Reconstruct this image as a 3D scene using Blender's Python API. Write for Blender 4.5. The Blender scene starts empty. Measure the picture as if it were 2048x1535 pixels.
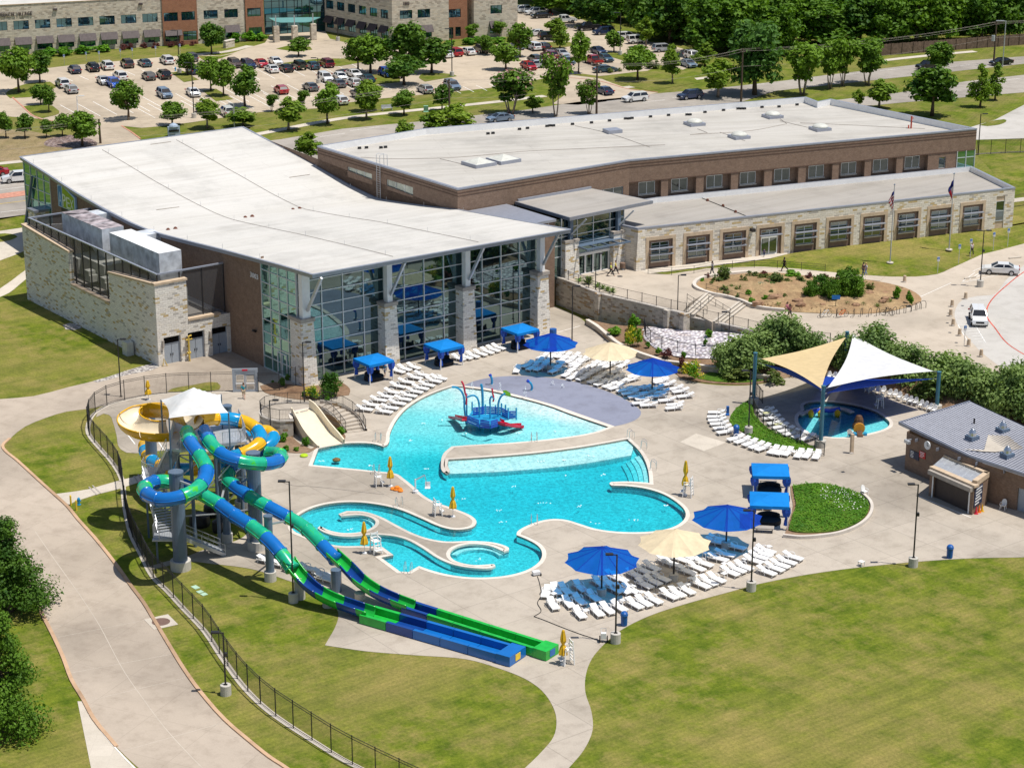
import bpy, math, random
from mathutils import Vector, Matrix
from mathutils.geometry import tessellate_polygon
R = math.radians
rnd = random.Random(7)
scene = bpy.context.scene
COL = scene.collection
FOC, HOR, CAMH = 4140.0, -600.0, 72.0
TH = math.atan((767.5 - HOR) / FOC)
CT, ST = math.cos(TH), math.sin(TH)
def ray(px, py):
 u = (px - 1024) / FOC; v = (767.5 - py) / FOC
 return Vector((u, CT + v * ST, -ST + v * CT))
def G(px, py, z=0.0):
 """the point of the level z that the photograph shows at this pixel"""
 d = ray(px, py); t = (z - CAMH) / d.z
 return Vector((d.x * t, d.y * t, z))
def V(px, py, A, B):
 """the point of the vertical plane through A and B shown at this pixel"""
 d = ray(px, py); nx, ny = B[1] - A[1], -(B[0] - A[0])
 t = (A[0] * nx + A[1] * ny) / (d.x * nx + d.y * ny)
 return Vector((d.x * t, d.y * t, CAMH + d.z * t))
def HT(g, py):
 """height above zero at ground point g of what is shown at picture row py"""
 d = ray(1024, py); t = g[1] / d.y
 return CAMH + d.z * t
def gl(pts, z=0.0): return [G(p[0], p[1], z if len(p) < 3 else p[2]) for p in pts]
WM = {}
def tag(o, label=None, cat=None, group=None, kind=None):
 if label: o['label'] = label
 if cat: o['category'] = cat
 if group: o['group'] = group
 if kind: o['kind'] = kind
 return o
def thing(name, label, cat, loc=(0, 0, 0), rz=0.0, group=None, sc=1.0):
 o = bpy.data.objects.new(name, None); COL.objects.link(o)
 o.empty_display_size = 0.3
 o.location = loc; o.rotation_euler = (0, 0, rz); o.scale = (sc, sc, sc)
 WM[o] = Matrix.Translation(Vector(loc)) @ Matrix.Rotation(rz, 4, 'Z') @ Matrix.Scale(sc, 4)
 return tag(o, label, cat, group)
KIDS = {}
def kids(o): return KIDS.get(o, [])
def dup(o, parent=None):
 c = o.copy(); COL.objects.link(c); c.parent = parent
 if parent: KIDS.setdefault(parent, []).append(c)
 for k in list(kids(o)): dup(k, c)
 return c
USED = set()
def place(proto, loc, rz=0.0, label=None, group=None, sc=1.0, mats=None):
 o = proto if proto not in USED else dup(proto)
 USED.add(proto); USED.add(o)
 o.location = loc; o.rotation_euler = (0, 0, rz)
 o.scale = sc if isinstance(sc, tuple) else (sc, sc, sc)
 if label: o['label'] = label
 if group: o['group'] = group
 if mats:
  st = [o]
  while st:
   q = st.pop(); st += kids(q)
   if q.type == 'MESH':
    for s in q.material_slots:
     if s.material and s.material.name in mats:
      m = mats[s.material.name]; s.link = 'OBJECT'; s.material = m
 return o
class MB:
 def __init__(s): s.v = []; s.f = []; s.mi = []; s.k = 0
 def add(s, vs, fs):
  b = len(s.v); s.v += [Vector(p) for p in vs]
  for f in fs: s.f.append([b + i for i in f]); s.mi.append(s.k)
  return s
 def quad(s, *p): return s.add(p, [list(range(len(p)))])
 def frame(s, o, ax, ay, az):
  o, ax, ay, az = Vector(o), Vector(ax), Vector(ay), Vector(az)
  p = [o, o + ax, o + ax + ay, o + ay]; p += [q + az for q in p]
  return s.add(p, [[0, 3, 2, 1], [4, 5, 6, 7], [0, 1, 5, 4], [1, 2, 6, 5], [2, 3, 7, 6], [3, 0, 4, 7]])
 def box(s, c, sx, sy, sz, rz=0.0):
  """box standing on c"""
  x = Vector((math.cos(rz), math.sin(rz), 0)); y = Vector((-x.y, x.x, 0))
  return s.frame(Vector(c) - x * sx / 2 - y * sy / 2, x * sx, y * sy, (0, 0, sz))
 def bar(s, a, b, w, h=None):
  a, b = Vector(a), Vector(b); d = b - a; h = h or w
  if d.length < 1e-6: return s
  up = Vector((0, 0, 1)) if abs(d.normalized().z) < .95 else Vector((1, 0, 0))
  x = d.cross(up).normalized(); y = x.cross(d).normalized()
  return s.frame(a - x * w / 2 - y * h / 2, x * w, y * h, d)
 def tube(s, path, r, n=8, cap=True):
  path = [Vector(p) for p in path]; m = len(path)
  rs = r if isinstance(r, (list, tuple)) else [r] * m
  b = len(s.v); px = None
  for i, p in enumerate(path):
   t = (path[min(i + 1, m - 1)] - path[max(i - 1, 0)])
   t = t.normalized() if t.length > 1e-9 else Vector((0, 0, 1))
   if px is None:
    ref = Vector((0, 0, 1)) if abs(t.z) < .9 else Vector((1, 0, 0))
    px = t.cross(ref).normalized()
   else:
    px = px - t * px.dot(t)
    px = px.normalized() if px.length > 1e-6 else t.cross(Vector((0, 0, 1))).normalized()
   py = t.cross(px)
   for k in range(n):
    a = 2 * math.pi * k / n
    s.v.append(p + (px * math.cos(a) + py * math.sin(a)) * rs[i])
  for i in range(m - 1):
   for k in range(n):
    s.f.append([b + i * n + k, b + i * n + (k + 1) % n, b + (i + 1) * n + (k + 1) % n, b + (i + 1) * n + k]); s.mi.append(s.k)
  if cap:
   s.f.append([b + k for k in range(n)][::-1]); s.mi.append(s.k)
   s.f.append([b + (m - 1) * n + k for k in range(n)]); s.mi.append(s.k)
  return s
 def cyl(s, c, r, h, r2=None, n=12):
  c = Vector(c); return s.tube([c, c + Vector((0, 0, h))], [r, r if r2 is None else r2], n)
 def lathe(s, c, prof, n=12):
  return s.tube([Vector(c) + Vector((0, 0, z)) for _, z in prof], [max(r, .002) for r, _ in prof], n)
 def tess(s, loops):
  loops = [[Vector(p) for p in l] for l in loops]
  flat = [p for l in loops for p in l]
  tr = tessellate_polygon([[Vector((p.x, p.y, 0)) for p in l] for l in loops])
  out = []
  for t in tr:
   a, b, c = (flat[i] for i in t)
   if (b.x - a.x) * (c.y - a.y) - (b.y - a.y) * (c.x - a.x) < 0: t = (t[0], t[2], t[1])
   out.append(list(t))
  return s.add(flat, out)
 def prism(s, pts, z0, z1, top=True, bottom=False, loops=None):
  """vertical walls round an outline (and its holes), with caps"""
  pts = [Vector(p) for p in pts]
  all_ = [pts] + [[Vector(p) for p in l] for l in (loops or [])]
  for l in all_:
   n = len(l); a = area(l); b = len(s.v)
   for p in l: s.v.append(Vector((p.x, p.y, z0)))
   for p in l: s.v.append(Vector((p.x, p.y, z1)))
   for i in range(n):
    j = (i + 1) % n; f = [b + i, b + j, b + n + j, b + n + i]
    if (a < 0) == (l is pts): f.reverse()
    s.f.append(f); s.mi.append(s.k)
  if top: s.tess([[Vector((p.x, p.y, z1)) for p in l] for l in all_])
  if bottom:
   k0 = len(s.f); s.tess([[Vector((p.x, p.y, z0)) for p in l] for l in all_])
   for f in s.f[k0:]: f.reverse()
  return s
 def build(s, name, mats, parent=None, smooth=False):
  me = bpy.data.meshes.new(name)
  inv = None
  if parent is not None and parent in WM: inv = WM[parent].inverted()
  vs = [(inv @ p) for p in s.v] if inv else s.v
  me.from_pydata([tuple(p) for p in vs], [], s.f)
  mats = mats if isinstance(mats, (list, tuple)) else [mats]
  for m in mats: me.materials.append(m)
  if len(mats) > 1: me.polygons.foreach_set('material_index', s.mi)
  if smooth: me.polygons.foreach_set('use_smooth', [True] * len(me.polygons))
  me.update()
  o = bpy.data.objects.new(name, me); COL.objects.link(o)
  if parent is not None:
   o.parent = parent; KIDS.setdefault(parent, []).append(o)
   if parent in WM: WM[o] = WM[parent]
  return o
def area(l): return sum(l[i].x * l[(i + 1) % len(l)].y - l[(i + 1) % len(l)].x * l[i].y for i in range(len(l))) / 2
def offset(l, d):
 """shift a closed outline to its outside by d"""
 n = len(l); sg = 1 if area(l) > 0 else -1; out = []
 for i in range(n):
  a, b, c = l[i - 1], l[i], l[(i + 1) % n]
  e1 = Vector((b.x - a.x, b.y - a.y)); e2 = Vector((c.x - b.x, c.y - b.y))
  if e1.length < 1e-6: e1 = e2
  if e2.length < 1e-6: e2 = e1
  n1 = Vector((e1.y, -e1.x)).normalized(); n2 = Vector((e2.y, -e2.x)).normalized()
  m = n1 + n2; m = m.normalized() if m.length > 1e-3 else n1
  k = max(.5, m.dot(n1)); out.append(b + Vector((m.x, m.y, 0)) * (sg * d / k))
 return out
def smooth(pts, n=4, closed=True, sharp=50):
 """rounded curve through the points, corners sharper than `sharp` degrees kept"""
 pts = [Vector(p) for p in pts]; m = len(pts); out = []
 def nb(i): return pts[i % m] if closed else pts[max(0, min(m - 1, i))]
 def tan(i, side):
  a, b, c = nb(i - 1), nb(i), nb(i + 1); u, w = b - a, c - b
  if u.length < 1e-9: u = w
  if w.length < 1e-9: w = u
  if u.angle(w) > R(sharp): return w if side > 0 else u
  return (u / u.length + w / w.length) * .5 * (w.length if side > 0 else u.length)
 for i in range(m if closed else m - 1):
  p, q = nb(i), nb(i + 1); t0, t1 = tan(i, 1), tan(i + 1, -1)
  for k in range(n):
   t = k / n; t2, t3 = t * t, t * t * t
   out.append(p * (2 * t3 - 3 * t2 + 1) + t0 * (t3 - 2 * t2 + t) + q * (-2 * t3 + 3 * t2) + t1 * (t3 - t2))
 if not closed: out.append(pts[-1])
 return out
def offline(l, d):
 out = []
 for i, b in enumerate(l):
  t = l[min(i + 1, len(l) - 1)] - l[max(i - 1, 0)]; t.z = 0; t.normalize()
  out.append(b + Vector((t.y, -t.x, 0)) * d)
 return out
def ribbon(mb, l, w, z=None, closed=False):
 a, b = offline(l, w / 2), offline(l, -w / 2)
 if z is not None:
  for p in a + b: p.z = z
 n = len(l)
 return mb.add(a + b, [[i, i + 1, n + i + 1, n + i][::-1] for i in range(n - 1)])
class NT:
 def __init__(s, name):
  s.m = bpy.data.materials.new(name); s.m.use_nodes = True
  s.t = s.m.node_tree; s.t.nodes.clear()
 def n(s, ty, **k):
  d = s.t.nodes.new(ty)
  for a, b in k.items():
   if a.startswith('i_'):
    d.inputs[int(a[2:]) if a[2:].isdigit() else a[2:].replace('_', ' ')].default_value = b
   else: setattr(d, a, b)
  return d
 def l(s, a, b, ai=0, bi=0):
  s.t.links.new(a.outputs[ai], b.inputs[bi]); return b
def c4(c): return (c[0], c[1], c[2], 1)
def ramp(N, src, stops, si=0):
 r = N.n('ShaderNodeValToRGB'); el = r.color_ramp.elements
 while len(el) < len(stops): el.new(.5)
 for e, (p, c) in zip(el, stops): e.position = p; e.color = c4(c)
 N.l(src, r, si, 0); return r
def mixc(N, a, b, fac, mode='MIX', fi=0):
 m = N.n('ShaderNodeMix', data_type='RGBA', blend_type=mode)
 for i, q in ((6, a), (7, b)):
  if isinstance(q, tuple): m.inputs[i].default_value = c4(q)
  else: N.t.links.new(q.outputs[2] if q.bl_idname == 'ShaderNodeMix' else q.outputs[0], m.inputs[i])
 if isinstance(fac, (int, float)): m.inputs[0].default_value = fac
 else: N.t.links.new(fac.outputs[fi], m.inputs[0])
 return m
def outc(q): return q.outputs[2] if q.bl_idname == 'ShaderNodeMix' else q.outputs[0]
def finish(N, col, rough=.7, metal=0, spec=.3, bump=None, bs=.2, bd=.03, **kw):
 p = N.n('ShaderNodeBsdfPrincipled'); o = N.n('ShaderNodeOutputMaterial')
 if isinstance(col, tuple): p.inputs['Base Color'].default_value = c4(col)
 else: N.t.links.new(outc(col), p.inputs['Base Color'])
 p.inputs['Roughness'].default_value = rough; p.inputs['Metallic'].default_value = metal
 p.inputs['Specular IOR Level'].default_value = spec
 for k, v in kw.items(): p.inputs[k].default_value = v
 if bump:
  b = N.n('ShaderNodeBump'); b.inputs['Strength'].default_value = bs; b.inputs['Distance'].default_value = bd
  N.t.links.new(bump.outputs[0], b.inputs['Height']); N.t.links.new(b.outputs[0], p.inputs['Normal'])
 N.l(p, o); return N.m
def coords(N, rz=0.0, sc=1.0):
 t = N.n('ShaderNodeTexCoord'); m = N.n('ShaderNodeMapping')
 m.inputs['Rotation'].default_value = (0, 0, rz); m.inputs['Scale'].default_value = (sc, sc, sc)
 N.l(t, m, 3, 0); return m
def noise(N, vec, scale, detail=3, rough=.55, dim='3D'):
 n = N.n('ShaderNodeTexNoise'); n.inputs['Scale'].default_value = scale
 n.inputs['Detail'].default_value = detail; n.inputs['Roughness'].default_value = rough
 N.l(vec, n); return n
def mat(name, col, rough=.6, metal=0, spec=.3, var=.12, scale=2.0, bs=0.0, **kw):
 """plain surface with a little uneven weathering"""
 N = NT(name); c = coords(N); n = noise(N, c, scale, 4)
 lo = tuple(x * (1 - var) for x in col); hi = tuple(min(1, x * (1 + var)) for x in col)
 r = ramp(N, n, [(.3, lo), (.7, hi)])
 return finish(N, r, rough, metal, spec, bump=n if bs else None, bs=bs, **kw)
def wallvec(N, sc=1.0):
 """(x + y, z) of the thing's own frame: courses run level on every upright wall"""
 t = N.n('ShaderNodeTexCoord'); s = N.n('ShaderNodeSeparateXYZ'); N.l(t, s, 3, 0)
 a = N.n('ShaderNodeMath', operation='ADD'); N.l(s, a, 0, 0); N.l(s, a, 1, 1)
 c = N.n('ShaderNodeCombineXYZ'); N.l(a, c, 0, 0); N.l(s, c, 2, 1)
 return c
def bricktex(N, vec, w, h, mort, c1, c2, cm, off=.5, bias=0.0):
 b = N.n('ShaderNodeTexBrick'); b.offset = off
 b.inputs['Color1'].default_value = c4(c1); b.inputs['Color2'].default_value = c4(c2); b.inputs['Mortar'].default_value = c4(cm)
 b.inputs['Scale'].default_value = 1; b.inputs['Mortar Size'].default_value = mort; b.inputs['Mortar Smooth'].default_value = .3
 b.inputs['Bias'].default_value = bias; b.inputs['Brick Width'].default_value = w; b.inputs['Row Height'].default_value = h
 N.l(vec, b); return b
def stone_mat(name, stops, w=.62, h=.24, mortar=(.5, .46, .4)):
 N = NT(name); v = wallvec(N)
 wob = noise(N, v, .9, 2); m0 = N.n('ShaderNodeVectorMath', operation='SCALE'); m0.inputs[3].default_value = .16
 N.l(wob, m0, 1, 0); ad = N.n('ShaderNodeVectorMath', operation='ADD'); N.l(v, ad, 0, 0); N.l(m0, ad, 0, 1)
 b = bricktex(N, ad, w, h, .018, (0, 0, 0), (1, 1, 1), (.5, .5, .5), .43)
 r = ramp(N, b, stops); r.color_ramp.interpolation = 'CONSTANT'
 n = noise(N, v, 5, 4)
 q = mixc(N, r, ramp(N, n, [(.25, (.74, .73, .72)), (.7, (1, 1, 1))]), .6, 'MULTIPLY')
 k = mixc(N, q, mortar, b, fi=1)
 bm = N.n('ShaderNodeMath', operation='SUBTRACT'); N.l(n, bm, 0, 0); N.l(b, bm, 1, 1)
 return finish(N, k, .85, bump=bm, bs=.6, bd=.05)
def brick_mat(name, c1, c2, cm, band=None):
 N = NT(name); v = wallvec(N)
 b = bricktex(N, v, .22, .075, .008, c1, c2, cm)
 n = noise(N, v, 1.3, 5, .7)
 q = mixc(N, b, ramp(N, n, [(.3, (.72, .7, .7)), (.7, (1.1, 1.1, 1.1))]), .8, 'MULTIPLY')
 return finish(N, q, .85, bump=b, bs=.2)
def concrete(name, col, rz=0.0, joint=3.0, jd=.72, stain=.35, jw=.02):
 N = NT(name); c = coords(N, rz)
 big = noise(N, c, .045, 4, .6); mid = noise(N, c, .5, 5, .7); fin = noise(N, c, 9, 3, .7)
 q = ramp(N, big, [(.33, tuple(x * (1 - stain * .55) for x in col)), (.5, col), (.68, tuple(min(1, x * 1.1) for x in col))])
 q = mixc(N, q, ramp(N, mid, [(.25, (.7, .68, .66)), (.52, (1, 1, 1)), (.8, (1.06, 1.06, 1.05))]), stain + .25, 'MULTIPLY')
 q = mixc(N, q, ramp(N, fin, [(.3, (.86, .86, .86)), (.7, (1.07, 1.07, 1.07))]), .5, 'MULTIPLY')
 if joint:
  b = bricktex(N, c, joint, joint, jw, (1, 1, 1), (.93, .93, .92), (jd, jd, jd), 0)
  q = mixc(N, q, b, .9, 'MULTIPLY')
 return finish(N, q, .9, spec=.2, bump=fin, bs=.12)
def grass_mat(name, a, b, dry, rz=0.0, stripe=.25):
 N = NT(name); c = coords(N, rz)
 big = noise(N, c, .07, 5, .62); mid = noise(N, c, .55, 5, .7); fin = noise(N, c, 4, 5, .85)
 q = ramp(N, mid, [(.34, a), (.62, b)])
 m2 = noise(N, c, .22, 6, .75); q = mixc(N, q, dry, ramp(N, m2, [(.46, (0, 0, 0)), (.64, (.85, .85, .85))]))
 q = mixc(N, q, dry, ramp(N, big, [(.45, (0, 0, 0)), (.72, (.9, .9, .9))]))
 wv = N.n('ShaderNodeTexWave'); wv.inputs['Scale'].default_value = .55; wv.inputs['Distortion'].default_value = 6; wv.inputs['Detail'].default_value = 3; wv.inputs['Detail Scale'].default_value = .4; N.l(c, wv)
 q = mixc(N, q, ramp(N, wv, [(.2, (.9, .91, .88)), (.8, (1.04, 1.03, 1.03))]), .6 if stripe > .15 else 0.0, 'MULTIPLY')
 st = N.n('ShaderNodeTexNoise'); mp = N.n('ShaderNodeMapping'); mp.inputs['Scale'].default_value = (.9, .07, 1)
 N.l(c, mp); N.l(mp, st); st.inputs['Scale'].default_value = 1.0; st.inputs['Detail'].default_value = 4
 q = mixc(N, q, ramp(N, st, [(.3, (.62, .66, .6)), (.66, (1.16, 1.1, 1.05))]), stripe + .25, 'MULTIPLY')
 q = mixc(N, q, ramp(N, fin, [(.3, (.5, .53, .5)), (.7, (1.3, 1.27, 1.2))]), .85, 'MULTIPLY')
 return finish(N, q, .95, spec=.1, bump=fin, bs=.5, bd=.06)
M = {}
M['grass'] = grass_mat('lawn_grass', (.075, .122, .010), (.168, .205, .022), (.28, .235, .08), R(52))
M['grass_far'] = grass_mat('verge_grass', (.085, .135, .012), (.165, .20, .025), (.24, .21, .075), R(25))
M['ground_cover'] = grass_mat('ground_cover', (.035, .10, .012), (.10, .19, .02), (.12, .19, .03), 0, .1)
M['deck'] = concrete('deck_concrete', (.45, .395, .33), R(-37), 4.6, .72, .55, .045)
M['coping'] = concrete('coping_stone', (.66, .60, .53), 0, 0)
M['drive'] = concrete('drive_concrete', (.445, .375, .305), R(25), 5.2, .82, .5, .03)
M['lot'] = concrete('lot_concrete', (.48, .40, .305), R(-25), 6, .86, .4)
M['plaza'] = concrete('plaza_concrete', (.50, .43, .35), R(-25), 4.5, .84, .35)
M['walk'] = concrete('walk_concrete', (.58, .52, .44), 0, 1.6, .85, .25)
M['road'] = concrete('road_concrete', (.37, .335, .295), R(-25), 6, .8, .5)
M['parklot'] = concrete('driveway_concrete', (.50, .475, .44), R(-10), 5, .86, .3)
M['pad'] = concrete('splash_pad_surface', (.235, .25, .325), 0, 0, stain=.45)
M['curbred'] = concrete('painted_curb', (.54, .36, .23), 0, 0, stain=.7)
M['redline'] = mat('red_paint', (.5, .09, .06), .8, var=.4, scale=1.5)
M['paver'] = mat('red_pavers', (.50, .24, .17), .85, var=.25)
M['line'] = mat('white_paint', (.78, .76, .72), .8, var=.15)
M['yellowline'] = mat('yellow_paint', (.6, .42, .08), .8, var=.2)
M['mulch'] = grass_mat('bark_mulch', (.17, .10, .065), (.27, .17, .11), (.30, .21, .15), 0, .1)
M['mulch_orange'] = grass_mat('decomposed_granite', (.27, .185, .11), (.47, .335, .195), (.33, .20, .12), 0, .1)
M['brown_lawn'] = grass_mat('dry_verge', (.22, .17, .09), (.30, .24, .13), (.34, .26, .17), 0, .1)
def rock_mat(name, cols, sc):
 N = NT(name); c = coords(N); v = N.n('ShaderNodeTexVoronoi'); v.inputs['Scale'].default_value = sc; N.l(c, v)
 s = N.n('ShaderNodeSeparateColor'); N.l(v, s, 1, 0)
 r = ramp(N, s, cols); e = ramp(N, v, [(.25, (1, 1, 1)), (.62, (.28, .27, .3))])
 return finish(N, mixc(N, r, e, .85, 'MULTIPLY'), .9, bump=v, bs=-.8, bd=.1)
M['rocks'] = rock_mat('river_rock', [(0, (.66, .62, .70)), (.35, (.92, .88, .86)), (.7, (.84, .78, .8)), (1, (.6, .52, .48))], 2.6)
M['gravel'] = rock_mat('gravel', [(0, (.45, .42, .38)), (.5, (.7, .66, .6)), (1, (.55, .5, .45))], 3.5)
M['brownrock'] = rock_mat('brown_rock', [(0, (.22, .15, .12)), (.6, (.34, .25, .22)), (1, (.45, .36, .33))], 2.5)
M['stone'] = stone_mat('limestone_ashlar', [(0, (.86, .82, .75)), (.36, (.78, .74, .68)), (.62, (.82, .77, .69)), (.8, (.52, .49, .45)), (.88, (.56, .41, .2)), (.95, (.66, .55, .36))])
M['stone_wall'] = stone_mat('weathered_limestone', [(0, (.58, .52, .44)), (.4, (.46, .41, .35)), (.6, (.52, .47, .38)), (.75, (.33, .28, .23)), (.87, (.36, .25, .14))], .6, .26)
M['stone_far'] = stone_mat('pale_rubble_stone', [(0, (.60, .54, .46)), (.4, (.5, .45, .38)), (.7, (.56, .49, .38)), (.86, (.38, .32, .25))], .9, .36)
M['brick'] = brick_mat('brown_brick', (.20, .125, .083), (.265, .175, .12), (.26, .20, .16))
M['brick_red'] = brick_mat('red_brick', (.36, .13, .06), (.44, .17, .085), (.4, .24, .17))
M['caststone'] = mat('tan_cast_stone', (.53, .41, .29), .85, var=.12)
M['cap'] = mat('stone_cap', (.36, .32, .28), .8)
M['coping_metal'] = mat('grey_coping_metal', (.34, .36, .42), .45, .4, .5, var=.08)
def roof_mat(name, col, rz, w, dirt=.5):
 N = NT(name); c = coords(N, rz)
 a = noise(N, c, .11, 6, .7); mp = N.n('ShaderNodeMapping'); mp.inputs['Scale'].default_value = (.06, .9, 1); N.l(c, mp)
 s = noise(N, mp, 1, 5, .6)
 q = ramp(N, a, [(.3, tuple(x * .80 for x in col)), (.5, col), (.8, tuple(min(1, x * 1.06) for x in col))])
 q = mixc(N, q, ramp(N, s, [(.3, (.74, .72, .69)), (.56, (1, 1, 1))]), dirt, 'MULTIPLY')
 b = bricktex(N, c, 40, w, .022, (1, 1, 1), (.96, .96, .95), (.66, .65, .64), .3)
 q = mixc(N, q, b, .8, 'MULTIPLY')
 f = noise(N, c, 6, 4, .7); q = mixc(N, q, ramp(N, f, [(.3, (.88, .88, .87)), (.7, (1.03, 1.03, 1.03))]), .6, 'MULTIPLY')
 return finish(N, q, .75, spec=.25, bump=f, bs=.1)
M['roof_white'] = roof_mat('white_membrane', (.60, .58, .545), 0, 2.6, .4)
M['roof_block'] = roof_mat('dusty_membrane', (.50, .475, .435), R(24), 2.6, .55)
M['roof_grey'] = roof_mat('aged_membrane', (.385, .36, .33), 0, 2.2, .5)
M['fascia'] = mat('grey_fascia', (.30, .32, .38), .4, .5, .5, var=.06)
M['steel'] = mat('galvanised_steel', (.5, .52, .55), .45, .5, .5, var=.12)
M['steel_blue'] = mat('blue_grey_column_paint', (.105, .15, .215), .35, 0, .5, var=.08)
M['white_metal'] = mat('white_metal', (.78, .78, .78), .4, 0, .5, var=.05)
M['mullion'] = mat('mullion_aluminium', (.60, .63, .66), .35, .4, .5, var=.04)
M['dark_metal'] = mat('dark_bronze_metal', (.03, .028, .03), .45, .2, .5, var=.1)
M['black'] = mat('black_metal', (.012, .012, .014), .45, 0, .5, var=.1)
M['fence'] = mat('black_fence_paint', (.022, .022, .026), .5, 0, .4, var=.1)
M['screen'] = mat('dark_screen_mesh', (.075, .075, .08), .6, 0, .3, var=.15)
M['duct'] = mat('stained_duct_metal', (.62, .65, .69), .55, .2, .4, var=.35, scale=.8)
M['duct_dark'] = mat('rusted_duct_top', (.30, .26, .27), .7, .1, .3, var=.95, scale=.7)
M['hvac'] = mat('hvac_paint', (.55, .55, .5), .5)
M['door_grey'] = mat('grey_door_paint', (.33, .37, .42), .5, 0, .4, var=.05)
M['brown_panel'] = mat('brown_infill', (.20, .135, .10), .8)
def glass_mat(name, col, refl=.35, tint=(.8, .95, .95), rough=.02):
 N = NT(name); c = coords(N); n = noise(N, c, .5, 2)
 d = N.n('ShaderNodeBsdfDiffuse'); q = ramp(N, n, [(.3, tuple(x * .5 for x in col)), (.7, tuple(x * 1.5 for x in col))]); N.l(q, d)
 g = N.n('ShaderNodeBsdfGlossy'); g.inputs['Color'].default_value = c4(tint); g.inputs['Roughness'].default_value = rough
 lw = N.n('ShaderNodeFresnel'); lw.inputs[0].default_value = 1.5
 a = N.n('ShaderNodeMath', operation='ADD', use_clamp=True); a.inputs[1].default_value = refl; N.l(lw, a)
 m = N.n('ShaderNodeMixShader'); o = N.n('ShaderNodeOutputMaterial')
 N.l(a, m, 0, 0); N.l(d, m, 0, 1); N.l(g, m, 0, 2); N.l(m, o); return N.m
M['glass'] = glass_mat('reflective_glazing', (.006, .012, .015), .17, (.62, .9, .92))
M['glass_green'] = glass_mat('green_glazing', (.015, .05, .045), .4, (.55, .95, .85))
M['glass_blue'] = glass_mat('blue_glazing', (.006, .025, .04), .2, (.45, .85, 1))
M['glass_dark'] = glass_mat('dark_window', (.010, .016, .018), .16)
M['glass_grey'] = glass_mat('grey_window', (.075, .07, .06), .05)
M['glass_pale'] = glass_mat('pale_window', (.36, .35, .28), .08)
def caustic_plaster():
 N = NT('pool_plaster_caustics'); c = coords(N); n = noise(N, c, 3.2, 5, .8); n2 = noise(N, c, .12, 4, .6)
 q = ramp(N, n, [(.36, (.40, .46, .49)), (.5, (.66, .69, .71)), (.62, (.88, .89, .89))]); q = mixc(N, q, ramp(N, n2, [(.35, (.82, .86, .84)), (.65, (1, 1, 1))]), .9, 'MULTIPLY')  # fine light and dark mottling imitates caustic ripple light in the plaster colour
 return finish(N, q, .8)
M['plaster_blue'] = caustic_plaster()
M['tile'] = mat('waterline_tile', (.05, .16, .24), .3, 0, .5, var=.3, scale=6)
def water_mat():
 N = NT('pool_water'); c = coords(N)
 n1 = noise(N, c, 2.2, 3, .6); n2 = noise(N, c, .55, 2)
 ad = N.n('ShaderNodeMath', operation='ADD'); N.l(n1, ad); N.l(n2, ad, 0, 1)
 b = N.n('ShaderNodeBump'); b.inputs['Strength'].default_value = .75; b.inputs['Distance'].default_value = .2; N.l(ad, b, 0, 2)
 fr = N.n('ShaderNodeFresnel'); fr.inputs[0].default_value = 1.33; N.t.links.new(b.outputs[0], fr.inputs['Normal'])
 g = N.n('ShaderNodeBsdfGlossy'); g.inputs['Roughness'].default_value = .06; N.t.links.new(b.outputs[0], g.inputs['Normal'])
 t = N.n('ShaderNodeBsdfTransparent'); m = N.n('ShaderNodeMixShader'); o = N.n('ShaderNodeOutputMaterial')
 N.l(fr, m, 0, 0); N.l(t, m, 0, 1); N.l(g, m, 0, 2); N.l(m, o)
 va = N.n('ShaderNodeVolumeAbsorption'); va.inputs['Color'].default_value = (.05, .885, .93, 1); va.inputs['Density'].default_value = 1.6
 N.t.links.new(va.outputs[0], o.inputs['Volume']); return N.m
M['water'] = water_mat()
M['foam'] = mat('white_water', (.85, .9, .92), .5, var=.05)
def leaf_mat(name, a, b, trans=.3, rough=.6):
 N = NT(name); c = coords(N); n = noise(N, c, .55, 3); n2 = noise(N, c, 6, 2)
 oi = N.n('ShaderNodeObjectInfo')
 ad = N.n('ShaderNodeMath', operation='MULTIPLY_ADD'); ad.inputs[1].default_value = .3; N.l(oi, ad, 5, 0)
 N.l(n, ad, 0, 2)
 q = ramp(N, ad, [(.38, a), (.82, b)])
 q = mixc(N, q, ramp(N, n2, [(.25, (.6, .64, .5)), (.75, (1.35, 1.3, 1.2))]), .8, 'MULTIPLY')
 d = N.n('ShaderNodeBsdfPrincipled'); d.inputs['Roughness'].default_value = rough; d.inputs['Specular IOR Level'].default_value = .25
 t = N.n('ShaderNodeBsdfTranslucent'); m = N.n('ShaderNodeMixShader'); o = N.n('ShaderNodeOutputMaterial')
 N.t.links.new(outc(q), d.inputs['Base Color'])
 tc = mixc(N, q, (1.3, 1.35, .5), 1.0, 'MULTIPLY'); N.t.links.new(outc(tc), t.inputs['Color'])
 m.inputs[0].default_value = trans; N.l(d, m, 0, 1); N.l(t, m, 0, 2); N.l(m, o); return N.m
M['leaf_oak'] = leaf_mat('oak_leaves', (.032, .10, .008), (.155, .275, .022), .24)
M['leaf_front'] = leaf_mat('near_tree_leaves', (.022, .075, .008), (.11, .22, .018), .24)
M['leaf_light'] = leaf_mat('young_leaves', (.085, .18, .010), (.21, .31, .03))
M['leaf_dark'] = leaf_mat('dark_leaves', (.032, .10, .018), (.08, .18, .03))
M['leaf_big'] = leaf_mat('deep_green_shrub_leaves', (.035, .11, .010), (.12, .24, .02))
M['leaf_forest'] = leaf_mat('woodland_leaves', (.026, .09, .010), (.13, .25, .016))
M['leaf_grey'] = leaf_mat('grey_green_leaves', (.11, .19, .055), (.23, .33, .105))
M['leaf_bright'] = leaf_mat('bright_shrub_leaves', (.06, .19, .01), (.15, .33, .02))
M['leaf_olive'] = leaf_mat('olive_leaves', (.07, .12, .03), (.17, .22, .06))
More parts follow.
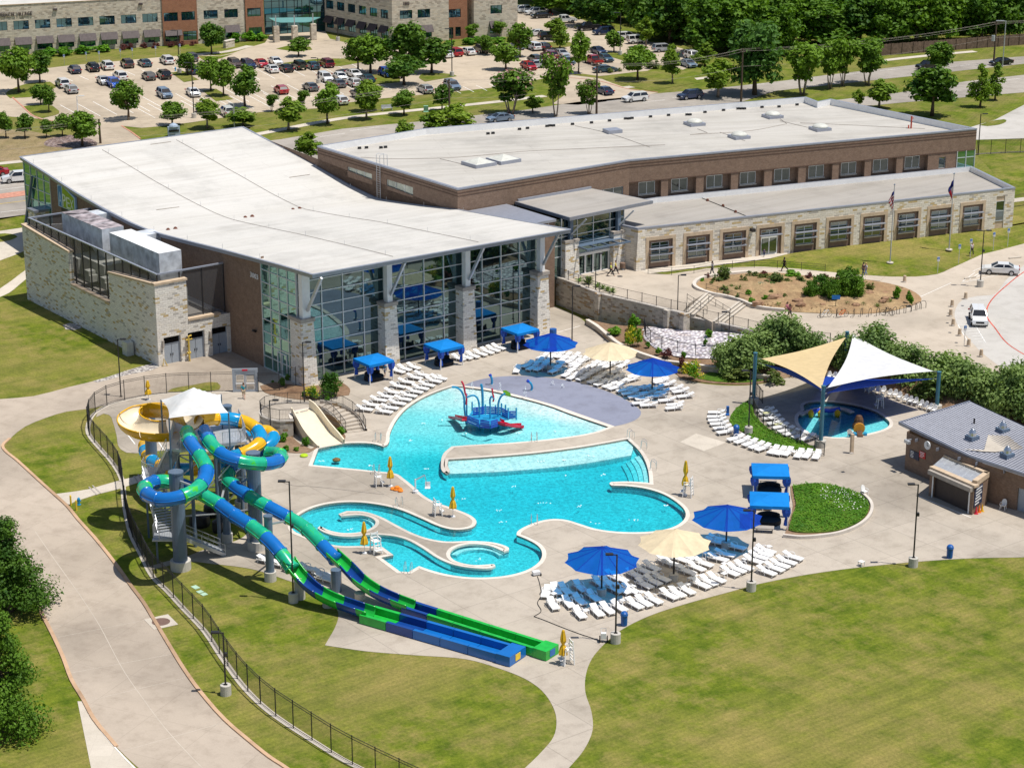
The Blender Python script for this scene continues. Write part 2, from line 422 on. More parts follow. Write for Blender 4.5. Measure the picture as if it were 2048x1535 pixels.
M['leaf_red'] = leaf_mat('dark_red_leaves', (.07, .02, .025), (.16, .05, .05))
M['leaf_yellow'] = leaf_mat('yellow_flowers', (.45, .38, .02), (.62, .55, .05))
M['leaf_pink'] = leaf_mat('pink_flowers', (.34, .18, .2), (.5, .28, .3))
M['leaf_blue'] = leaf_mat('blue_green_blades', (.16, .26, .22), (.30, .42, .36))
M['bark'] = mat('bark', (.12, .085, .06), .95, var=.35, scale=4)
M['bark_pale'] = mat('pale_bark', (.30, .24, .19), .9, var=.3, scale=4)
cam = bpy.data.cameras.new('camera'); co = bpy.data.objects.new('camera', cam); COL.objects.link(co)
co.location = (0, 0, CAMH); co.rotation_euler = (math.pi / 2 - TH, 0, 0)
cam.sensor_width = 36; cam.lens = FOC / 2048 * 36; cam.clip_start = 1; cam.clip_end = 4000
scene.camera = co
SUN_EL = R(70); sx, sy = .95, -.31
sun = bpy.data.lights.new('sun', 'SUN'); sun.energy = 4.6; sun.angle = R(.5); sun.color = (1, .955, .88)
so = bpy.data.objects.new('sun', sun); COL.objects.link(so)
h = math.hypot(sx, sy); sd = Vector((sx / h * math.cos(SUN_EL), sy / h * math.cos(SUN_EL), math.sin(SUN_EL)))
so.rotation_euler = (-sd).to_track_quat('-Z', 'Y').to_euler(); so.location = (60, 100, 150)
w = bpy.data.worlds.new('World'); scene.world = w; w.use_nodes = True
nt = w.node_tree; nt.nodes.clear()
sky = nt.nodes.new('ShaderNodeTexSky'); sky.sky_type = 'NISHITA'; sky.sun_disc = False
sky.sun_elevation = SUN_EL; sky.sun_rotation = math.atan2(sx, sy)
bg = nt.nodes.new('ShaderNodeBackground'); bg.inputs[1].default_value = .09
wo = nt.nodes.new('ShaderNodeOutputWorld'); nt.links.new(sky.outputs[0], bg.inputs[0]); nt.links.new(bg.outputs[0], wo.inputs[0])
scene.view_settings.view_transform = 'Standard'; scene.view_settings.look = 'None'
scene.view_settings.exposure = 0.1; scene.view_settings.gamma = 1
# ================================================================ ground, pools, roads
Z1 = 3.4
Y0, Y1 = G(1024, 585).y, G(1024, 428, Z1).y
def ground(px, py):
 """point of the terrain: level by the pool, a lawn slope on the left, level again along the street"""
 p = G(px, py)
 if p.y <= Y0: return p
 q = G(px, py, Z1)
 if q.y >= Y1: return q
 lo, hi = 0.0, Z1
 for _ in range(30):
  z = (lo + hi) / 2; p = G(px, py, z)
  if z < Z1 * (p.y - Y0) / (Y1 - Y0): lo = z
  else: hi = z
 return p
def sheet(name, pts, m, dz=0.0, sm=0, holes=None, skirt=0.0, kind='structure', parent=None):
 pts = [Vector(p) for p in pts]
 if sm: pts = smooth(pts, sm)
 pts = [p + Vector((0, 0, dz)) for p in pts]
 mb = MB(); mb.tess([pts] + (holes or []))
 if skirt:
  n = len(pts); lo = [p - Vector((0, 0, skirt)) for p in pts]
  f = [[i, n + i, n + (i + 1) % n, (i + 1) % n] for i in range(n)]
  if area(pts) < 0: f = [q[::-1] for q in f]
  mb.add(pts + lo, f)
 o = mb.build(name, m, parent); return tag(o, kind=kind) if kind else o
def GT(l): return [ground(*p[:2]) if len(p) < 3 else G(*p) for p in l]
POOL = [(637,897),(687,887),(743,887),(767,893),(775,889),(780,867),(793,840),(813,817),(843,797),(877,782),(907,772),(931,774),(977,780),(1030,792),(1100,811),(1143,826),(1220,853),
 (1190,864),(1127,875),(1027,885),(943,890),(903,893),(887,907),(882,927),(885,943),(893,948),(899,944),(895,930),(897,919),(960,915),(1060,907),(1143,897),(1200,888),(1254,878),(1275,898),(1289,919),(1297,944),(1299,966),
 (1290,965),(1254,963),(1222,964),(1219,967),(1223,971),(1254,972),(1291,977),(1324,987),(1353,1004),(1369,1020),(1371,1033),(1361,1046),(1341,1056),(1304,1063),(1243,1064),(1193,1058),(1160,1048),(1133,1040),(1107,1038),(1080,1042),(1053,1052),(1035,1063),
 (1033,1070),(1053,1078),(1073,1089),(1083,1101),(1082,1118),(1067,1133),(1040,1145),(1000,1153),(950,1155),(907,1151),(867,1142),(838,1132),(817,1144),(800,1143),(762,1115),(787,1110),(765,1094),(723,1092),(683,1092),(643,1085),(612,1073),(588,1062),
 (584,1050),(597,1031),(627,1015),(660,1007),(700,1004),(743,1007),(793,1017),(843,1037),(880,1053),(907,1059),(930,1058),(947,1053),(953,1043),(943,1032),(913,1019),(870,1004),(847,991),(827,973),(807,957),(793,948),(747,942),(677,935),(625,930)]
ISLE = [(677,1028),(693,1022),(727,1023),(760,1033),(793,1050),(827,1067),(860,1078),(893,1083),(943,1082),(987,1085),(1017,1095),(1018,1100),(1008,1103),(977,1091),(937,1088),(910,1095),(900,1107),(905,1118),(920,1125),(947,1130),(988,1128),(991,1132),(980,1136),(950,1136),(910,1130),(877,1117),(843,1095),(813,1079),(787,1072),(743,1069),(703,1073),(670,1071),(647,1064),(635,1056),(640,1052),(660,1061),(687,1066),(720,1064),(745,1054),(751,1043),(741,1035),(718,1030),(682,1032)]
WADE = [(1596,838),(1599,829),(1608,821),(1608,810),(1618,805),(1644,803),(1685,806),(1718,812),(1748,822),(1768,834),(1779,845),(1774,855),(1750,864),(1715,871),(1680,875),(1650,873),(1620,866),(1602,853)]
poolW, isleW, wadeW = smooth(gl(POOL), 4), smooth(gl(ISLE), 4), smooth(gl(WADE), 4)
DZ = .03
hole1 = gl([(540,1100),(545,1010),(600,880),(760,845),(800,790),(900,750),(1030,742),(1180,757),(1300,800),(1340,900),(1400,1010),(1390,1065),(1130,1110),(1090,1160),(950,1170),(760,1165),(640,1120)])
hole2 = offset(wadeW, .6)
mb = MB()
mb.tess([[Vector((-420, 40, 0)), Vector((420, 40, 0)), Vector((420, Y0, 0)), Vector((-420, Y0, 0))], hole1, hole2])
mb.quad((-420, Y0, 0), (420, Y0, 0), (420, Y1, Z1), (-420, Y1, Z1))
tag(mb.build('lawn', M['grass']), kind='structure')
mb = MB(); mb.quad((-1600, Y1, Z1), (1600, Y1, Z1), (1600, 3200, Z1), (-1600, 3200, Z1)); mb.quad((-1600, 40, -.03), (-420, 40, -.03), (-420, Y1, -.03), (-1600, Y1, -.03)); mb.quad((420, 40, -.03), (1600, 40, -.03), (1600, Y1, -.03), (420, Y1, -.03))
tag(mb.build('ground', M['grass_far']), kind='structure')
DECK = [(467,784),(372,786),(320,789),(277,796),(240,805),(212,815),(197,824),(192,834),(207,827),(218,830),(226,845),(233,870),(240,897),(253,905),(275,906),(300,903),(360,900),(430,905),(500,915),(531,935),(512,955),(503,985),(500,1020),(498,1047),(492,1069),(467,1083),(430,1092),(400,1102),(375,1112),(335,1122),(293,1134),(300,1140),(340,1130),(377,1123),(433,1128),(500,1137),(540,1148),(580,1162),(617,1173),(655,1198),(676,1223),(674,1245),(650,1290),(690,1296),(733,1302),(833,1310),(933,1318),(1000,1337),(1050,1357),(1083,1380),(1106,1413),(1113,1440),(1107,1473),(1083,1503),(1047,1538),(1000,1580),
 (1100,1580),(1135,1538),(1167,1500),(1185,1460),(1183,1423),(1171,1385),(1171,1353),(1183,1318),(1207,1289),(1243,1259),(1299,1231),(1372,1207),(1460,1183),(1519,1167),(1650,1143),(1821,1124),(1945,1116),(2048,1114),(2220,1106),(2220,900),(1960,858),(1870,815),(1810,790),(1750,770),(1700,757),(1650,750),(1590,748),(1564,754),(1544,764),(1490,771),(1432,770),(1399,766),(1374,760),(1350,748),(1325,735),(1302,722),(1275,708),(1235,690),(1212,673),(1190,655),(1172,645),(1160,636),(1109,612),(1050,610),(900,650),(700,700),(620,728),(560,748),(515,768)]
deckW = smooth(gl(DECK), 4, sharp=45)
mb = MB(); hl = [poolW, wadeW]
dz = Vector((0, 0, DZ))
mb.prism([p + dz for p in deckW], -.15, DZ, True, False, [[p + dz for p in l] for l in hl])
tag(mb.build('pool_deck', M['deck']), kind='structure')
def ring(mb, l, d0, d1, z0, z1):
 a, b = offset(l, d0), offset(l, d1); n = len(l)
 for p in a: p.z = z0
 for p in b: p.z = z1
 f = [[i, (i + 1) % n, n + (i + 1) % n, n + i] for i in range(n)]
 return mb.add(a + b, f)
def coping(name, l, s, w=.38):
 mb = MB(); ring(mb, l, 0, s * w, DZ + .018, DZ + .018); ring(mb, l, 0, 0, DZ - .2, DZ + .018); ring(mb, l, s * w, s * w, DZ + .018, DZ - .02)
 return tag(mb.build(name, M['coping']), kind='structure')
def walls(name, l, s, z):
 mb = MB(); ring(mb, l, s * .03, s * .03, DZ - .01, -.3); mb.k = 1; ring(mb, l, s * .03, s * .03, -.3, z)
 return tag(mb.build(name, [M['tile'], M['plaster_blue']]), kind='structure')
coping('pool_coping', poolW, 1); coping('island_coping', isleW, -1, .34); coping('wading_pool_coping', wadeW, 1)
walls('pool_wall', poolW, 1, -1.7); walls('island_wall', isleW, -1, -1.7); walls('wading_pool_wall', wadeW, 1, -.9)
mb = MB(); mb.tess([[Vector((p.x, p.y, DZ)) for p in isleW]]); tag(mb.build('pool_island_deck', M['deck']), kind='structure')
def flip(l): return [Vector((p.x, p.y, 0)) for p in l]
WZ = -.07
mb = MB(); mb.prism(flip(offset(poolW, .015)), -1.75, WZ, True, True, [flip(offset(isleW, -.015))]); tag(mb.build('pool_water', M['water']), kind='structure')
mb = MB(); mb.prism(flip(offset(wadeW, .015)), -1.0, WZ, True, True); tag(mb.build('wading_pool_water', M['water']), kind='structure')
DEPTH = [(G(x, y), d) for x, y, d in ((931,776,.06),(980,782,.06),(1030,794,.06),(1090,810,.06),(1143,829,.06),(1218,853,.08),(880,785,.2),(907,775,.1),(980,830,.30),(1080,850,.30),(1150,865,.24),(950,885,.45),(840,850,.42),(805,880,.62),(780,915,.95),(700,910,.75),(650,920,.75),(860,920,1.15),(900,980,1.3),(1000,1000,1.35),(1100,980,1.35),(1200,1020,1.3),(1300,1010,1.2),(1220,930,1.3),(650,1050,.95),(700,1012,1.0),(800,1090,1.05),(900,1140,1.05),(1050,1110,1.1),(700,1048,.9),(950,1108,.9),(850,1065,1.1),(1000,1060,1.2))]
def depth(x, y):
 a = 0; b = 0
 for p, d in DEPTH:
  w_ = 1 / ((p.x - x) ** 2 + (p.y - y) ** 2 + .4) ** 1.7; a += w_ * d; b += w_
 return .55 * a / b
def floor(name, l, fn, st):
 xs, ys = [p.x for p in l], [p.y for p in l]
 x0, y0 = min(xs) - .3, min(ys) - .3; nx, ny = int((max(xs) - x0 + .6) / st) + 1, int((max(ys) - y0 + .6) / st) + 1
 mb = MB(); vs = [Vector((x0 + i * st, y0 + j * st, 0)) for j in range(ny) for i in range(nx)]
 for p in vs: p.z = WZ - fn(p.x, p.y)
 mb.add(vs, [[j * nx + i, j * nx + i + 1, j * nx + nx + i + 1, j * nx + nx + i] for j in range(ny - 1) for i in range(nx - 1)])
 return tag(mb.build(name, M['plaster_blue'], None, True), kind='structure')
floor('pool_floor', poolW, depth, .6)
wc = G(1690, 845)
floor('wading_pool_floor', wadeW, lambda x, y: .24, 1.0)
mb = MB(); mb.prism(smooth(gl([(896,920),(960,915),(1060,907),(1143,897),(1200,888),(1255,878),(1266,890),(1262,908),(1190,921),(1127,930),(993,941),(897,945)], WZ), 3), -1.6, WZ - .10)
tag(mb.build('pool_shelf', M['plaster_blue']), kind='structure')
mb = MB()
sa, sb = gl([(1243,918),(1252,934),(1258,950),(1260,967)]), gl([(1278,906),(1290,922),(1297,946),(1299,968)])
for k in range(4):
 t = k / 4; inn = [a.lerp(b, t) for a, b in zip(sa, sb)]
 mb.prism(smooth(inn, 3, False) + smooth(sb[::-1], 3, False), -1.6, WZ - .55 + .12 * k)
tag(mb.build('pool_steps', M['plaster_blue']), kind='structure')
mb = MB()
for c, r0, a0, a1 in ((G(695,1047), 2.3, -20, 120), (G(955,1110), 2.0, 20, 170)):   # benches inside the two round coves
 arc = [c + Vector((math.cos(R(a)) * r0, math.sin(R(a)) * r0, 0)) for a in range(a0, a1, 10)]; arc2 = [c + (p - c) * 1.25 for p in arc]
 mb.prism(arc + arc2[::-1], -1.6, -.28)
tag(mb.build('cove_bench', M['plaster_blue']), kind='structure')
spit = smooth(gl([(1600,829),(1631,818),(1665,815),(1690,818),(1704,824)]), 4, False)
mb = MB(); mb.prism(offline(spit, .3) + offline(spit, -.3)[::-1], -.9, DZ + .02); tag(mb.build('wading_pool_spit', M['coping']), kind='structure')
padW = smooth(gl([(925,772),(950,762),(985,755),(1030,752),(1090,755),(1150,764),(1200,778),(1240,794),(1268,810),(1282,824),(1274,838),(1250,848),(1222,854),(1143,827),(1100,811),(1030,792),(977,780),(931,774)]), 4)
padW2 = [p for p in padW]
sheet('splash_pad', padW2, M['pad'], DZ + .012)
rim = smooth(gl([(1222,854),(1143,827),(1100,811),(1030,792),(977,780),(931,774)]), 4, False)
mb = MB(); ribbon(mb, rim, .45, DZ + .03); tag(mb.build('splash_pad_edge', M['coping']), kind='structure')
sheet('deck_patch', gl([(1360,884),(1392,867),(1452,885),(1408,902)]), M['walk'], DZ + .006)
mb = MB(); ribbon(mb, gl([(744,1250),(1016,1330)]), .12, DZ + .006); ribbon(mb, gl([(1838,993),(1942,1035)]), .1, DZ + .006); ribbon(mb, gl([(1104,668),(1160,652)]), .1, DZ + .006)
for a, b in (((256,870),(270,888)), ((316,882),(328,900))): ribbon(mb, gl([a, b]), .12, DZ + .006)
tag(mb.build('deck_line_markings', M['line']), kind='structure')
def bed(name, l, m, z=.1, sm=3, skirt=.15): return sheet(name, smooth(gl(l, DZ), sm), m, z, 0, None, skirt)
bed('grass_crescent', [(1498,801),(1473,817),(1459,840),(1465,852),(1486,865),(1506,879),(1540,890),(1573,898),(1606,902),(1631,903),(1630,896),(1606,886),(1573,875),(1540,861),(1519,844),(1508,828),(1508,809)], M['ground_cover'])
bed('round_bed', [(1581,973),(1610,968),(1651,968),(1689,977),(1722,989),(1738,1006),(1742,1018),(1734,1037),(1713,1053),(1676,1067),(1635,1073),(1588,1074),(1570,1068),(1575,1050),(1586,1012),(1582,990)], M['mulch'], .08)
bed('round_bed_planting', [(1585,975),(1610,970),(1651,970),(1689,979),(1720,991),(1735,1007),(1738,1018),(1730,1035),(1710,1050),(1674,1063),(1635,1067),(1592,1066),(1577,1062),(1582,1045),(1592,1012),(1588,990)], M['ground_cover'], .2)
curb = smooth(gl([(1566,1074),(1600,1077),(1636,1075),(1677,1069),(1714,1055),(1736,1038),(1744,1018),(1740,1005),(1723,988)]), 4, False)
mb = MB(); mb.prism(offline(curb, .14) + offline(curb, -.14)[::-1], -.1, .32); tag(mb.build('bed_kerb', M['coping']), kind='structure')
bed('slide_bed', [(530,868),(545,862),(575,868),(600,888),(622,898),(640,890),(632,897),(618,905),(590,906),(560,902),(535,890)], M['mulch'], .06)
bed('stair_bed', [(640,842),(672,850),(684,862),(690,878),(675,884),(660,872),(650,858)], M['mulch'], .06)
bed('column_bed', [(520,772),(550,764),(590,770),(625,772),(680,762),(700,778),(698,790),(660,795),(620,800),(570,795),(530,785)], M['mulch'], .05)
bed('gate_grass', [(335,783),(345,777),(385,770),(420,764),(435,765),(441,772),(438,779),(400,783)], M['grass'], .03, 3, .05)
bed('planting_bed', [(1361,756),(1399,764),(1432,767),(1490,769),(1540,762),(1560,752),(1500,738),(1440,738),(1400,738),(1370,740),(1352,745)], M['mulch'], .06)
bed('planting_bed_grass', [(1395,758),(1432,764),(1490,766),(1535,760),(1545,752),(1480,745),(1420,744)], M['ground_cover'], .12)
FW = [(1172,641,.5),(1190,651,.5),(1212,669,.5),(1235,687,.5),(1275,705,.5),(1302,714,.5),(1325,721,.5),(1370,727,.55),(1414,733,.6),(1450,737,.6)]
UP = [(1172,637,.4),(1197,643,.5),(1235,651,.8),(1298,652,1.2),(1334,657,1.4),(1370,660,1.6),(1425,662,1.9),(1495,668,2.0),(1560,686,2.0)]
def strip(name, a, b, m, dz=0.0):
 """surface between two lines of the same number of points"""
 a, b = [G(*p) for p in a], [G(*p) for p in b]; n = len(a); up = Vector((0, 0, dz))
 a, b = [p + up for p in a], [p + up for p in b]
 mb = MB(); mb.add(a + b, [[i, i + 1, n + i + 1, n + i] for i in range(n - 1)])
 return tag(mb.build(name, m), kind='structure')
def resamp(l, n):
 d = [0]
 for i in range(1, len(l)): d.append(d[-1] + math.dist(l[i][:2], l[i - 1][:2]))
 out = []
 for k in range(n):
  s = d[-1] * k / (n - 1); i = 1
  while i < len(l) - 1 and d[i] < s: i += 1
  t = (s - d[i - 1]) / max(1e-9, d[i] - d[i - 1]); out.append(tuple(x + (y - x) * t for x, y in zip(l[i - 1], l[i])))
 return out
strip('terrace_bed', resamp(FW + [(1500,748,.3),(1564,756,.1)], 16), resamp(UP, 16), M['mulch'])
strip('rock_slope', resamp([(1283,664,.9),(1292,684,.85),(1318,702,.75),(1345,712,.75),(1380,717,.8),(1430,718,.9),(1462,718,.9)], 12), resamp([(1288,654,1.15),(1298,653,1.22),(1334,658,1.42),(1370,661,1.62),(1425,663,1.92),(1470,667,2.0),(1500,672,2.0)], 12), M['rocks'], .06)
PE = [(1495,657,2.4),(1580,677,2.4),(1624,681,2.4),(1659,685,2.4),(1720,697,2.4),(1800,712,2.4),(1900,735,2.4),(2048,770,2.4),(2220,800,2.4)]
strip('shrub_slope', resamp([(1560,757,.06),(1590,748,.06),(1650,750,.06),(1700,757,.06),(1750,770,.06),(1810,790,.06),(1870,815,.06),(1960,858,.06),(2220,900,.06)], 14), resamp(PE, 14), M['mulch'])
sheet('upper_plaza', gl([(1110,553),(1197,582),(1280,602),(1334,616),(1366,622),(1378,607),(1412,585),(1400,578),(1392,568),(1405,556),(1440,549),(1410,537),(1336,549),(1295,547),(1300,545),(1400,533),(1540,515),(1575,508),(1573,500),(1274,536),(1240,500),(1110,500)], Z1), M['plaza'], .02, skirt=3.2)
sheet('ramp_walk', gl([(1410,537,3.4),(1466,535,3.2),(1527,533,3.0),(1597,538,2.8),(1699,548,2.44),(1770,553,2.44),(1760,562,2.44),(1700,556,2.44),(1620,552,2.7),(1560,546,2.9),(1500,545,3.1),(1440,551,3.4),(1420,560,3.4)]), M['plaza'], .03, skirt=.5)
PL = [(1420,640),(1464,650)] + [p[:2] for p in PE] + [(2220,455),(2090,475),(2048,487),(1999,500),(1965,508),(1932,523),(1899,538),(1875,548),(1832,553),(1782,553),(1699,549),(1600,575),(1500,598),(1475,600)]
sheet('lower_plaza', smooth(gl(PL, 2.4), 2), M['plaza'], .012, skirt=2.0)
sheet('stair_landing', gl([(1383,623),(1424,591),(1478,603),(1424,644)], 2.9), M['plaza'], .01, skirt=1.5)
sheet('front_lawn', gl([(1300,545,3.39),(1400,533,3.39),(1540,515,3.39),(1575,508,3.39),(1650,497,3.39),(2025,452,3.39),(2060,446,3.39),(2220,420,3.39),(2220,455,2.41),(2090,475,2.41),(2048,487,2.41),(1999,500,2.41),(1965,508,2.41),(1932,523,2.41),(1899,538,2.41),(1875,548,2.41),(1832,553,2.42),(1782,553,2.42),(1699,548,2.42),(1597,538,2.8),(1527,534,3.0),(1466,536,3.2),(1410,539,3.38),(1336,549,3.39)]), M['grass'], .02, skirt=.3)
sheet('entry_walk', gl([(1274,541),(1400,525),(1540,507),(1560,504),(1576,508),(1540,517),(1400,535),(1300,547)], Z1), M['walk'], .03)
mb = MB()
for (a, b, zt) in (((1370,622),(1412,585),3.4), ((1424,642),(1476,602),2.9)):
 A, B = G(*a, zt), G(*b, zt); d = (B - A).normalized(); nrm = Vector((d.y, -d.x, 0))
 for k in range(3):
  o1 = nrm * (.38 * k); o2 = nrm * (.38 * (k + 1)); mb.prism([A + o1, B + o1, B + o2, A + o2], 1.5, zt + .02 - .165 * k)
  mb.k = 1; mb.prism([A + o2 - nrm * .05, B + o2 - nrm * .05, B + o2, A + o2], zt - .1 - .165 * k, zt + .026 - .165 * k); mb.k = 0
tag(mb.build('terrace_steps', [M['walk'], M['cap']]), kind='structure')
GARD = [(1388,571,3.42),(1402,558,3.42),(1440,551,3.35),(1500,545,3.1),(1560,545,2.9),(1620,551,2.7),(1700,556,2.5),(1760,563,2.46),(1810,575,2.46),(1838,590,2.46),(1842,602,2.46),(1820,612,2.46),(1780,622,2.46),(1730,627,2.46),(1680,627,2.46),(1620,625,2.46),(1570,622,2.46),(1530,618,2.5),(1505,612,2.55),(1480,602,2.8),(1450,594,2.95),(1420,588,3.2),(1398,580,3.42)]
gW = smooth(gl(GARD), 3)
gc = sum((p for p in gW), Vector()) / len(gW)
mb = MB(); n = len(gW); rg = [gW]
for k, hh in ((.8, .25), (.5, .55), (.2, .7)): rg.append([gc.lerp(p, k) + Vector((0, 0, hh)) for p in gW])
for i, r_ in enumerate(rg[:-1]): mb.add(r_ + rg[i + 1], [[j, (j + 1) % n, n + (j + 1) % n, n + j] for j in range(n)])
mb.tess([rg[-1]]); go_ = mb.build('garden_mound', M['mulch_orange']); tag(go_, kind='structure')
gk = gl(GARD[16:] + GARD[:4])
gk = smooth(gk, 3, False); a, b = offline(gk, .22), offline(gk, -.22)
mb = MB(); n = len(gk); up = Vector((0, 0, .3)); lo = Vector((0, 0, -.7))
mb.add([p + up for p in a] + [p + up for p in b], [[i, i + 1, n + i + 1, n + i][::-1] for i in range(n - 1)])
for l in (a, b): mb.add([p + up for p in l] + [p + lo for p in l], [[i, i + 1, n + i + 1, n + i] for i in range(n - 1)])
tag(mb.build('garden_kerb', M['coping']), kind='structure')
LOTP = [(2016,690),(1990,655),(1976,640),(1970,628),(1955,645),(1925,660),(1915,640),(1910,622),(1918,606),(1935,597),(1965,593),(1985,590),(2000,577),(2012,560),(2030,546),(2060,530),(2220,480),(2220,800),(2060,735)]
sheet('parking_court', smooth(gl([(1985,590),(1955,592),(1925,600),(1912,616),(1909,633),(1919,656),(1937,676),(1958,700),(1985,722),(2048,760),(2220,790),(2220,478),(2060,512),(2048,530),(2030,545),(2012,560),(2000,577)], 2.4), 2), M['parklot'], .018)
mb = MB(); ribbon(mb, smooth(gl([(2060,716),(2016,688),(1990,656),(1975,636),(1973,622),(1979,606),(1992,590),(2012,572),(2035,553),(2060,536)], 2.4), 4, False), .16, 2.43)
tag(mb.build('fire_lane_line', M['redline']), kind='structure')
mb = MB()
for k in range(7):
 t = k / 6; ribbon(mb, gl([(1918 + 38 * t, 651 + 32 * t), (1950 + 22 * t, 650 + 33 * t)], 2.4), .1, 2.43)
for a, b in (((1916,650),(1937,685)), ((1937,685),(1970,685)), ((1949,648),(1971,685))): ribbon(mb, gl([a, b], 2.4), .1, 2.43)
for k in range(7):
 ribbon(mb, gl([(1925 + 14 * k, 563 - 4.4 * k), (1950 + 12 * k, 545 - 1 * k)], 2.4), .1, 2.43)
for a, b in (((1922,566),(2020,545)), ((1945,543),(1975,530)), ((1840,594),(1902,566))): ribbon(mb, gl([a, b], 2.4), .09, 2.43)
tag(mb.build('parking_court_markings', M['line']), kind='structure')
DR = [(-90,1020),(-90,806),(0,798),(67,792),(133,775),(187,762),(233,750),(280,737),(316,730),(465,700),(530,730),(575,750),(560,775),(467,783),(440,784),(372,785),(320,788),(277,795),(233,805),(200,813),(173,818),(133,823),(93,835),(50,853),(20,877),(6,890),(8,899),(33,920),(80,963),(110,990),(135,1013),(157,1040),(187,1073),(215,1107),(240,1140),(263,1173),(287,1205),(310,1243),(340,1293),(367,1337),(400,1383),(450,1440),(500,1483),(540,1515),(575,1538),(620,1580),(330,1580),(277,1535),(233,1493),(187,1437),(167,1400),(143,1360),(127,1317),(107,1273),(90,1240),(73,1207),(50,1170),(10,1110),(-30,1070)]
drW = smooth(gl(DR), 2)
sheet('drive', drW, M['drive'], .018)
for nm, l in (('drive_kerb', DR[24:47]), ('drive_kerb', DR[48:60])):
 c = smooth(gl(l), 3, False); mb = MB()
 a, b = offline(c, .15), offline(c, -.15); mb.prism(a + b[::-1], -.05, .12); tag(mb.build(nm, M['curbred']), kind='structure')
sheet('drive_slab', gl([(155,1402),(166,1402),(186,1440),(232,1496),(276,1540),(320,1580),(190,1580),(182,1535)]), M['walk'], .03)
mb = MB(); ribbon(mb, smooth(gl([(178,1428),(205,1465),(235,1500),(272,1538),(300,1565)]), 3, False), .12, .05); tag(mb.build('drive_edge_line', M['line']), kind='structure')
mb = MB(); cl = smooth(gl([(70,1062),(110,1120),(160,1190),(200,1252),(225,1300),(250,1345),(285,1395),(330,1455),(380,1510),(420,1550)]), 3, False); ribbon(mb, cl, .045, .024)
for a, b in (((143,1345),(342,1308)), ((170,1402),(370,1355)), ((233,1505),(452,1443)), ((110,1275),(315,1235)), ((60,1195),(250,1160))): ribbon(mb, gl([a, b]), .035, .023)
tag(mb.build('drive_joint_seal', M['walk']), kind='structure')
sheet('stepped_walk', gl([(112,988),(150,983),(180,978),(235,962),(283,950),(290,960),(237,978),(192,989),(150,1003),(137,1010)]), M['walk'], .05, skirt=.1)
mb = MB()
for a, b in (((178,974),(194,990)), ((185,971),(201,987)), ((268,952),(279,970)), ((276,949),(288,966))): ribbon(mb, gl([a, b]), .15, .06)
tag(mb.build('walk_step_nosing', M['cap']), kind='structure')
sheet('rock_border', smooth(GT([(186,762),(215,754),(250,742),(285,732),(308,726),(318,734),(300,741),(262,748),(225,757),(195,765)]), 2), M['gravel'], .03)
sheet('rock_patch', smooth(GT([(125,650),(140,646),(158,650),(163,656),(150,660),(132,659)]), 2), M['gravel'], .03)
sheet('side_walk', smooth(GT([(-40,600),(0,577),(25,560),(50,541),(56,538),(60,548),(38,570),(18,586),(0,594),(-40,620)]), 2), M['walk'], .03)
sheet('side_drive', GT([(-60,470),(0,462),(48,455),(60,460),(60,497),(30,510),(0,521),(-60,536)]), M['walk'], .02)
sheet('side_drive_island', smooth(GT([(-20,470),(10,467),(30,470),(35,474),(20,481),(-10,485),(-30,482)]), 2), M['grass'], .04)
def far(name, l, m, dz, sm=0): return sheet(name, gl(l, Z1), m, dz, sm)
far('brown_verge', [(-60,262),(0,258),(60,262),(90,268),(120,275),(190,290),(240,300),(180,316),(60,325),(0,322),(-60,326)], M['brown_lawn'], .01)
far('gravel_bed', [(88,286),(105,276),(140,270),(175,276),(195,288),(180,296),(120,295),(95,293)], M['brownrock'], .025, 3)
far('street', [(-160,366),(0,344),(300,310),(560,279),(683,258),(843,243),(960,230),(1050,220),(1156,204),(1240,196),(1316,187),(1406,180),(1566,162),(1649,151),(1829,130),(2048,113),(2200,100),(2200,116),(2048,128),(1726,163),(1552,182),(1480,205),(1400,228),(1100,270),(683,330),(300,397),(0,436),(-160,460)], M['road'], .02)
far('street_near_lanes', [(1470,226),(1650,203),(1789,187),(1932,163),(2048,150),(2200,134),(2200,168),(2048,185),(1809,205),(1699,216),(1480,245)], M['road'], .024)
far('street_median', [(-160,411),(0,388),(140,370),(140,380),(0,398),(-160,421)], M['paver'], .05)
far('car_park', [(-160,158),(0,144),(100,136),(133,132),(317,115),(395,109),(440,112),(467,106),(493,97),(530,86),(540,70),(650,62),(660,78),(720,92),(785,97),(893,95),(1033,88),(1034,20),(1045,12),(1100,18),(1135,30),(1165,40),(1215,60),(1255,72),(1300,84),(1340,90),(1385,104),(1392,128),(1366,140),(1320,130),(1295,142),(1225,150),(1192,153),(1215,163),(1240,172),(1260,178),(1316,186),(1240,200),(1156,210),(1105,208),(1130,190),(1120,168),(1100,155),(1010,172),(973,177),(876,187),(766,197),(683,207),(633,217),(517,225),(383,245),(320,253),(283,256),(243,252),(265,268),(285,283),(300,300),(200,300),(185,284),(165,268),(130,250),(80,238),(0,232),(-160,245)], M['lot'], .02)
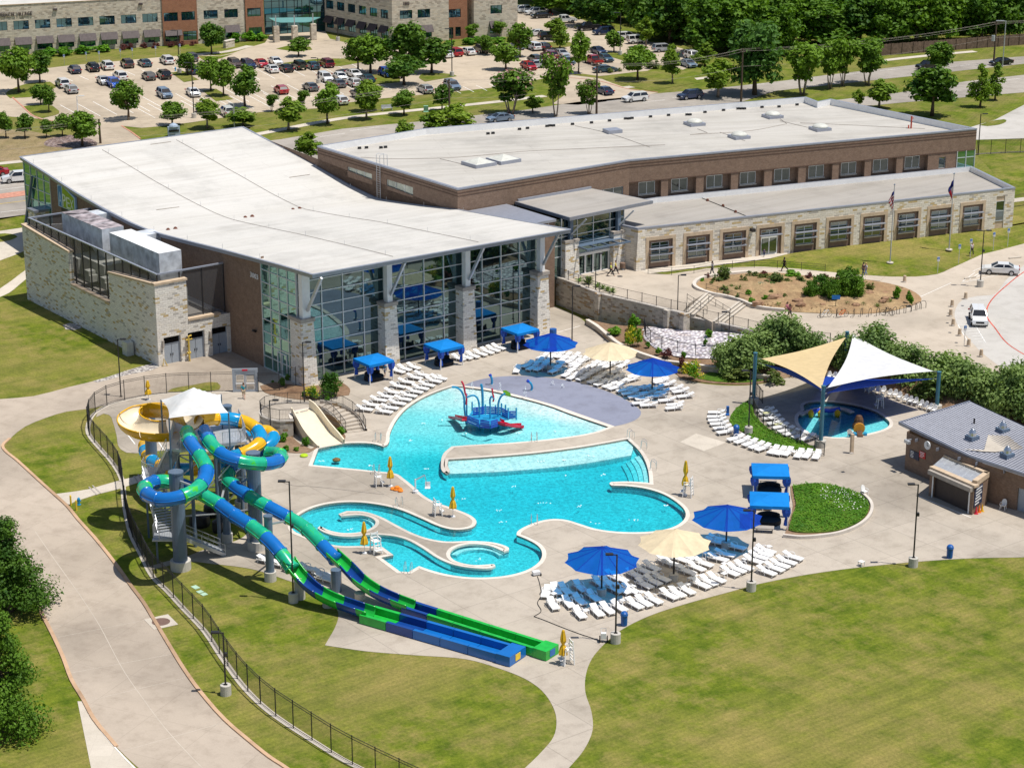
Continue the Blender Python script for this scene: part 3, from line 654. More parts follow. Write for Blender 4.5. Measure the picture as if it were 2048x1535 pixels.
for l in ([(12,187),(30,176),(60,167),(100,164),(112,175),(60,195),(20,197)], [(47,213),(75,210),(105,212),(118,228),(85,237),(70,232)], [(342,146),(365,142),(398,160),(368,165)], [(405,182),(432,178),(467,199),(432,203)], [(555,128),(640,118),(715,118),(730,124),(680,133),(600,130)], [(725,152),(770,148),(795,152),(800,165),(730,172)], [(845,147),(880,147),(905,149),(914,153),(850,164),(838,156)], [(1080,85),(1140,85),(1150,92),(1110,98),(1098,92)], [(1205,103),(1245,108),(1285,118),(1302,136),(1270,128),(1225,115)], [(1140,150),(1165,148),(1200,153),(1225,150),(1300,142),(1366,140),(1400,165),(1300,182),(1250,170),(1215,160)], [(552,98),(575,92),(620,94),(625,100),(590,104)], [(395,112),(440,113),(467,108),(440,118),(405,120)]):
 far('car_park_island', l, M['grass_far'], .05, 3)
mb = MB()
def pl(a, b): ribbon(mb, gl([a, b], Z1), .13, Z1 + .03)
for i in range(9): pl((128 + 31 * i, 155 - 3.0 * i), (146 + 31 * i, 147 - 3.0 * i + 16))
for i in range(12): pl((120 + 33 * i, 210 - 3.2 * i), (168 + 33 * i, 236 - 3.2 * i))
for i in range(9): pl((262 + 33 * i, 195 - 3.0 * i + 15), (310 + 33 * i, 221 - 3 * i + 15))
for i in range(8): pl((470 + 30 * i, 134 - 2.5 * i), (520 + 30 * i, 160 - 2.5 * i))
for i in range(8): pl((510 + 32 * i, 175 - 3 * i), (560 + 32 * i, 201 - 3 * i))
for i in range(6): pl((900 + 26 * i, 176 - 2.6 * i), (922 + 26 * i, 187 - 2.6 * i))
for i in range(7): pl((1050 + 26 * i, 118 - 2.4 * i), (1080 + 26 * i, 133 - 2.4 * i))
for a, b in (((1213,203),(1240,200)), ((1285,213 - 8),(1330,200)), ((1345,196),(1378,193)), ((1500,171),(1530,168)), ((1600,160),(1630,157)), ((1690,150),(1720,146)), ((1760,142),(1800,138)), ((1900,134),(1940,130)), ((1960,170),(1990,166)), ((2010,161),(2040,157)), ((640,274),(690,267)), ((683,285),(730,278)), ((0,372),(60,362)), ((0,380),(70,371)), ((0,425),(60,418)), ((700,262),(760,254))): pl(a, b)
tag(mb.build('street_markings', M['line']), kind='structure')
mb = MB(); ribbon(mb, gl([(-60,416),(0,408),(90,397)], Z1), .2, Z1 + .035); tag(mb.build('yellow_street_line', M['yellowline']), kind='structure')
mb = MB(); ribbon(mb, smooth(gl([(1138,156),(1165,158),(1200,163),(1230,171),(1255,178),(1316,185)], Z1), 3, False), .3, Z1 + .06)
ribbon(mb, smooth(gl([(25,195),(45,213),(80,238),(110,243)], Z1), 3, False), .3, Z1 + .06); ribbon(mb, gl([(243,252),(265,266),(281,278)], Z1), .3, Z1 + .06)
tag(mb.build('red_kerb_paint', M['paver']), kind='structure')
mb = MB()
for l in ([(-60,332),(0,327),(60,321)], [(500,271),(523,267),(683,237),(816,222),(983,205),(1090,192)], [(1245,176),(1300,169),(1366,161),(1420,155)], [(1760,122),(1850,112),(1950,103)], [(2018,402),(2060,397),(2120,390)], [(395,109),(450,104),(500,92)]):
 ribbon(mb, smooth(gl(l, Z1), 3, False), 1.9, Z1 + .03)
tag(mb.build('pavement', M['walk']), kind='structure')
far('right_driveway', [(1940,255),(1990,240),(2048,210),(2200,165),(2200,255),(2048,277),(1950,280)], M['parklot'], .03, 0)
far('right_driveway_island', [(1958,251),(1985,242),(2008,239),(2013,241),(1998,250),(1975,253)], M['grass_far'], .05, 3)
far('side_lawn', [(1950,306),(2048,304),(2200,300),(2200,415),(2048,445),(2020,450),(2000,360)], M['grass'], .012)
mb = MB(); mb.prism([p for p in offline(smooth(gl([(1950,309),(2000,306),(2060,304),(2200,300)], Z1), 2, False), .15)] + offline(smooth(gl([(1950,309),(2000,306),(2060,304),(2200,300)], Z1), 2, False), -.15)[::-1], Z1 - .1, Z1 + .12); tag(mb.build('lawn_kerb', M['walk']), kind='structure')
# ================================================================ recreation centre
def wallvec_rot(name_fn, rz):
 """same wall material for a wing that stands turned by rz in the building's frame"""
 global wallvec
 old = wallvec
 def wv(N, sc=1.0):
  t = N.n('ShaderNodeTexCoord'); mp = N.n('ShaderNodeMapping'); mp.inputs['Rotation'].default_value = (0, 0, rz); N.l(t, mp, 3, 0)
  s = N.n('ShaderNodeSeparateXYZ'); N.l(mp, s, 0, 0)
  a = N.n('ShaderNodeMath', operation='ADD'); N.l(s, a, 0, 0); N.l(s, a, 1, 1)
  c = N.n('ShaderNodeCombineXYZ'); N.l(a, c, 0, 0); N.l(s, c, 2, 1); return c
 wallvec = wv
 try: return name_fn()
 finally: wallvec = old
HA = R(37.2); HX = Vector((math.cos(HA), math.sin(HA), 0)); HY = Vector((-HX.y, HX.x, 0))
HO = Vector((-23.573, 218.045, 0))
def W(x, y, z=0.0): return HO + HX * x + HY * y + Vector((0, 0, z))
def loc(p): d = p - HO; return (d.dot(HX), d.dot(HY), p.z)
class Facade:
 """a vertical plane: s along it, z up, d out of it towards the right-hand side of its direction"""
 def __init__(s, A, B):
  s.A = Vector((A[0], A[1], 0)); s.B = Vector((B[0], B[1], 0)); s.u = (s.B - s.A).normalized(); s.n = Vector((s.u.y, -s.u.x, 0)); s.L = (s.B - s.A).length
 def p(s, a, z, d=0.0): return s.A + s.u * a + s.n * d + Vector((0, 0, z))
 def px(s, x, y):
  q = V(x, y, s.A, s.B); return ((q - s.A).dot(s.u), q.z)
 def blk(s, mb, s0, s1, z0, z1, d0, d1): return mb.frame(s.p(s0, z0, d0), s.u * (s1 - s0), s.n * (d1 - d0), (0, 0, z1 - z0))
 def quad(s, mb, s0, s1, z0, z1, d): return mb.quad(s.p(s0, z0, d), s.p(s1, z0, d), s.p(s1, z1, d), s.p(s0, z1, d))
 def frame_(s, mb, s0, s1, z0, z1, w, d0, d1):
  s.blk(mb, s0, s0 + w, z0, z1, d0, d1); s.blk(mb, s1 - w, s1, z0, z1, d0, d1); s.blk(mb, s0 + w, s1 - w, z0, z0 + w, d0, d1); s.blk(mb, s0 + w, s1 - w, z1 - w, z1, d0, d1)
def grid_wall(mb, F, s0, s1, z0, z1, holes, d=0.0, depth=.3):
 """a wall face with openings and their reveals"""
 xs = sorted({s0, s1, *[h[0] for h in holes], *[h[1] for h in holes]}); zs = sorted({z0, z1, *[h[2] for h in holes], *[h[3] for h in holes]})
 for a, b in zip(xs, xs[1:]):
  for c, e in zip(zs, zs[1:]):
   m_, n_ = (a + b) / 2, (c + e) / 2
   if not any(h[0] < m_ < h[1] and h[2] < n_ < h[3] for h in holes): F.quad(mb, a, b, c, e, d)
 for h in holes:
  a, b, c, e = h[:4]; q = lambda *p: mb.quad(*p)
  q(F.p(a, c, d), F.p(a, e, d), F.p(a, e, d - depth), F.p(a, c, d - depth)); q(F.p(b, c, d), F.p(b, c, d - depth), F.p(b, e, d - depth), F.p(b, e, d))
  q(F.p(a, e, d), F.p(b, e, d), F.p(b, e, d - depth), F.p(a, e, d - depth)); q(F.p(a, c, d), F.p(a, c, d - depth), F.p(b, c, d - depth), F.p(b, c, d))
def window(name, F, s0, s1, z0, z1, d, parent, nx=2, nz=1, fw=.07, glass='glass_dark', frame='mullion'):
 mb = MB(); F.frame_(mb, s0, s1, z0, z1, fw, d, d + .09)
 for i in range(1, nx): x = s0 + (s1 - s0) * i / nx; F.blk(mb, x - fw / 2, x + fw / 2, z0 + fw, z1 - fw, d, d + .085)
 for i in range(1, nz): z = z0 + (z1 - z0) * i / nz; F.blk(mb, s0 + fw, s1 - fw, z - fw / 2, z + fw / 2, d, d + .08)
 w_ = mb.build(name, M[frame], parent)
 g = MB(); F.quad(g, s0 + .02, s1 - .02, z0 + .02, z1 - .02, d + .03); g.build('pane', M[glass], w_); return w_
def text(name, string, F, s0, z0, size, d, m, parent, width=None, depth=.06, sy=1.0):
 """lettering standing on a facade, starting at s0 with its baseline at z0"""
 cu = bpy.data.curves.new(name, 'FONT'); cu.body = string; cu.size = 1; cu.extrude = depth / 2 / size; cu.resolution_u = 2
 t = bpy.data.objects.new('lettering_source', cu); COL.objects.link(t); bpy.context.view_layer.update()
 me = bpy.data.meshes.new_from_object(t.evaluated_get(bpy.context.evaluated_depsgraph_get()))
 bpy.data.objects.remove(t); mb = MB()
 xs = [v.co.x for v in me.vertices]; sx_ = size if width is None else width / max(1e-6, max(xs) - min(xs)); x0 = min(xs)
 mb.add([F.p(s0 + (v.co.x - x0) * sx_, z0 + v.co.y * size * sy, d + depth / 2 + v.co.z * size) for v in me.vertices], [list(p.vertices) for p in me.polygons])
 bpy.data.meshes.remove(me); return mb.build(name, m, parent)
RC = thing('recreation_centre', 'large brick, stone and glass recreation centre with pale roofs behind the pool deck', 'building', HO, HA)
LP = [(-4.08,13.47),(2.61,13.1),(9.12,12.64),(15.93,12.16),(23.06,11.59),(29.25,11.13),(33.09,10.88),(38.3,10.92),(45.69,11.32),(53.38,11.95),(61.34,12.9),(69.7,13.78)]
RP = [(-5.4,13.5),(5.2,12.6),(17.06,11.61),(24.16,10.75),(29.84,10.15),(34.87,9.66),(41.72,10.27),(46.67,10.95),(49.83,11.39),(59.62,12.54),(69.9,13.7)]
def prof(P_, y):
 for (a, b), (c, e) in zip(P_, P_[1:]):
  if y <= c: return b + (e - b) * (y - a) / (c - a)
 return P_[-1][1]
def rz_(x, t):
 yl = -4.08 + t * (69.7 + 4.08); yr = -5.4 + t * (69.9 + 5.4); f = (x + .4) / 34.4
 k = f * f * (3 - 2 * f)
 return yl + (yr - yl) * f, prof(LP, yl) * (1 - k) + prof(RP, yr) * k
nx, ny = 18, 44
mb = MB(); vs = []; xs = [-.4 + 34.4 * i / nx for i in range(nx + 1)]
for j in range(ny + 1):
 for x in xs:
  y, z = rz_(x, j / ny); vs.append(W(x, y, z))
nn = nx + 1; fs = [[j * nn + i, j * nn + i + 1, j * nn + nn + i + 1, j * nn + nn + i] for j in range(ny) for i in range(nx)]
mb.add(vs, fs)
lo = [p - Vector((0, 0, .42)) for p in vs]; mb.k = 1; mb.add(lo, [f[::-1] for f in fs])
rim = [i for i in range(nn)] + [j * nn + nx for j in range(1, ny + 1)] + [ny * nn + i for i in range(nx - 1, -1, -1)] + [j * nn for j in range(ny - 1, 0, -1)]
b0 = len(mb.v); k = len(rim); off = Vector((0, 0, .03))
mb.add([vs[i] + off for i in rim] + [lo[i] for i in rim], [[i, k + i, k + (i + 1) % k, (i + 1) % k] for i in range(k)])
hall_roof = mb.build('roof', [M['roof_white'], M['fascia']], RC)
hall_roof['label'] = 'long white roof dipping in the middle over the pool hall'
mb = MB()
for i0 in range(k):   # metal edge strip round the roof
 a, b = vs[rim[i0]], vs[rim[(i0 + 1) % k]]; mb.bar(a + Vector((0, 0, .02)), b + Vector((0, 0, .02)), .3, .07)
mb.build('roof_edge', M['coping_metal'], hall_roof)
mb = MB()
for x in (10.9, 22.3):
 mb.tube([W(x, *rz_(x, t / 44)) + Vector((0, 0, .05)) for t in range(1, 44)], .028, 4)
for x, t0 in ((5, .62), (28, .7), (18, .97)): mb.tube([W(x + i * .8, *rz_(x + i * .8, t0)) + Vector((0, 0, .05)) for i in range(5)], .04, 4)
mb.build('lightning_cable', M['cap'], hall_roof)
for t in range(2, 44, 5):
 for x in (0, 11, 22.4, 33.5):
  p = W(x, *rz_(x, t / 44)); mb = MB(); mb.bar(p, p + Vector((0, 0, .55)), .03); mb.build('lightning_rod', M['steel'], hall_roof)
for px, py in ((344,457),(496,434),(592,419)):
 o = V(px, py, W(0, 0), W(0, 1)); best = min(((x, t / 200) for x in [q * .5 for q in range(68)] for t in range(200)), key=lambda q: (lambda p: abs(1024 + FOC * p.x / (p.y * CT - (p.z - CAMH) * ST) - px) + abs(767.5 - FOC * (p.y * ST + (p.z - CAMH) * CT) / (p.y * CT - (p.z - CAMH) * ST) - py))(W(q[0], *rz_(*q))))
 mb = MB(); c = W(best[0], *rz_(*best))
 for dx in (-.5, .5): mb.cyl(c + HX * dx, .3, .22, .12, 8)
 mb.build('roof_drain', mat('rusty_drain', (.14, .05, .03), .8) if 'rusty_drain' not in bpy.data.materials else bpy.data.materials['rusty_drain'], hall_roof)
FR = Facade(W(0, 0), W(34, 0)); FL = Facade(W(0, 70), W(0, 0)); FB = Facade(W(34, 6.8), W(41.4, 6.8))
def under(x, y): # roof underside
 t = (y + 4.6) / 74.5; return rz_(x, max(0, min(1, t)))[1] - .45
g = MB(); zt = under(0, 0); zt2 = under(34, 0)
g.quad(W(0, 0, 0), W(34, 0, 0), W(34, 0, zt2), W(0, 0, zt))
gw = g.build('glass_wall', M['glass'], RC)
mb = MB(); RH = 1.44
for i in range(0, 38):
 x = i * .9
cols_x = [0.06] + [2.75 * i + .4 for i in range(1, 13)] + [33.9]
for x in cols_x: FR.blk(mb, x - .05, x + .05, 0, under(x, 0), 0, .13)
for j in range(0, 9):
 z = .08 + RH * j; FR.blk(mb, 0, 34, z - .05, z + .05, .01, .1)
mb.build('mullion_grid', M['mullion'], gw)
g = MB(); g.quad(W(0, 7.44, 0), W(0, 0, 0), W(0, 0, zt), W(0, 7.44, under(0, 7.44)))
gl_ = g.build('glass_wall', M['glass_green'], RC)
mb = MB()
for i in range(5): y = 7.44 * i / 4; FL.blk(mb, 70 - y - .06, 70 - y + .06, 0, under(0, y), 0, .1)
for j in range(9): z = .08 + RH * j; FL.blk(mb, 62.56, 70, z - .05, z + .05, .005, .085)
mb.build('mullion_grid', M['mullion'], gl_)
mb = MB(); FL.frame_(mb, 65.6, 67.6, 0, 2.7, .09, .02, .14); FL.blk(mb, 66.56, 66.64, .1, 2.6, .02, .13); mb.build('door', M['white_metal'], gl_)
g = MB(); g.quad(W(0, 69.6, 3), W(0, 61.6, 3), W(0, 61.6, under(0, 61.6)), W(0, 69.6, under(0, 69.6)))
gl2 = g.build('glass_wall', M['glass_green'], RC); mb = MB()
for i in range(5): y = 61.6 + 8 * i / 4; FL.blk(mb, 70 - y - .06, 70 - y + .06, 3, under(0, min(y, 69.6)), 0, .1)
for j in range(6): z = 3.6 + 1.6 * j; FL.blk(mb, .4, 8.4, z - .05, z + .05, .005, .085)
mb.build('mullion_grid', M['mullion'], gl2)
g = MB(); g.quad(W(34, 0, 0), W(34, 6.8, 0), W(34, 6.8, under(34, 6.8)), W(34, 0, under(34, 0))); g.build('glass_wall', M['glass'], RC)
mb = MB(); mb.bar(W(-.2, 70.5, 3.4), W(-.3, 66.5, 11.6), .3); mb.build('leaning_post', M['steel_blue'], RC)
mb = MB(); mb.box(W(-1.0, 63.5, 2.5), 2.2, 2.0, 5.2, HA); pr = mb.build('stone_pier', M['stone'], RC); mb = MB(); mb.box(W(-1.0, 63.5, 7.7), 2.5, 2.3, .3, HA); mb.build('pier_cap', M['fascia'], pr)
mb = MB(); n_ = 20; ys = [7.44 + (61.6 - 7.44) * i / n_ for i in range(n_ + 1)]
for a, b in zip(ys, ys[1:]): mb.quad(W(0, b, 0), W(0, a, 0), W(0, a, under(0, a)), W(0, b, under(0, b)))
mb.quad(W(0, 7.44, 0), W(.4, 7.44, 0), W(.4, 7.44, 13), W(0, 7.44, 13))
ext = mb.build('wall', M['brick'], RC)
mb = MB(); a, b = 69.6, 62; mb.quad(W(34, 69.6, 3), W(0, 69.6, 3), W(0, 69.6, 13.2), W(34, 69.6, 13.2)); mb.quad(W(34, 17, 3), W(34, 69.6, 3), W(34, 69.6, 13.2), W(34, 17, 11.2)); mb.build('wall', M['brick'], RC)
mb = MB(); FB.blk(mb, 0, 7.4, -.1, 11.0, -.3, 0); bw = mb.build('wall', M['brick'], RC)
mb = MB(); FB.blk(mb, -.0, 7.5, 11.0, 11.3, -10, .15); mb.build('wall_coping', M['coping_metal'], bw)
window('window', FB, 2.6, 4.6, 6.2, 9.2, .02, RC, 2, 3, .1)
mb = MB()
for z in (7.2, 8.2): FB.blk(mb, 2.2, 5.0, z, z + .1, .1, .55)
mb.build('sunshade', M['coping_metal'], RC)
text('street_number', '3003', FL, 60.15, 10.15, .85, .02, M['white_metal'], RC, 1.75)
mb = MB(); mb.bar(FL.p(60.9, 3.9, .05), FL.p(60.9, 4.1, .45), .28); mb.build('wall_lamp', M['dark_metal'], RC)
sh = [(58.85,9.1),(53.8,9.1),(53.8,11.1),(57.5,12.25),(58.85,11.9)]
def shp(l, d0, d1):
 m_ = MB(); a = [FL.p(70 - y, z, d0) for y, z in l]; b = [FL.p(70 - y, z, d1) for y, z in l]; n = len(l); m_.add(a + b, [list(range(n, 2 * n)), *[[i, (i + 1) % n, n + (i + 1) % n, n + i] for i in range(n)]]); return m_
blue_p, green_p, pale = mat('sign_blue', (.03, .18, .42), .4), mat('sign_green', (.26, .40, .01), .4), mat('sign_pale_blue', (.42, .58, .74), .4)
sg = shp(sh, .02, .3).build('name_sign', pale, RC)
shp([(58.7,9.2),(57.6,9.2),(57.6,12.05),(58.7,11.75)], .3, .32).build('sign_field', blue_p, sg)
shp([(57.55,9.2),(54.1,9.2),(54.1,11.0),(57.4,12.0)], .3, .32).build('sign_field', green_p, sg)
lt = mat('sign_letters', (.72, .78, .62), .4)
for ch, y, h_ in (('A', 58.6, 2.1), ('P', 57.45, 2.0), ('E', 56.3, 1.75), ('X', 55.25, 1.6)): text('sign_letter', ch, FL, 70 - y, 9.3, h_ * 1.25, .325, pale if ch == 'A' else lt, sg, 1.0, .03)
mb = MB(); FL.blk(mb, 11.6, 15.4, 8.5, 8.95, .03, .15); mb.build('sign_lettering_bar', M['black'], RC)
for i, (x, zc) in enumerate(((.65, 7.3), (11.5, 7.3), (22.35, 7.3), (33.25, 7.3))):
 mb = MB(); y0, y1 = (-1.35, 1.2) if i == 0 else (-1.55, .25)
 bot = [W(x - .98, y0, -.05), W(x + .98, y0, -.05), W(x + .98, y1, -.05), W(x - .98, y1, -.05)]; top = [W(x - .93, y0 + .12, zc), W(x + .68, y0 + .12, zc), W(x + .68, y1 - .1, zc), W(x - .93, y1 - .1, zc)]
 mb.add(bot + top, [[0, 1, 5, 4], [1, 2, 6, 5], [2, 3, 7, 6], [3, 0, 4, 7], [4, 5, 6, 7]])
 c = mb.build('stone_column', M['stone'], RC)
 mb = MB(); mb.frame(W(x - 1.05, y0 - .02, zc), HX * 1.85, HY * (y1 - y0 + .05), (0, 0, .42)); mb.build('column_cap', M['cap'], c)
 w2 = .5 if i == 0 else .34
 mb = MB(); mb.frame(W(x - w2 - .1, y0 + .25, zc + .42), HX * 2 * w2, HY * .75, (0, 0, under(x, -1) - zc - .42)); mb.build('column_post', M['white_metal'], c)
 mb = MB(); mb.bar(W(x - .1, y0 + .1, zc + 1.3), W(x - .05, -4.3, under(x, -4.3) - .02), .26, .3); mb.build('strut', M['steel'], c)
SX = -9.45
FS = Facade(W(SX, 50), W(SX, 15)); FF = Facade(W(SX, 15), W(0, 15)); FBk = Facade(W(0, 50), W(SX, 50))
mb = MB()
def slab(F, s0, s1, z0, za, zb, d0=-.55, d1=0.0):
 p = [F.p(s0, z0, d0), F.p(s1, z0, d0), F.p(s1, z0, d1), F.p(s0, z0, d1), F.p(s0, za, d0), F.p(s1, zb, d0), F.p(s1, zb, d1), F.p(s0, za, d1)]
 mb.add(p, [[0, 3, 2, 1], [4, 5, 6, 7], [0, 1, 5, 4], [1, 2, 6, 5], [2, 3, 7, 6], [3, 0, 4, 7]])
slab(FS, 0, 35, -.3, 4.72, 4.72); slab(FS, 0, 13, 4.72, 9.57, 8.75); slab(FS, 23.5, 35, 4.72, 8.45, 9.5)
slab(FBk, .1, 9.4, 0, 8.7, 9.5)
sw = mb.build('wall', M['stone'], RC)
mb = MB(); D = [(1.0, 2.9), (4.4, 6.4), (7.3, 9.1)]
D = [(FF.px(990 / 3, 730)[0], FF.px(1092 / 3, 727)[0]), (FF.px(1135 / 3, 722)[0], FF.px(1235 / 3, 718)[0]), (FF.px(1279 / 3, 710)[0], FF.px(1372 / 3, 707)[0])]
grid_wall(mb, FF, 0.02, 9.45, -.3, 4.7, [(a, b, -.3, 3.25) for a, b in D], .003, .45); FF.quad(mb, .02, 4.0, 4.7, 9.52, .003); FF.quad(mb, 4.0, 4.0, 4.7, 9.5, 0)
mb.quad(FF.p(4.0, 4.7, .003), FF.p(4.0, 4.7, -.55), FF.p(4.0, 9.52, -.55), FF.p(4.0, 9.52, .003)); mb.quad(FF.p(.02, 4.7, -.55), FF.p(.02, 9.52, -.55), FF.p(4.0, 9.52, -.55), FF.p(4.0, 4.7, -.55))
sf = mb.build('wall', M['stone'], RC)
mb = MB(); FF.blk(mb, -.1, 4.1, 9.53, 9.78, -.65, .12); FF.blk(mb, 4.03, 8.2, 4.7, 4.95, -.6, .12)
for s0, s1, za, zb in ((-.1, 13.1, 9.58, 8.76), (23.4, 34.9, 8.46, 9.51)):
 p = [FS.p(s0, za, -.65), FS.p(s1, zb, -.65), FS.p(s1, zb, .1), FS.p(s0, za, .1)]; mb.add(p + [q + Vector((0, 0, .24)) for q in p], [[0, 3, 2, 1], [4, 5, 6, 7], [0, 1, 5, 4], [1, 2, 6, 5], [2, 3, 7, 6], [3, 0, 4, 7]])
FS.blk(mb, 13.15, 23.35, 4.73, 4.95, -.62, .06)
mb.build('wall_coping', M['caststone'], sw)
for i, (a, b) in enumerate(D):
 mb = MB(); FF.frame_(mb, a, b, -.1, 3.2, .08, -.4, -.28); FF.blk(mb, a + .08, b - .08, 0, 2.35, -.4, -.3); FF.blk(mb, a + .08, b - .08, 2.35, 2.43, -.4, -.26)
 dr = mb.build('door', M['door_grey'], RC)
 mb = MB(); m_ = (a + b) / 2; FF.blk(mb, m_ - .015, m_ + .015, 0, 2.35, -.3, -.285); mb.k = 0
 for k_ in range(3): FF.blk(mb, a + .12, b - .12, 2.55 + k_ * .22, 2.6 + k_ * .22, -.36, -.27)
 for sgn in (-1, 1): FF.blk(mb, m_ + sgn * .14 - .03, m_ + sgn * .14 + .03, .95, 1.2, -.3, -.22)
 mb.build('door_fittings', M['black'], dr)
for s_ in (.5, 3.6, 6.6): mb = MB(); FF.blk(mb, s_, s_ + .22, 2.2, 3.0, .01, .25); mb.build('wall_lamp', M['cap'], RC)
mb = MB(); mb.tube([FF.p(3.75, 0, .35), FF.p(3.75, 3.0, .35), FF.p(4.1, 3.05, .4)], .11, 8); mb.tube([FF.p(3.4, 2.6, .35), FF.p(4.2, 2.6, .35)], .09, 8); mb.tube([FF.p(3.55, 1.0, .3), FF.p(3.95, 1.0, .3)], .16, 8); mb.build('gas_pipe', M['yellowline'], RC)
mb = MB(); mb.tube([FF.p(.35, .1, .3), FF.p(.5, .9, .3), FF.p(.8, .1, .5)], .07, 6); mb.build('hose', M['yellowline'], RC)
mb = MB(); FS.blk(mb, 28.2, 29.4, 0, 1.6, .25, 1.1); mb.build('electrical_cabinet', M['hvac'], RC)
FS2 = Facade(W(-8.8, 49.2), W(-8.8, 15.6)); FF2 = Facade(W(-8.8, 15.6), W(-.3, 15.6)); FB2 = Facade(W(-.3, 49.2), W(-8.8, 49.2))
N = NT('screen_mesh'); tb = N.n('ShaderNodeBsdfTransparent'); db = N.n('ShaderNodeBsdfPrincipled'); db.inputs['Base Color'].default_value = (.07, .07, .075, 1); db.inputs['Roughness'].default_value = .5
mx = N.n('ShaderNodeMixShader'); mx.inputs[0].default_value = .62; oo = N.n('ShaderNodeOutputMaterial'); N.l(tb, mx, 0, 1); N.l(db, mx, 0, 2); N.l(mx, oo); M['mesh'] = N.m
g = MB(); FS2.quad(g, 0, FS2.L, 4.7, 10.55, 0); FF2.quad(g, 0, FF2.L, 4.7, 10.5, 0); FB2.quad(g, 0, FB2.L, 4.7, 10.5, 0)
scn = g.build('roof_screen', M['mesh'], RC); mb = MB()
for i in range(17): s_ = FS2.L * i / 16; FS2.blk(mb, s_ - .06, s_ + .06, 4.7, 10.55, -.08, .07)
for i in range(4): s_ = FF2.L * i / 3; FF2.blk(mb, s_ - .06, s_ + .06, 4.7, 10.5, -.08, .07); FB2.blk(mb, s_ - .06, s_ + .06, 4.7, 10.5, -.08, .07)
FS2.blk(mb, 0, FS2.L, 5.2, 5.35, -.07, .09); mb.build('screen_post', M['dark_metal'], scn)
mb = MB(); FS2.blk(mb, -.1, FS2.L + .1, 10.55, 10.68, -.12, .14); FF2.blk(mb, .14, FF2.L, 10.5, 10.66, -.12, .14); FB2.blk(mb, 0, FB2.L - .14, 10.5, 10.66, -.12, .14); mb.build('screen_rail', M['coping_metal'], scn)
mb = MB(); mb.frame(W(-9.3, 15.2, 4.3), HX * 9.25, HY * 34.6, (0, 0, .3)); mb.build('roof', M['roof_grey'], RC)
def ahu(y0, len_, top_m, lab):
 mb = MB(); x0 = -6.6
 mb.frame(W(x0, y0, 5.0), HX * 3.4, HY * len_ * .55, (0, 0, 2.4)); mb.frame(W(x0 - .2, y0 + len_ * .6, 5.0), HX * 3.2, HY * 2.6, (0, 0, 1.9)); mb.build('air_handler', M['hvac'], RC)
 mb = MB(); z0 = 8.6; yb = y0 + 2.2; a = [W(-5.5, yb, z0), W(-2.6, yb, z0), W(-2.6, yb + len_, z0), W(-5.5, yb + len_, z0)]
 mb.prism(a, z0, z0 + 2.7, False, True)
 q = [W(-5.0, yb + .25, 7.3), W(-3.1, yb + .25, 7.3), W(-3.1, yb + 2.7, 7.3), W(-5.0, yb + 2.7, 7.3)]; t = [W(-5.5, yb, z0), W(-2.6, yb, z0), W(-2.6, yb + 3.1, z0), W(-5.5, yb + 3.1, z0)]
 mb.add(q + t, [[0, 1, 5, 4], [1, 2, 6, 5], [2, 3, 7, 6], [3, 0, 4, 7]])
 mb.prism([W(-2.6, yb + len_ - 2.6, z0), W(.0, yb + len_ - 2.6, z0), W(.0, yb + len_ - .2, z0), W(-2.6, yb + len_ - .2, z0)], z0, z0 + 2.4)
 for k_ in range(1, 4): mb.frame(W(-5.53, yb + len_ * k_ / 4, z0 - .02), HX * 2.96, HY * .06, (0, 0, 2.76))
 d = mb.build('air_duct', M['duct'], RC); d['label'] = lab
 mb = MB(); mb.prism([p for p in a], z0 + 2.7, z0 + 2.73); mb.build('duct_top', top_m, d)
 for dy in (1.2, len_ - 1): mb = MB(); mb.frame(W(-7.9, y0 + dy, 5.3), HX * 1.2, HY * 1.8, (0, 0, .8)); mb.frame(W(-7.9, y0 + dy + .3, 6.1), HX * .9, HY * 1.2, (0, 0, .5)); mb.build('roof_fan_hood', M['hvac'], RC)
ahu(19.0, 12.5, M['white_metal'], 'white topped metal duct nearer the pool'); ahu(33.5, 11.0, M['duct_dark'], 'rust stained metal duct farther from the pool')
mb = MB()
for dx in (0, .35, .7): mb.tube([W(-1.9 + dx, 16.5, 5.1), W(-1.9 + dx, 46, 5.1)], .12, 6)
mb.build('pipework', M['steel'], RC)
ZB = 14.25; BP = [(34.0,17.0),(62.0,17.0),(115.0,3.4),(115.0,32.2),(112.0,31.9),(113.2,35.7),(52.6,50.8),(34.0,49.7)]
BLK = [W(x, y) for x, y in BP]
F1, F2, F3, F4 = (Facade(BLK[0], BLK[1]), Facade(BLK[1], BLK[2]), Facade(BLK[2], BLK[3]), Facade(BLK[7], BLK[0]))
brick2 = wallvec_rot(lambda: brick_mat('brown_brick_wing', (.20, .125, .083), (.265, .175, .12), (.26, .20, .16)), R(13.9))
stone2 = wallvec_rot(lambda: stone_mat('limestone_ashlar_wing', [(0, (.80, .74, .65)), (.4, (.72, .66, .57)), (.62, (.76, .69, .58)), (.8, (.5, .46, .41)), (.88, (.56, .42, .21)), (.95, (.66, .55, .36))], .7, .27), R(13.9))
mb = MB(); ZS = 11.25; WR = 8.2
wl = []
for a, b in ((695,0),(770,0)): pass
w4 = [(F4.px(695,344)[0], F4.px(744,360)[0], F4.px(720,346)[1] , F4.px(720,360)[1]), (F4.px(773,366)[0], F4.px(826,386)[0], F4.px(800,372)[1], F4.px(800,386)[1])]
w4 = [(a, b, min(z0, z1) - .1, max(z0, z1) + .35) for a, b, z0, z1 in w4]
grid_wall(mb, F4, 0, F4.L, 2, ZB, w4)
w1 = [(20.5, 27.0, 9.2, 10.9), (6.5, 9.3, 7.6, 11.0)]
grid_wall(mb, F1, 0, F1.L, 2, ZB, w1)
b1 = mb.build('wall', M['brick'], RC)
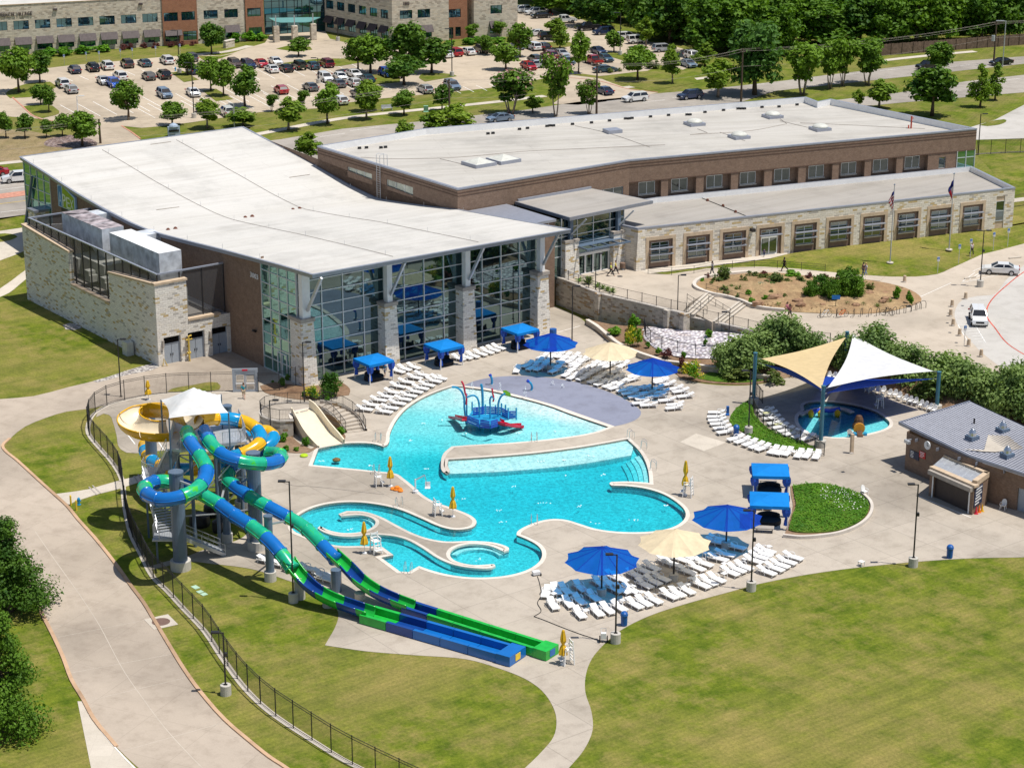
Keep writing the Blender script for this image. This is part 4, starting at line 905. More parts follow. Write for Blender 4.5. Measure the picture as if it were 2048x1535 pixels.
piers = [(1322,1336),(1391.8,1407),(1461.5,1476),(1528,1543.5),(1596,1611),(1664,1677),(1728.6,1741.6),(1792,1805),(1855,1869)]
PS = [(F2.px(a, 385 - (a - 1322) * .093)[0], F2.px(b, 385 - (b - 1322) * .093)[0]) for a, b in piers]
mb = MB(); F2.quad(mb, 0, F2.L, ZS, ZB, 0); F2.quad(mb, 0, F2.L, 2, WR + .1, 0)
edges = [0.0] + [q for p in PS for q in p]; bays = [(edges[i], edges[i + 1]) for i in range(0, len(edges) - 1, 2)]
RD = .75
for a, b in PS[:-1]: F2.quad(mb, a, b, WR, ZS, 0)
eA = PS[-1][0]; eB = F2.px(1912, 330)[0]
wN = [(F2.px(1878, 318)[0], F2.px(1892, 318)[0], 8.95, 10.6)]
grid_wall(mb, F2, eA, eB, WR, ZS, wN)
for a, b in bays:
 wa = b - 3.35 if a > 1 else b - 3.0
 F2.quad(mb, a, b, WR, 9.25, -RD); F2.quad(mb, a, wa, 9.25, ZS, -RD); F2.quad(mb, wa + 2.45, b, 9.25, ZS, -RD); F2.quad(mb, wa, wa + 2.45, 10.95, ZS, -RD)
 mb.quad(F2.p(a, WR, 0), F2.p(a, ZS, 0), F2.p(a, ZS, -RD), F2.p(a, WR, -RD)); mb.quad(F2.p(b, WR, 0), F2.p(b, WR, -RD), F2.p(b, ZS, -RD), F2.p(b, ZS, 0)); mb.quad(F2.p(a, ZS, 0), F2.p(b, ZS, 0), F2.p(b, ZS, -RD), F2.p(a, ZS, -RD))
F3.quad(mb, 3.4, F3.L, 2, ZB, 0); F3.quad(mb, 0, 3.4, ZS, ZB, 0)
for i in range(3, 7): A_, B_ = BLK[i], BLK[i + 1]; mb.quad((A_.x, A_.y, 2), (B_.x, B_.y, 2), (B_.x, B_.y, ZB), (A_.x, A_.y, ZB))
b2 = mb.build('wall', brick2, RC)
mb = MB()
for F, a, b in ((F1, 0, F1.L), (F2, 0, F2.L), (F4, 0, F4.L)):
 for z in (ZB - .62, ZB - 1.0): F.blk(mb, a, b, z, z + .1, .001, .03)
F2.blk(mb, 0, F2.L, ZS - .1, ZS + .02, .002, .06)
mb.build('brick_band', mat('dark_brick_band', (.11, .068, .05), .9), b2)
mb = MB()
for a, b in bays: F2.blk(mb, a + .02, b, WR, WR + .28, -RD + .01, -RD + .12)
for a, b in PS[:-1]: F2.blk(mb, a - .1, b + .1, WR, WR + .26, .005, .16)
mb.build('wall_flashing', M['coping_metal'], b2)
for i, (a, b) in enumerate(bays):
 wa = b - 3.35 if a > 1 else b - 3.0
 w_ = window('window', F2, wa, wa + 2.45, 9.25, 10.95, -RD - .12, RC, 2, 1, .08, 'glass_grey'); mb = MB(); F2.blk(mb, wa - .1, wa + 2.55, 9.1, 9.25, -RD + .01, -RD + .12); mb.build('sill', M['walk'], w_)
window('window', F2, *wN[0], -.25, RC, 1, 1, .06)
for h_ in w4: w_ = window('window', F4, *h_, -.2, RC, 3, 1, .05, 'glass_pale')
window('window', F1, *w1[0], -.2, RC, 4, 1, .07, 'glass_grey'); window('window', F1, *w1[1], -.2, RC, 3, 2, .09)
g = MB(); F2.quad(g, eB, F2.L, 3, ZS, 0); F3.quad(g, 0, 3.4, 3, ZS, 0); cg = g.build('corner_glazing', M['glass_green'], RC)
mb = MB()
for s_ in (eB + .06, (eB + F2.L) / 2, F2.L - .07): F2.blk(mb, s_ - .06, s_ + .06, 3, ZS, .002, .1)
for z in (5, 6.8, 8.6, 10.2): F2.blk(mb, eB, F2.L, z, z + .1, .004, .09); F3.blk(mb, 0, 3.4, z, z + .1, .004, .09)
for s_ in (1.7, 3.3): F3.blk(mb, s_, s_ + .1, 3, ZS, .002, .1)
mb.build('mullion_grid', M['mullion'], cg)
def inset(l, d): return offset(l, -d)
def parapet(l, z0, z1, w, heights=None):
 a = [Vector((p.x, p.y, 0)) for p in l]; b = inset(a, w); n = len(a); mb = MB()
 mb.add([Vector((p.x, p.y, z1)) for p in offset(a, .04)] + [Vector((p.x, p.y, z1)) for p in b], [[i, (i + 1) % n, n + (i + 1) % n, n + i] for i in range(n)])
 mb.add([Vector((p.x, p.y, z1)) for p in offset(a, .04)] + [Vector((p.x, p.y, z1 - .2)) for p in offset(a, .04)], [[i, n + i, n + (i + 1) % n, (i + 1) % n] for i in range(n)])
 mb.k = 1; mb.add([Vector((p.x, p.y, z1)) for p in b] + [Vector((p.x, p.y, z0)) for p in b], [[i, (i + 1) % n, n + (i + 1) % n, n + i] for i in range(n)]); return mb
BLK0 = [Vector((p.x, p.y, 0)) for p in BLK]
parapet(BLK0, ZB - .85, ZB + .03, .4).build('parapet_coping', [M['coping_metal'], M['white_metal']], RC)
mb = MB(); mb.tess([[Vector((p.x, p.y, ZB - .85)) for p in inset(BLK0, .2)]]); br = mb.build('roof', M['roof_block'], RC); br['label'] = 'wide flat white roof over the brick block'
def onroof(px, py, z=ZB - .85): return G(px, py, z)
for px, py in ((958,330),(1007,323)):
 c = onroof(px, py); mb = MB(); mb.box(c, 3.4, 3.4, .45, HA); sk = mb.build('skylight', M['coping_metal'], br)
 mb = MB(); q = [c + HX * sx_ * 1.55 + HY * sy_ * 1.55 + Vector((0, 0, .45)) for sx_, sy_ in ((-1, -1), (1, -1), (1, 1), (-1, 1))]; mb.add(q + [c + Vector((0, 0, 1.05))], [[0, 1, 4], [1, 2, 4], [2, 3, 4], [3, 0, 4]]); mb.build('skylight_pyramid', M['hvac'], sk)
for px, py in ((1389,250),(1545,235),(1478,276),(1640,260)):
 c = onroof(px, py); mb = MB(); mb.box(c, 2.4, 2.4, .4, R(24)); sk = mb.build('skylight', M['coping_metal'], br)
 mb = MB(); mb.lathe(c + Vector((0, 0, .4)), [(1.15, 0), (1.1, .2), (.8, .42), (.4, .53), (.02, .56)], 16); mb.build('skylight_dome', M['hvac'], sk, True)
c = onroof(1225, 265); mb = MB(); mb.box(c, 2.2, 2.0, .5, R(24)); mb.build('roof_hatch', M['coping_metal'], br)
c = onroof(965, 324); q = F4.px(760, 333)
mb = MB()
for ds in (-.45, .35):
 s_ = q[0] + ds; mb.tube([F4.p(s_, 8.9, .25), F4.p(s_, 15.6, .25), F4.p(s_, 15.75, -.1), F4.p(s_, 15.6, -.9), F4.p(s_, ZB - .8, -.95)], .04, 6)
for k_ in range(20): mb.bar(F4.p(q[0] - .45, 9.1 + k_ * .3, .25), F4.p(q[0] + .35, 9.1 + k_ * .3, .25), .03)
mb.build('roof_ladder', M['steel'], RC)
for px, py in ((719,295),(733,294),(762,294),(771,293),(976,266),(986,265),(1039,257),(1055,255),(1094,251),(1100,250),(1107,250),(1145,247),(1183,244),(1219,240),(1251,236),(1258,236),(1264,235),(1301,232),(1337,229),(1374,228),(1380,228),(1410,223),(1447,219),(1476,216),(1483,216),(1489,216),(1524,213),(1558,212),(1594,208)):
 mb = MB(); mb.box(G(px, py + 3, ZB - .85), .45, .3, .3, R(20)); mb.build('roof_drain', M['black'], br)
mb = MB(); mb.cyl(onroof(1822,257), .12, 1.8, n=8); mb.cyl(onroof(1817,257), .1, .5, n=8); mb.bar(onroof(1822,257) + Vector((0, 0, 1.5)), onroof(1826,257) + Vector((0, 0, 1.5)), .12); mb.build('vent_pipe', M['redline'], br)
mb = MB()
for l in ([(722,315),(780,318),(900,316),(1050,303),(1200,296),(1330,290)], [(1150,252),(1210,265),(1300,295)], [(880,318),(930,330)], [(1395,258),(1415,266),(1380,270)], [(1440,265),(1490,282)], [(1560,238),(1574,248),(1500,262),(1380,270)], [(1560,242),(1630,258),(1660,262)], [(1600,246),(1690,250),(1850,258)]):
 mb.tube([p + Vector((0, 0, .04)) for p in smooth([onroof(*q) for q in l], 4, False)], .03, 4)
mb.build('lightning_cable', M['cap'], br)
WA, WB = G(1274, 540.5, Z1), G(2024.5, 453, Z1)
FW_ = Facade(WA, WB); ZW = 8.85
back = lambda s_: F2.p((FW_.p(s_, 0) - F2.A).dot(F2.u), 0, .02)
WL = [W(52.3, 7.6), FW_.p(0, 0), FW_.p(FW_.L, 0), F2.p(F2.L - .5, 0, .01), F2.p(4, 0, .01), W(53.2, 16.9)]
WL = [Vector((p.x, p.y, 0)) for p in WL]
B = [(1291.3,1350.7),(1366,1424.6),(1439,1496.8),(1512,1568),(1582,1638),(1651,1706.7),(1719.7,1773.9),(1787.8,1840.8),(1853,1906),(1919,1969.7)]
mb = MB(); holes = []; bays2 = []
for i, (a, b) in enumerate(B):
 yy = 510 - (a - 1291) * .117; s0, s1 = FW_.px(a, yy)[0], FW_.px(b, yy - 6)[0]; bays2.append((s0, s1)); holes.append((s0, s1, Z1 - .3, 7.55))
sn0, sn1 = FW_.px(1991.6, 420)[0], FW_.px(2008.5, 418)[0]; holes.append((sn0, sn1, Z1 - .3, 7.9))
grid_wall(mb, FW_, 0, FW_.L, 2.2, ZW, holes, 0, .12)
mb.quad(WL[0] + Vector((0, 0, 2)), WL[1] + Vector((0, 0, 2)), WL[1] + Vector((0, 0, ZW)), WL[0] + Vector((0, 0, ZW))); mb.quad(WL[2] + Vector((0, 0, 2)), WL[3] + Vector((0, 0, 2)), WL[3] + Vector((0, 0, ZW)), WL[2] + Vector((0, 0, ZW))); mb.quad(WL[5] + Vector((0, 0, 2)), WL[0] + Vector((0, 0, 2)), WL[0] + Vector((0, 0, ZW)), WL[5] + Vector((0, 0, ZW)))
p = [FW_.p(-.4, 3.2, .45), FW_.p(1.0, 3.2, .45), FW_.p(1.0, 3.2, 0), FW_.p(-.4, 3.2, -.5), FW_.p(.05, ZW - .1, .02), FW_.p(1.0, ZW - .1, .02)]
mb.add(p, [[0, 1, 5, 4], [1, 2, 5], [3, 0, 4]])
wg = mb.build('wall', stone2, RC)
parapet(WL, WR, ZW + .03, .35).build('parapet_coping', [M['coping_metal'], M['white_metal']], RC)
mb = MB(); mb.tess([[Vector((p.x, p.y, WR)) for p in WL]]); wr = mb.build('roof', M['roof_grey'], RC); wr['label'] = 'long low grey roof over the stone wing'
mb = MB(); mb.tube([G(1404,396,WR + .04), G(1495,433,WR + .04)], .05, 4); mb.build('lightning_cable', M['dark_metal'], wr)
for px, py in ((1415,402),(1446,413),(1471,425)): mb = MB(); mb.cyl(G(px, py, WR), .22, .3, .15, 8); mb.build('roof_drain', bpy.data.materials['rusty_drain'], wr)
for i, (s0, s1) in enumerate(bays2):
 mb = MB(); FW_.blk(mb, s0, s0 + .42, 2.8, 7.55, -.1, .06); FW_.blk(mb, s1 - .42, s1, 2.8, 7.55, -.1, .06); FW_.blk(mb, s0 + .42, s1 - .42, 7.1, 7.55, -.1, .06)
 sr = mb.build('window_surround', M['caststone'], RC)
 a, b = s0 + .42, s1 - .42; c, e = a + .42, b - .42
 if i == 3:
  mb = MB(); FW_.quad(mb, a, c, 2.8, 7.1, -.16); FW_.quad(mb, e, b, 2.8, 7.1, -.16); FW_.quad(mb, c, e, 6.75, 7.1, -.16); mb.build('infill_panel', M['brown_panel'], sr)
  window('door', FW_, c, e, 3.42, 5.75, -.3, RC, 2, 1, .12, 'glass_dark', 'white_metal'); window('window', FW_, c, e, 5.75, 6.75, -.3, RC, 2)
 else:
  mb = MB(); FW_.quad(mb, a, c, 2.8, 7.1, -.16); FW_.quad(mb, e, b, 2.8, 7.1, -.16); FW_.quad(mb, c, e, 6.75, 7.1, -.16); FW_.quad(mb, c, e, 2.8, 4.3, -.16)
  for q0, q1, r0, r1 in ((c, c, 4.3, 6.75), (e, e, 4.3, 6.75)): mb.quad(FW_.p(q0, r0, -.16), FW_.p(q0, r1, -.16), FW_.p(q0, r1, -.34), FW_.p(q0, r0, -.34))
  mb.quad(FW_.p(c, 6.75, -.16), FW_.p(e, 6.75, -.16), FW_.p(e, 6.75, -.34), FW_.p(c, 6.75, -.34)); mb.build('infill_panel', M['brown_panel'], sr)
  w_ = window('window', FW_, c, e, 4.3, 6.75, -.34, RC, 2, 3, .08)
  mb = MB(); FW_.blk(mb, c - .08, e + .08, 4.15, 4.3, -.15, .0); mb.build('sill', M['walk'], w_)
 for z in ((6.05,) if i == 3 else (5.95, 5.15)):
  mb = MB(); FW_.blk(mb, a + .05, b - .05, z, z + .11, .02, .5); mb.build('sunshade', M['coping_metal'], RC)
mb = MB(); FW_.quad(mb, sn0, sn1, 2.8, 4.4, -.1); FW_.quad(mb, sn0, sn1, 7.2, 7.9, -.1); mb.build('window_surround', M['caststone'], RC)
window('window', FW_, sn0, sn1, 4.4, 7.2, -.11, RC, 1, 2, .06)
mb = MB(); FW_.blk(mb, bays2[3][0] - 1.0, bays2[3][0] - .5, 6.9, 7.3, .02, .7); mb.build('wall_lamp', M['dark_metal'], RC)
FE = Facade(W(41.4, 7.3), W(54, 7.3)); ZC = 11.0
g = MB(); FE.quad(g, 0, 11.6, Z1, ZC, 0); FE2 = Facade(W(41.4, 17), W(41.4, 7.3)); FE2.quad(g, 0, 9.7, Z1, ZC, 0); FE3 = Facade(W(53, 7.3), W(53, 17)); FE3.quad(g, 0, 9.7, 8, ZC, 0)
eg = g.build('entrance_glazing', M['glass'], RC); mb = MB()
for s_ in (.1, 1.4, 3.9, 6.5, 9.2, 11.5): FE.blk(mb, s_ - .05, s_ + .05, Z1, ZC, .003, .1)
for z in (6.2, 7.6, 8.7, 9.8): FE.blk(mb, 0, 11.6, z - .05, z + .05, .005, .085); FE2.blk(mb, 0, 9.7, z - .05, z + .05, .005, .085)
for s_ in (2.2, 4.8, 7.2, 9.5): FE2.blk(mb, s_ - .06, s_ + .06, Z1, ZC, .003, .1)
mb.build('mullion_grid', M['mullion'], eg)
mb = MB(); FE2.blk(mb, 8.6, 9.7, 3, ZC, .002, .35); FE2.blk(mb, 3.0, 3.9, 3, ZC, .002, .35); mb.build('white_post', M['white_metal'], RC)
for s0, s1 in ((1.5, 3.6), (9.3, 11.2)):
 mb = MB(); b_ = [FE.p(s0 - .1, 3, .9), FE.p(s1 + .1, 3, .9), FE.p(s1 + .1, 3, .05), FE.p(s0 - .1, 3, .05)]; t_ = [FE.p(s0, 8.0, .75), FE.p(s1, 8.0, .75), FE.p(s1, 8.0, .05), FE.p(s0, 8.0, .05)]
 mb.add(b_ + t_, [[0, 1, 5, 4], [1, 2, 6, 5], [3, 0, 4, 7], [4, 5, 6, 7]]); c = mb.build('stone_pier', M['stone'], RC)
 mb = MB(); FE.blk(mb, s0 - .1, s1 + .1, 8.0, 8.3, .02, .85); mb.build('pier_cap', M['cap'], c)
 mb = MB(); FE.blk(mb, (s0 + s1) / 2 - .25, (s0 + s1) / 2 + .25, 8.3, ZC, .2, .65); mb.build('column_post', M['steel_blue'], c)
 mb = MB(); m_ = (s0 + s1) / 2; mb.bar(FE.p(m_, 9.0, .6), FE.p(m_ + 1.2, ZC, 2.0), .2); mb.build('strut', M['steel'], c)
mb = MB()
for k_ in range(4): FE.frame_(mb, 3.9 + k_ * 1.28, 3.9 + k_ * 1.28 + 1.26, Z1, 5.9, .1, .1, .2)
FE.blk(mb, 3.85, 9.1, 5.9, 6.15, .1, .25); mb.build('door', M['white_metal'], RC)
mb = MB(); FE.blk(mb, 3.5, 10.2, 7.2, 7.3, .1, .3); FE.blk(mb, 3.3, 10.4, 7.2, 7.4, 2.6, 2.8)
for s_ in (3.4, 5.1, 6.9, 8.6, 10.2): FE.blk(mb, s_, s_ + .15, 7.2, 7.38, .3, 2.6)
FE.blk(mb, 3.5, 10.2, 7.38, 7.42, .1, 1.3); mb.build('door_canopy', M['steel_blue'], RC)
CP = [W(43.0, 5.9), W(57.2, 6.6), W(55.4, 16.95), W(42.9, 16.95)]
mb = MB(); mb.prism(CP, 11.0, 11.4, True, True); mb.k = 1; mb.tess([[Vector((p.x, p.y, 11.41)) for p in inset([Vector((q.x, q.y, 0)) for q in CP], .15)]])
cn = mb.build('entrance_roof', [M['fascia'], M['roof_grey']], RC)
mb = MB(); mb.bar(W(43.2, 16.7, 11.55), W(55.2, 16.7, 11.55), .25, .3); mb.build('roof_upstand', M['coping_metal'], cn)
RW = thing('retaining_wall', 'curved weathered limestone retaining wall with pale cap below the entrance plaza', 'wall', G(1197, 643), R(-47))
def wall_run(l, z0, zt, th, name='wall'):
 c = smooth(gl(l, zt), 4, False); mb = MB(); a, b = offline(c, 0.0), offline(c, -th); mb.prism(a + b[::-1], z0, zt - .14)
 w_ = mb.build(name, M['stone_wall'], RW); mb = MB(); a, b = offline(c, .07), offline(c, -th - .07); mb.prism(a + b[::-1], zt - .14, zt); mb.build('wall_cap', M['coping'], w_); return c
rw1 = wall_run([(1112,553),(1140,563),(1197,585),(1223,592),(1280,605),(1334,618),(1370,626)], -.3, 3.65, .45)
rw2 = wall_run([(1374,632),(1414,640),(1464,651),(1495,658),(1580,678),(1624,682),(1659,686),(1720,698)], -.1, 2.75, .4)
mb = MB()
for x, y in ((1198,586),(1336,619),(1368,626)): mb.box(G(x, y, 3.6) - Vector((0, 0, 3.9)) - HY * .1, 1.0, .8, 3.95, HA)
mb.build('pilaster', M['stone_wall'], RW)
FB1 = thing('low_stone_wall', 'long low curved stone wall between the deck and the terrace bed', 'wall', G(1235, 690), R(-40))
c = smooth([G(*p) for p in [(1172,640,.62)] + [(a, b, z + .12) for a, b, z in FW[1:]] + [(1500,747,.6),(1560,757,.5)]], 4, False)
mb = MB(); a, b = offline(c, .02), offline(c, -.36); n = len(c); lo = [Vector((p.x, p.y, -.2)) for p in a]
mb.add(a + lo, [[i, n + i, n + i + 1, i + 1] for i in range(n - 1)]); lo2 = [Vector((p.x, p.y, -.2)) for p in b]; mb.add(b + lo2, [[i, i + 1, n + i + 1, n + i] for i in range(n - 1)]); mb.build('wall', M['stone_wall'], FB1)
mb = MB(); a, b = offline(c, .06), offline(c, -.4); up = Vector((0, 0, .1)); mb.add([p + up for p in a] + [p + up for p in b] + a + b, [*[[i, i + 1, n + i + 1, n + i][::-1] for i in range(n - 1)], *[[i, 2 * n + i, 2 * n + i + 1, i + 1] for i in range(n - 1)]]); mb.build('wall_cap', M['coping'], FB1)
# ================================================================ vegetation
_U = ['', 'first', 'second', 'third', 'fourth', 'fifth', 'sixth', 'seventh', 'eighth', 'ninth', 'tenth', 'eleventh', 'twelfth', 'thirteenth', 'fourteenth', 'fifteenth', 'sixteenth', 'seventeenth', 'eighteenth', 'nineteenth']
_T = {2: 'twent', 3: 'thirt', 4: 'fort', 5: 'fift', 6: 'sixt', 7: 'sevent'}
def nth(n):
 if n < 20: return _U[n]
 t, u = divmod(n, 10); return _T[t] + ('ieth' if u == 0 else 'y-' + _U[u])
def depth_of(p): return p.y * CT - (p.z - CAMH) * ST
def pxm(p): return FOC / depth_of(p)
def leaves(mb, r_, blobs, n, size, flat=.35, squash=1.0):
 """n small leaf clumps spread through a set of lobes (centre, radius)"""
 tot = sum(b[1] ** 2 for b in blobs)
 for c, rad in blobs:
  for _ in range(max(3, int(n * rad * rad / tot))):
   d = Vector((r_.gauss(0, 1), r_.gauss(0, 1), r_.gauss(0, 1)))
   if d.length < 1e-3: continue
   d.normalize(); d.z = d.z if d.z > -.5 else d.z * .5
   rr = rad * (r_.random() ** .45) * r_.uniform(.82, 1.14)
   p = c + Vector((d.x * rr, d.y * rr, d.z * rr * squash))
   nrm = (d + Vector((r_.gauss(0, .5), r_.gauss(0, .5), r_.gauss(0, .5) + flat))).normalized()
   t = nrm.cross(Vector((r_.gauss(0, 1), r_.gauss(0, 1), r_.gauss(0, 1))))
   if t.length < 1e-3: continue
   t.normalize(); b = nrm.cross(t); s = size * r_.uniform(.6, 1.35); w = s * r_.uniform(.5, .8)
   m = nrm * s * .18
   mb.add([p - t * s, p - b * w + m, p + t * s, p + b * w + m], [[0, 1, 2, 3]])
def crown_blobs(r_, shape, z0, z1, w, k):
 out = []
 for i in range(k):
  t = (i + r_.random()) / k; z = z0 + (z1 - z0) * (.08 + .84 * t)
  if shape == 'oval': pr = math.sin(math.pi * (.12 + .82 * t)) ** .7
  elif shape == 'cone': pr = (1 - t) ** .75 * .95 + .12
  elif shape == 'vase': pr = .35 + .65 * t ** .7 if t < .8 else .85
  else: pr = math.sqrt(max(.05, 1 - (t * 1.0 - .25) ** 2))
  a = r_.uniform(0, 6.28); rr = w / 2 * pr; q = rr * math.sqrt(r_.random()) * .74
  rad = max(.28 * w / 2, rr * r_.uniform(.42, .62)); out.append((Vector((math.cos(a) * q, math.sin(a) * q, z)), rad * .9))
 return out
def tree_proto(name, shape, H, w, z0, k, n, size, leaf, bark, trunk, seed, stems=1, flowers=0, flat=.35):
 """a tree standing at the origin: tapered trunk with limbs, crown of leaf clumps"""
 r_ = random.Random(seed); o = thing(name, None, 'tree')
 bl = crown_blobs(r_, shape, z0, H, w, k)
 mb = MB()
 if trunk:
  for s in range(stems):
   a = 6.28 * s / max(1, stems) + r_.random(); lean = (.0 if stems == 1 else .16 * w)
   base = Vector((math.cos(a), math.sin(a), 0)) * (0 if stems == 1 else .18); top = Vector((math.cos(a) * lean, math.sin(a) * lean, z0 + (H - z0) * (.62 if stems == 1 else .4)))
   pth = [base, base.lerp(top, .3) + Vector((r_.gauss(0, .06), r_.gauss(0, .06), 0)), base.lerp(top, .65), top]; t0 = trunk / (1 if stems == 1 else 1.5)
   mb.tube(pth, [t0 * 1.25, t0 * .85, t0 * .6, t0 * .2], 7)
   for c, rad in bl[s::max(3, stems * 2)]:
    st = base.lerp(top, r_.uniform(.45, .8)); mb.tube([st, st.lerp(c, .55) + Vector((0, 0, .1)), c], [t0 * .45, t0 * .3, t0 * .08], 5)
  mb.build('trunk', M[bark], o, True)
 cm = MB(); leaves(cm, r_, bl, n, size, flat); cm.build('crown', M[leaf], o)
 if flowers:
  fm = MB(); leaves(fm, r_, [(c + Vector((0, 0, rad * .35)), rad * .95) for c, rad in bl[len(bl) // 3:]], flowers, size * .8, .6); fm.build('blossom', M['leaf_pink'], o)
 o['H'], o['Wd'] = H, w; return o
TP = {}
def kinds(key, cnt, *a, **k):
 TP[key] = [tree_proto(*a, seed=hash(key) % 1 + 11 * i + len(key) * 7, **k) for i in range(cnt)]
kinds('oak', 4, 'shade_tree', 'oval', 7.0, 5.0, 1.6, 24, 2300, .27, 'leaf_oak', 'bark', .16)
kinds('light', 2, 'pale_green_tree', 'oval', 7.0, 4.3, 1.5, 18, 1700, .27, 'leaf_light', 'bark_pale', .15)
kinds('dark', 2, 'dark_oak_tree', 'dome', 9.5, 7.6, 2.0, 30, 3600, .32, 'leaf_dark', 'bark', .26)
kinds('cypress', 2, 'pale_cypress_tree', 'cone', 8.0, 5.0, 1.2, 20, 1700, .26, 'leaf_light', 'bark', .17)
kinds('myrtle', 2, 'crape_myrtle', 'vase', 6.5, 5.4, 1.8, 20, 1800, .24, 'leaf_oak', 'bark_pale', .12, stems=4, flowers=170)
kinds('vase', 2, 'spreading_tree', 'vase', 6.5, 5.4, 1.8, 24, 2400, .27, 'leaf_oak', 'bark_pale', .13, stems=4)
kinds('forest', 3, 'woodland_tree', 'dome', 12.0, 9.2, 1.2, 30, 3600, .42, 'leaf_forest', 'bark', .3)
kinds('bigbush', 2, 'large_shrub', 'oval', 3.0, 3.6, .1, 20, 2200, .14, 'leaf_big', None, 0)
kinds('bush', 3, 'round_shrub', 'oval', 1.2, 1.5, .05, 12, 520, .13, 'leaf_bright', None, 0)
kinds('olive', 2, 'olive_green_shrub', 'dome', 1.2, 1.6, .1, 9, 420, .12, 'leaf_olive', None, 0)
kinds('yellow', 1, 'yellow_flowering_shrub', 'dome', 1.3, 2.4, .15, 9, 520, .12, 'leaf_bright', None, 0)
kinds('red', 1, 'dark_red_shrub', 'dome', 1.0, 1.5, .1, 8, 420, .11, 'leaf_red', None, 0)
kinds('grey', 3, 'grey_green_bush', 'dome', 3.4, 5.0, .3, 24, 4600, .16, 'leaf_grey', 'bark', .1, stems=3, flat=.55)
kinds('front', 2, 'foreground_tree', 'cone', 10.0, 7.0, .3, 60, 19000, .125, 'leaf_front', 'bark', .22)
yb = TP['yellow'][0]; fm = MB(); leaves(fm, random.Random(3), crown_blobs(random.Random(5), 'dome', .35, 1.4, 2.5, 10), 420, .10, .6); fm.build('flowers', M['leaf_yellow'], yb)
TREES = []
def trees(key, label, group, lst, z=None, cat='tree'):
 """each entry: centre column, foot row, top row, width, all in the photograph; the tree gets the real size that gives"""
 lst = sorted(lst)
 for i, e in enumerate(lst):
  px, pb, pt, pw = e[:4]; zz = e[4] if len(e) > 4 else z
  g = ground(px, pb) if zz is None else G(px, pb, zz); H = max(.25, HT(g, pt) - g.z); wd = pw / pxm(g) * (1.16 if key in ('oak', 'light', 'vase', 'myrtle', 'forest', 'dark') else 1.0)
  un = [p for p in TP[key] if p not in USED]; pr = un[0] if un else TP[key][rnd.randrange(len(TP[key]))]
  sx_ = wd / pr['Wd']; lb = label if len(lst) == 1 else f'{label}, {nth(i + 1)} from the left'
  o = place(pr, g, rnd.uniform(0, 6.28), lb, group if len(lst) > 1 else None, (sx_, sx_, H / pr['H'])); o['category'] = cat; TREES.append(o)
Z = Z1
trees('oak', 'leafy green tree in the office car park', 'trees in the office car park', [(38,185,92,66),(80,165,100,46),(257,240,158,60),(375,150,104,38),(422,182,112,44),(447,192,118,44),(490,213,130,62),(423,108,44,46),(597,113,74,44),(741,147,68,70),(716,142,72,52),(863,146,74,70),(820,146,42,84),(808,170,110,76),(1157,147,62,42),(1228,105,60,36),(1275,160,90,62),(1012,140,84,56),(1040,115,44,46),(972,110,70,34)], Z)
trees('oak', 'green tree on the verge between street and car park', 'trees on the street verge', [(82,210,168,38),(98,225,168,34),(345,251,203,52),(655,248,165,60),(808,230,178,46),(884,222,168,40)], Z)
trees('light', 'yellow green young tree on the verge behind the pool hall', 'pale trees on the street verge', [(415,257,196,54),(487,252,214,66),(577,260,194,62),(733,238,160,52),(740,222,160,50),(1345,167,88,42),(1115,80,36,46),(1436,195,116,70),(1292,96,34,38)], Z)
trees('light', 'bright green tree just behind the white roofs', 'bright trees just behind the building', [(623,322,264,58),(808,285,238,40),(868,275,222,60),(910,275,206,74),(1065,225,190,40),(1716,216,178,24),(1758,216,158,62)], Z)
trees('vase', 'spreading tree in the street median', 'spreading trees in the median', [(1605,190,90,84),(1659,178,84,62),(1685,172,84,58),(1735,170,84,78)], Z)
trees('dark', 'large dark oak beside the street behind the utility pole', None, [(1509,190,45,116)], Z)
trees('oak', 'rounded olive tree at the far edge of the street', None, [(1882,148,82,62)], Z)
trees('oak', 'broad maple like tree on the lawn beyond the right end of the building', None, [(1864,232,130,100)], Z)
trees('cypress', 'slim pale tree on the lawn near the street', 'slim pale trees near the street', [(1960,215,125,60),(1990,200,125,48)], Z)
trees('cypress', 'pale layered tree at the end of the car park', 'pale layered trees by the car park', [(1410,132,84,58),(1120,98,40,46)], Z)
trees('myrtle', 'pink flowering crape myrtle by the street', 'crape myrtles by the street', [(1022,228,142,100),(1112,233,112,66),(1178,228,164,54)], Z)
trees('vase', 'small vase shaped tree at the front edge of the car park', 'small trees at the car park edge', [(543,223,190,26),(605,218,182,26)], Z)
trees('oak', 'dark bushy small tree on the dry corner bed', 'bushy trees on the corner bed', [(12,276,222,34),(50,276,226,34),(93,275,238,28),(125,272,226,34),(165,292,222,66)], Z)
fl = []
fr = random.Random(21)
for row, (y0_, x0_, x1_, st, hh) in enumerate(((112,1420,2140,66,104),(88,1340,2160,62,100),(66,1290,2160,60,96),(45,1190,2160,58,92),(24,1100,2160,58,88),(4,1080,2160,62,86))):
 x = x0_
 while x < x1_:
  yy = y0_ - (x - 1420) * .012 + fr.uniform(-6, 6)
  if not (row == 0 and x > 1560): fl.append((x, yy, yy - hh * fr.uniform(.85, 1.25), fr.uniform(80, 118)))
  x += st * fr.uniform(.8, 1.25)
for row in range(6):
 rowl = [e for e in fl if True]
rows = {}
for e in fl: rows.setdefault(round((112 - e[1]) / 21), []).append(e)
for k_, l in sorted(rows.items()):
 wl_ = ['nearest', 'second', 'third', 'fourth', 'fifth', 'farthest', 'farthest', 'farthest', 'farthest']
 trees('forest', f'dark woodland tree in the {wl_[max(0, min(8, k_))]} row of the wood' if k_ < 5 else f'woodland tree at the back of the wood', 'trees of the dense wood behind the street', l, Z)
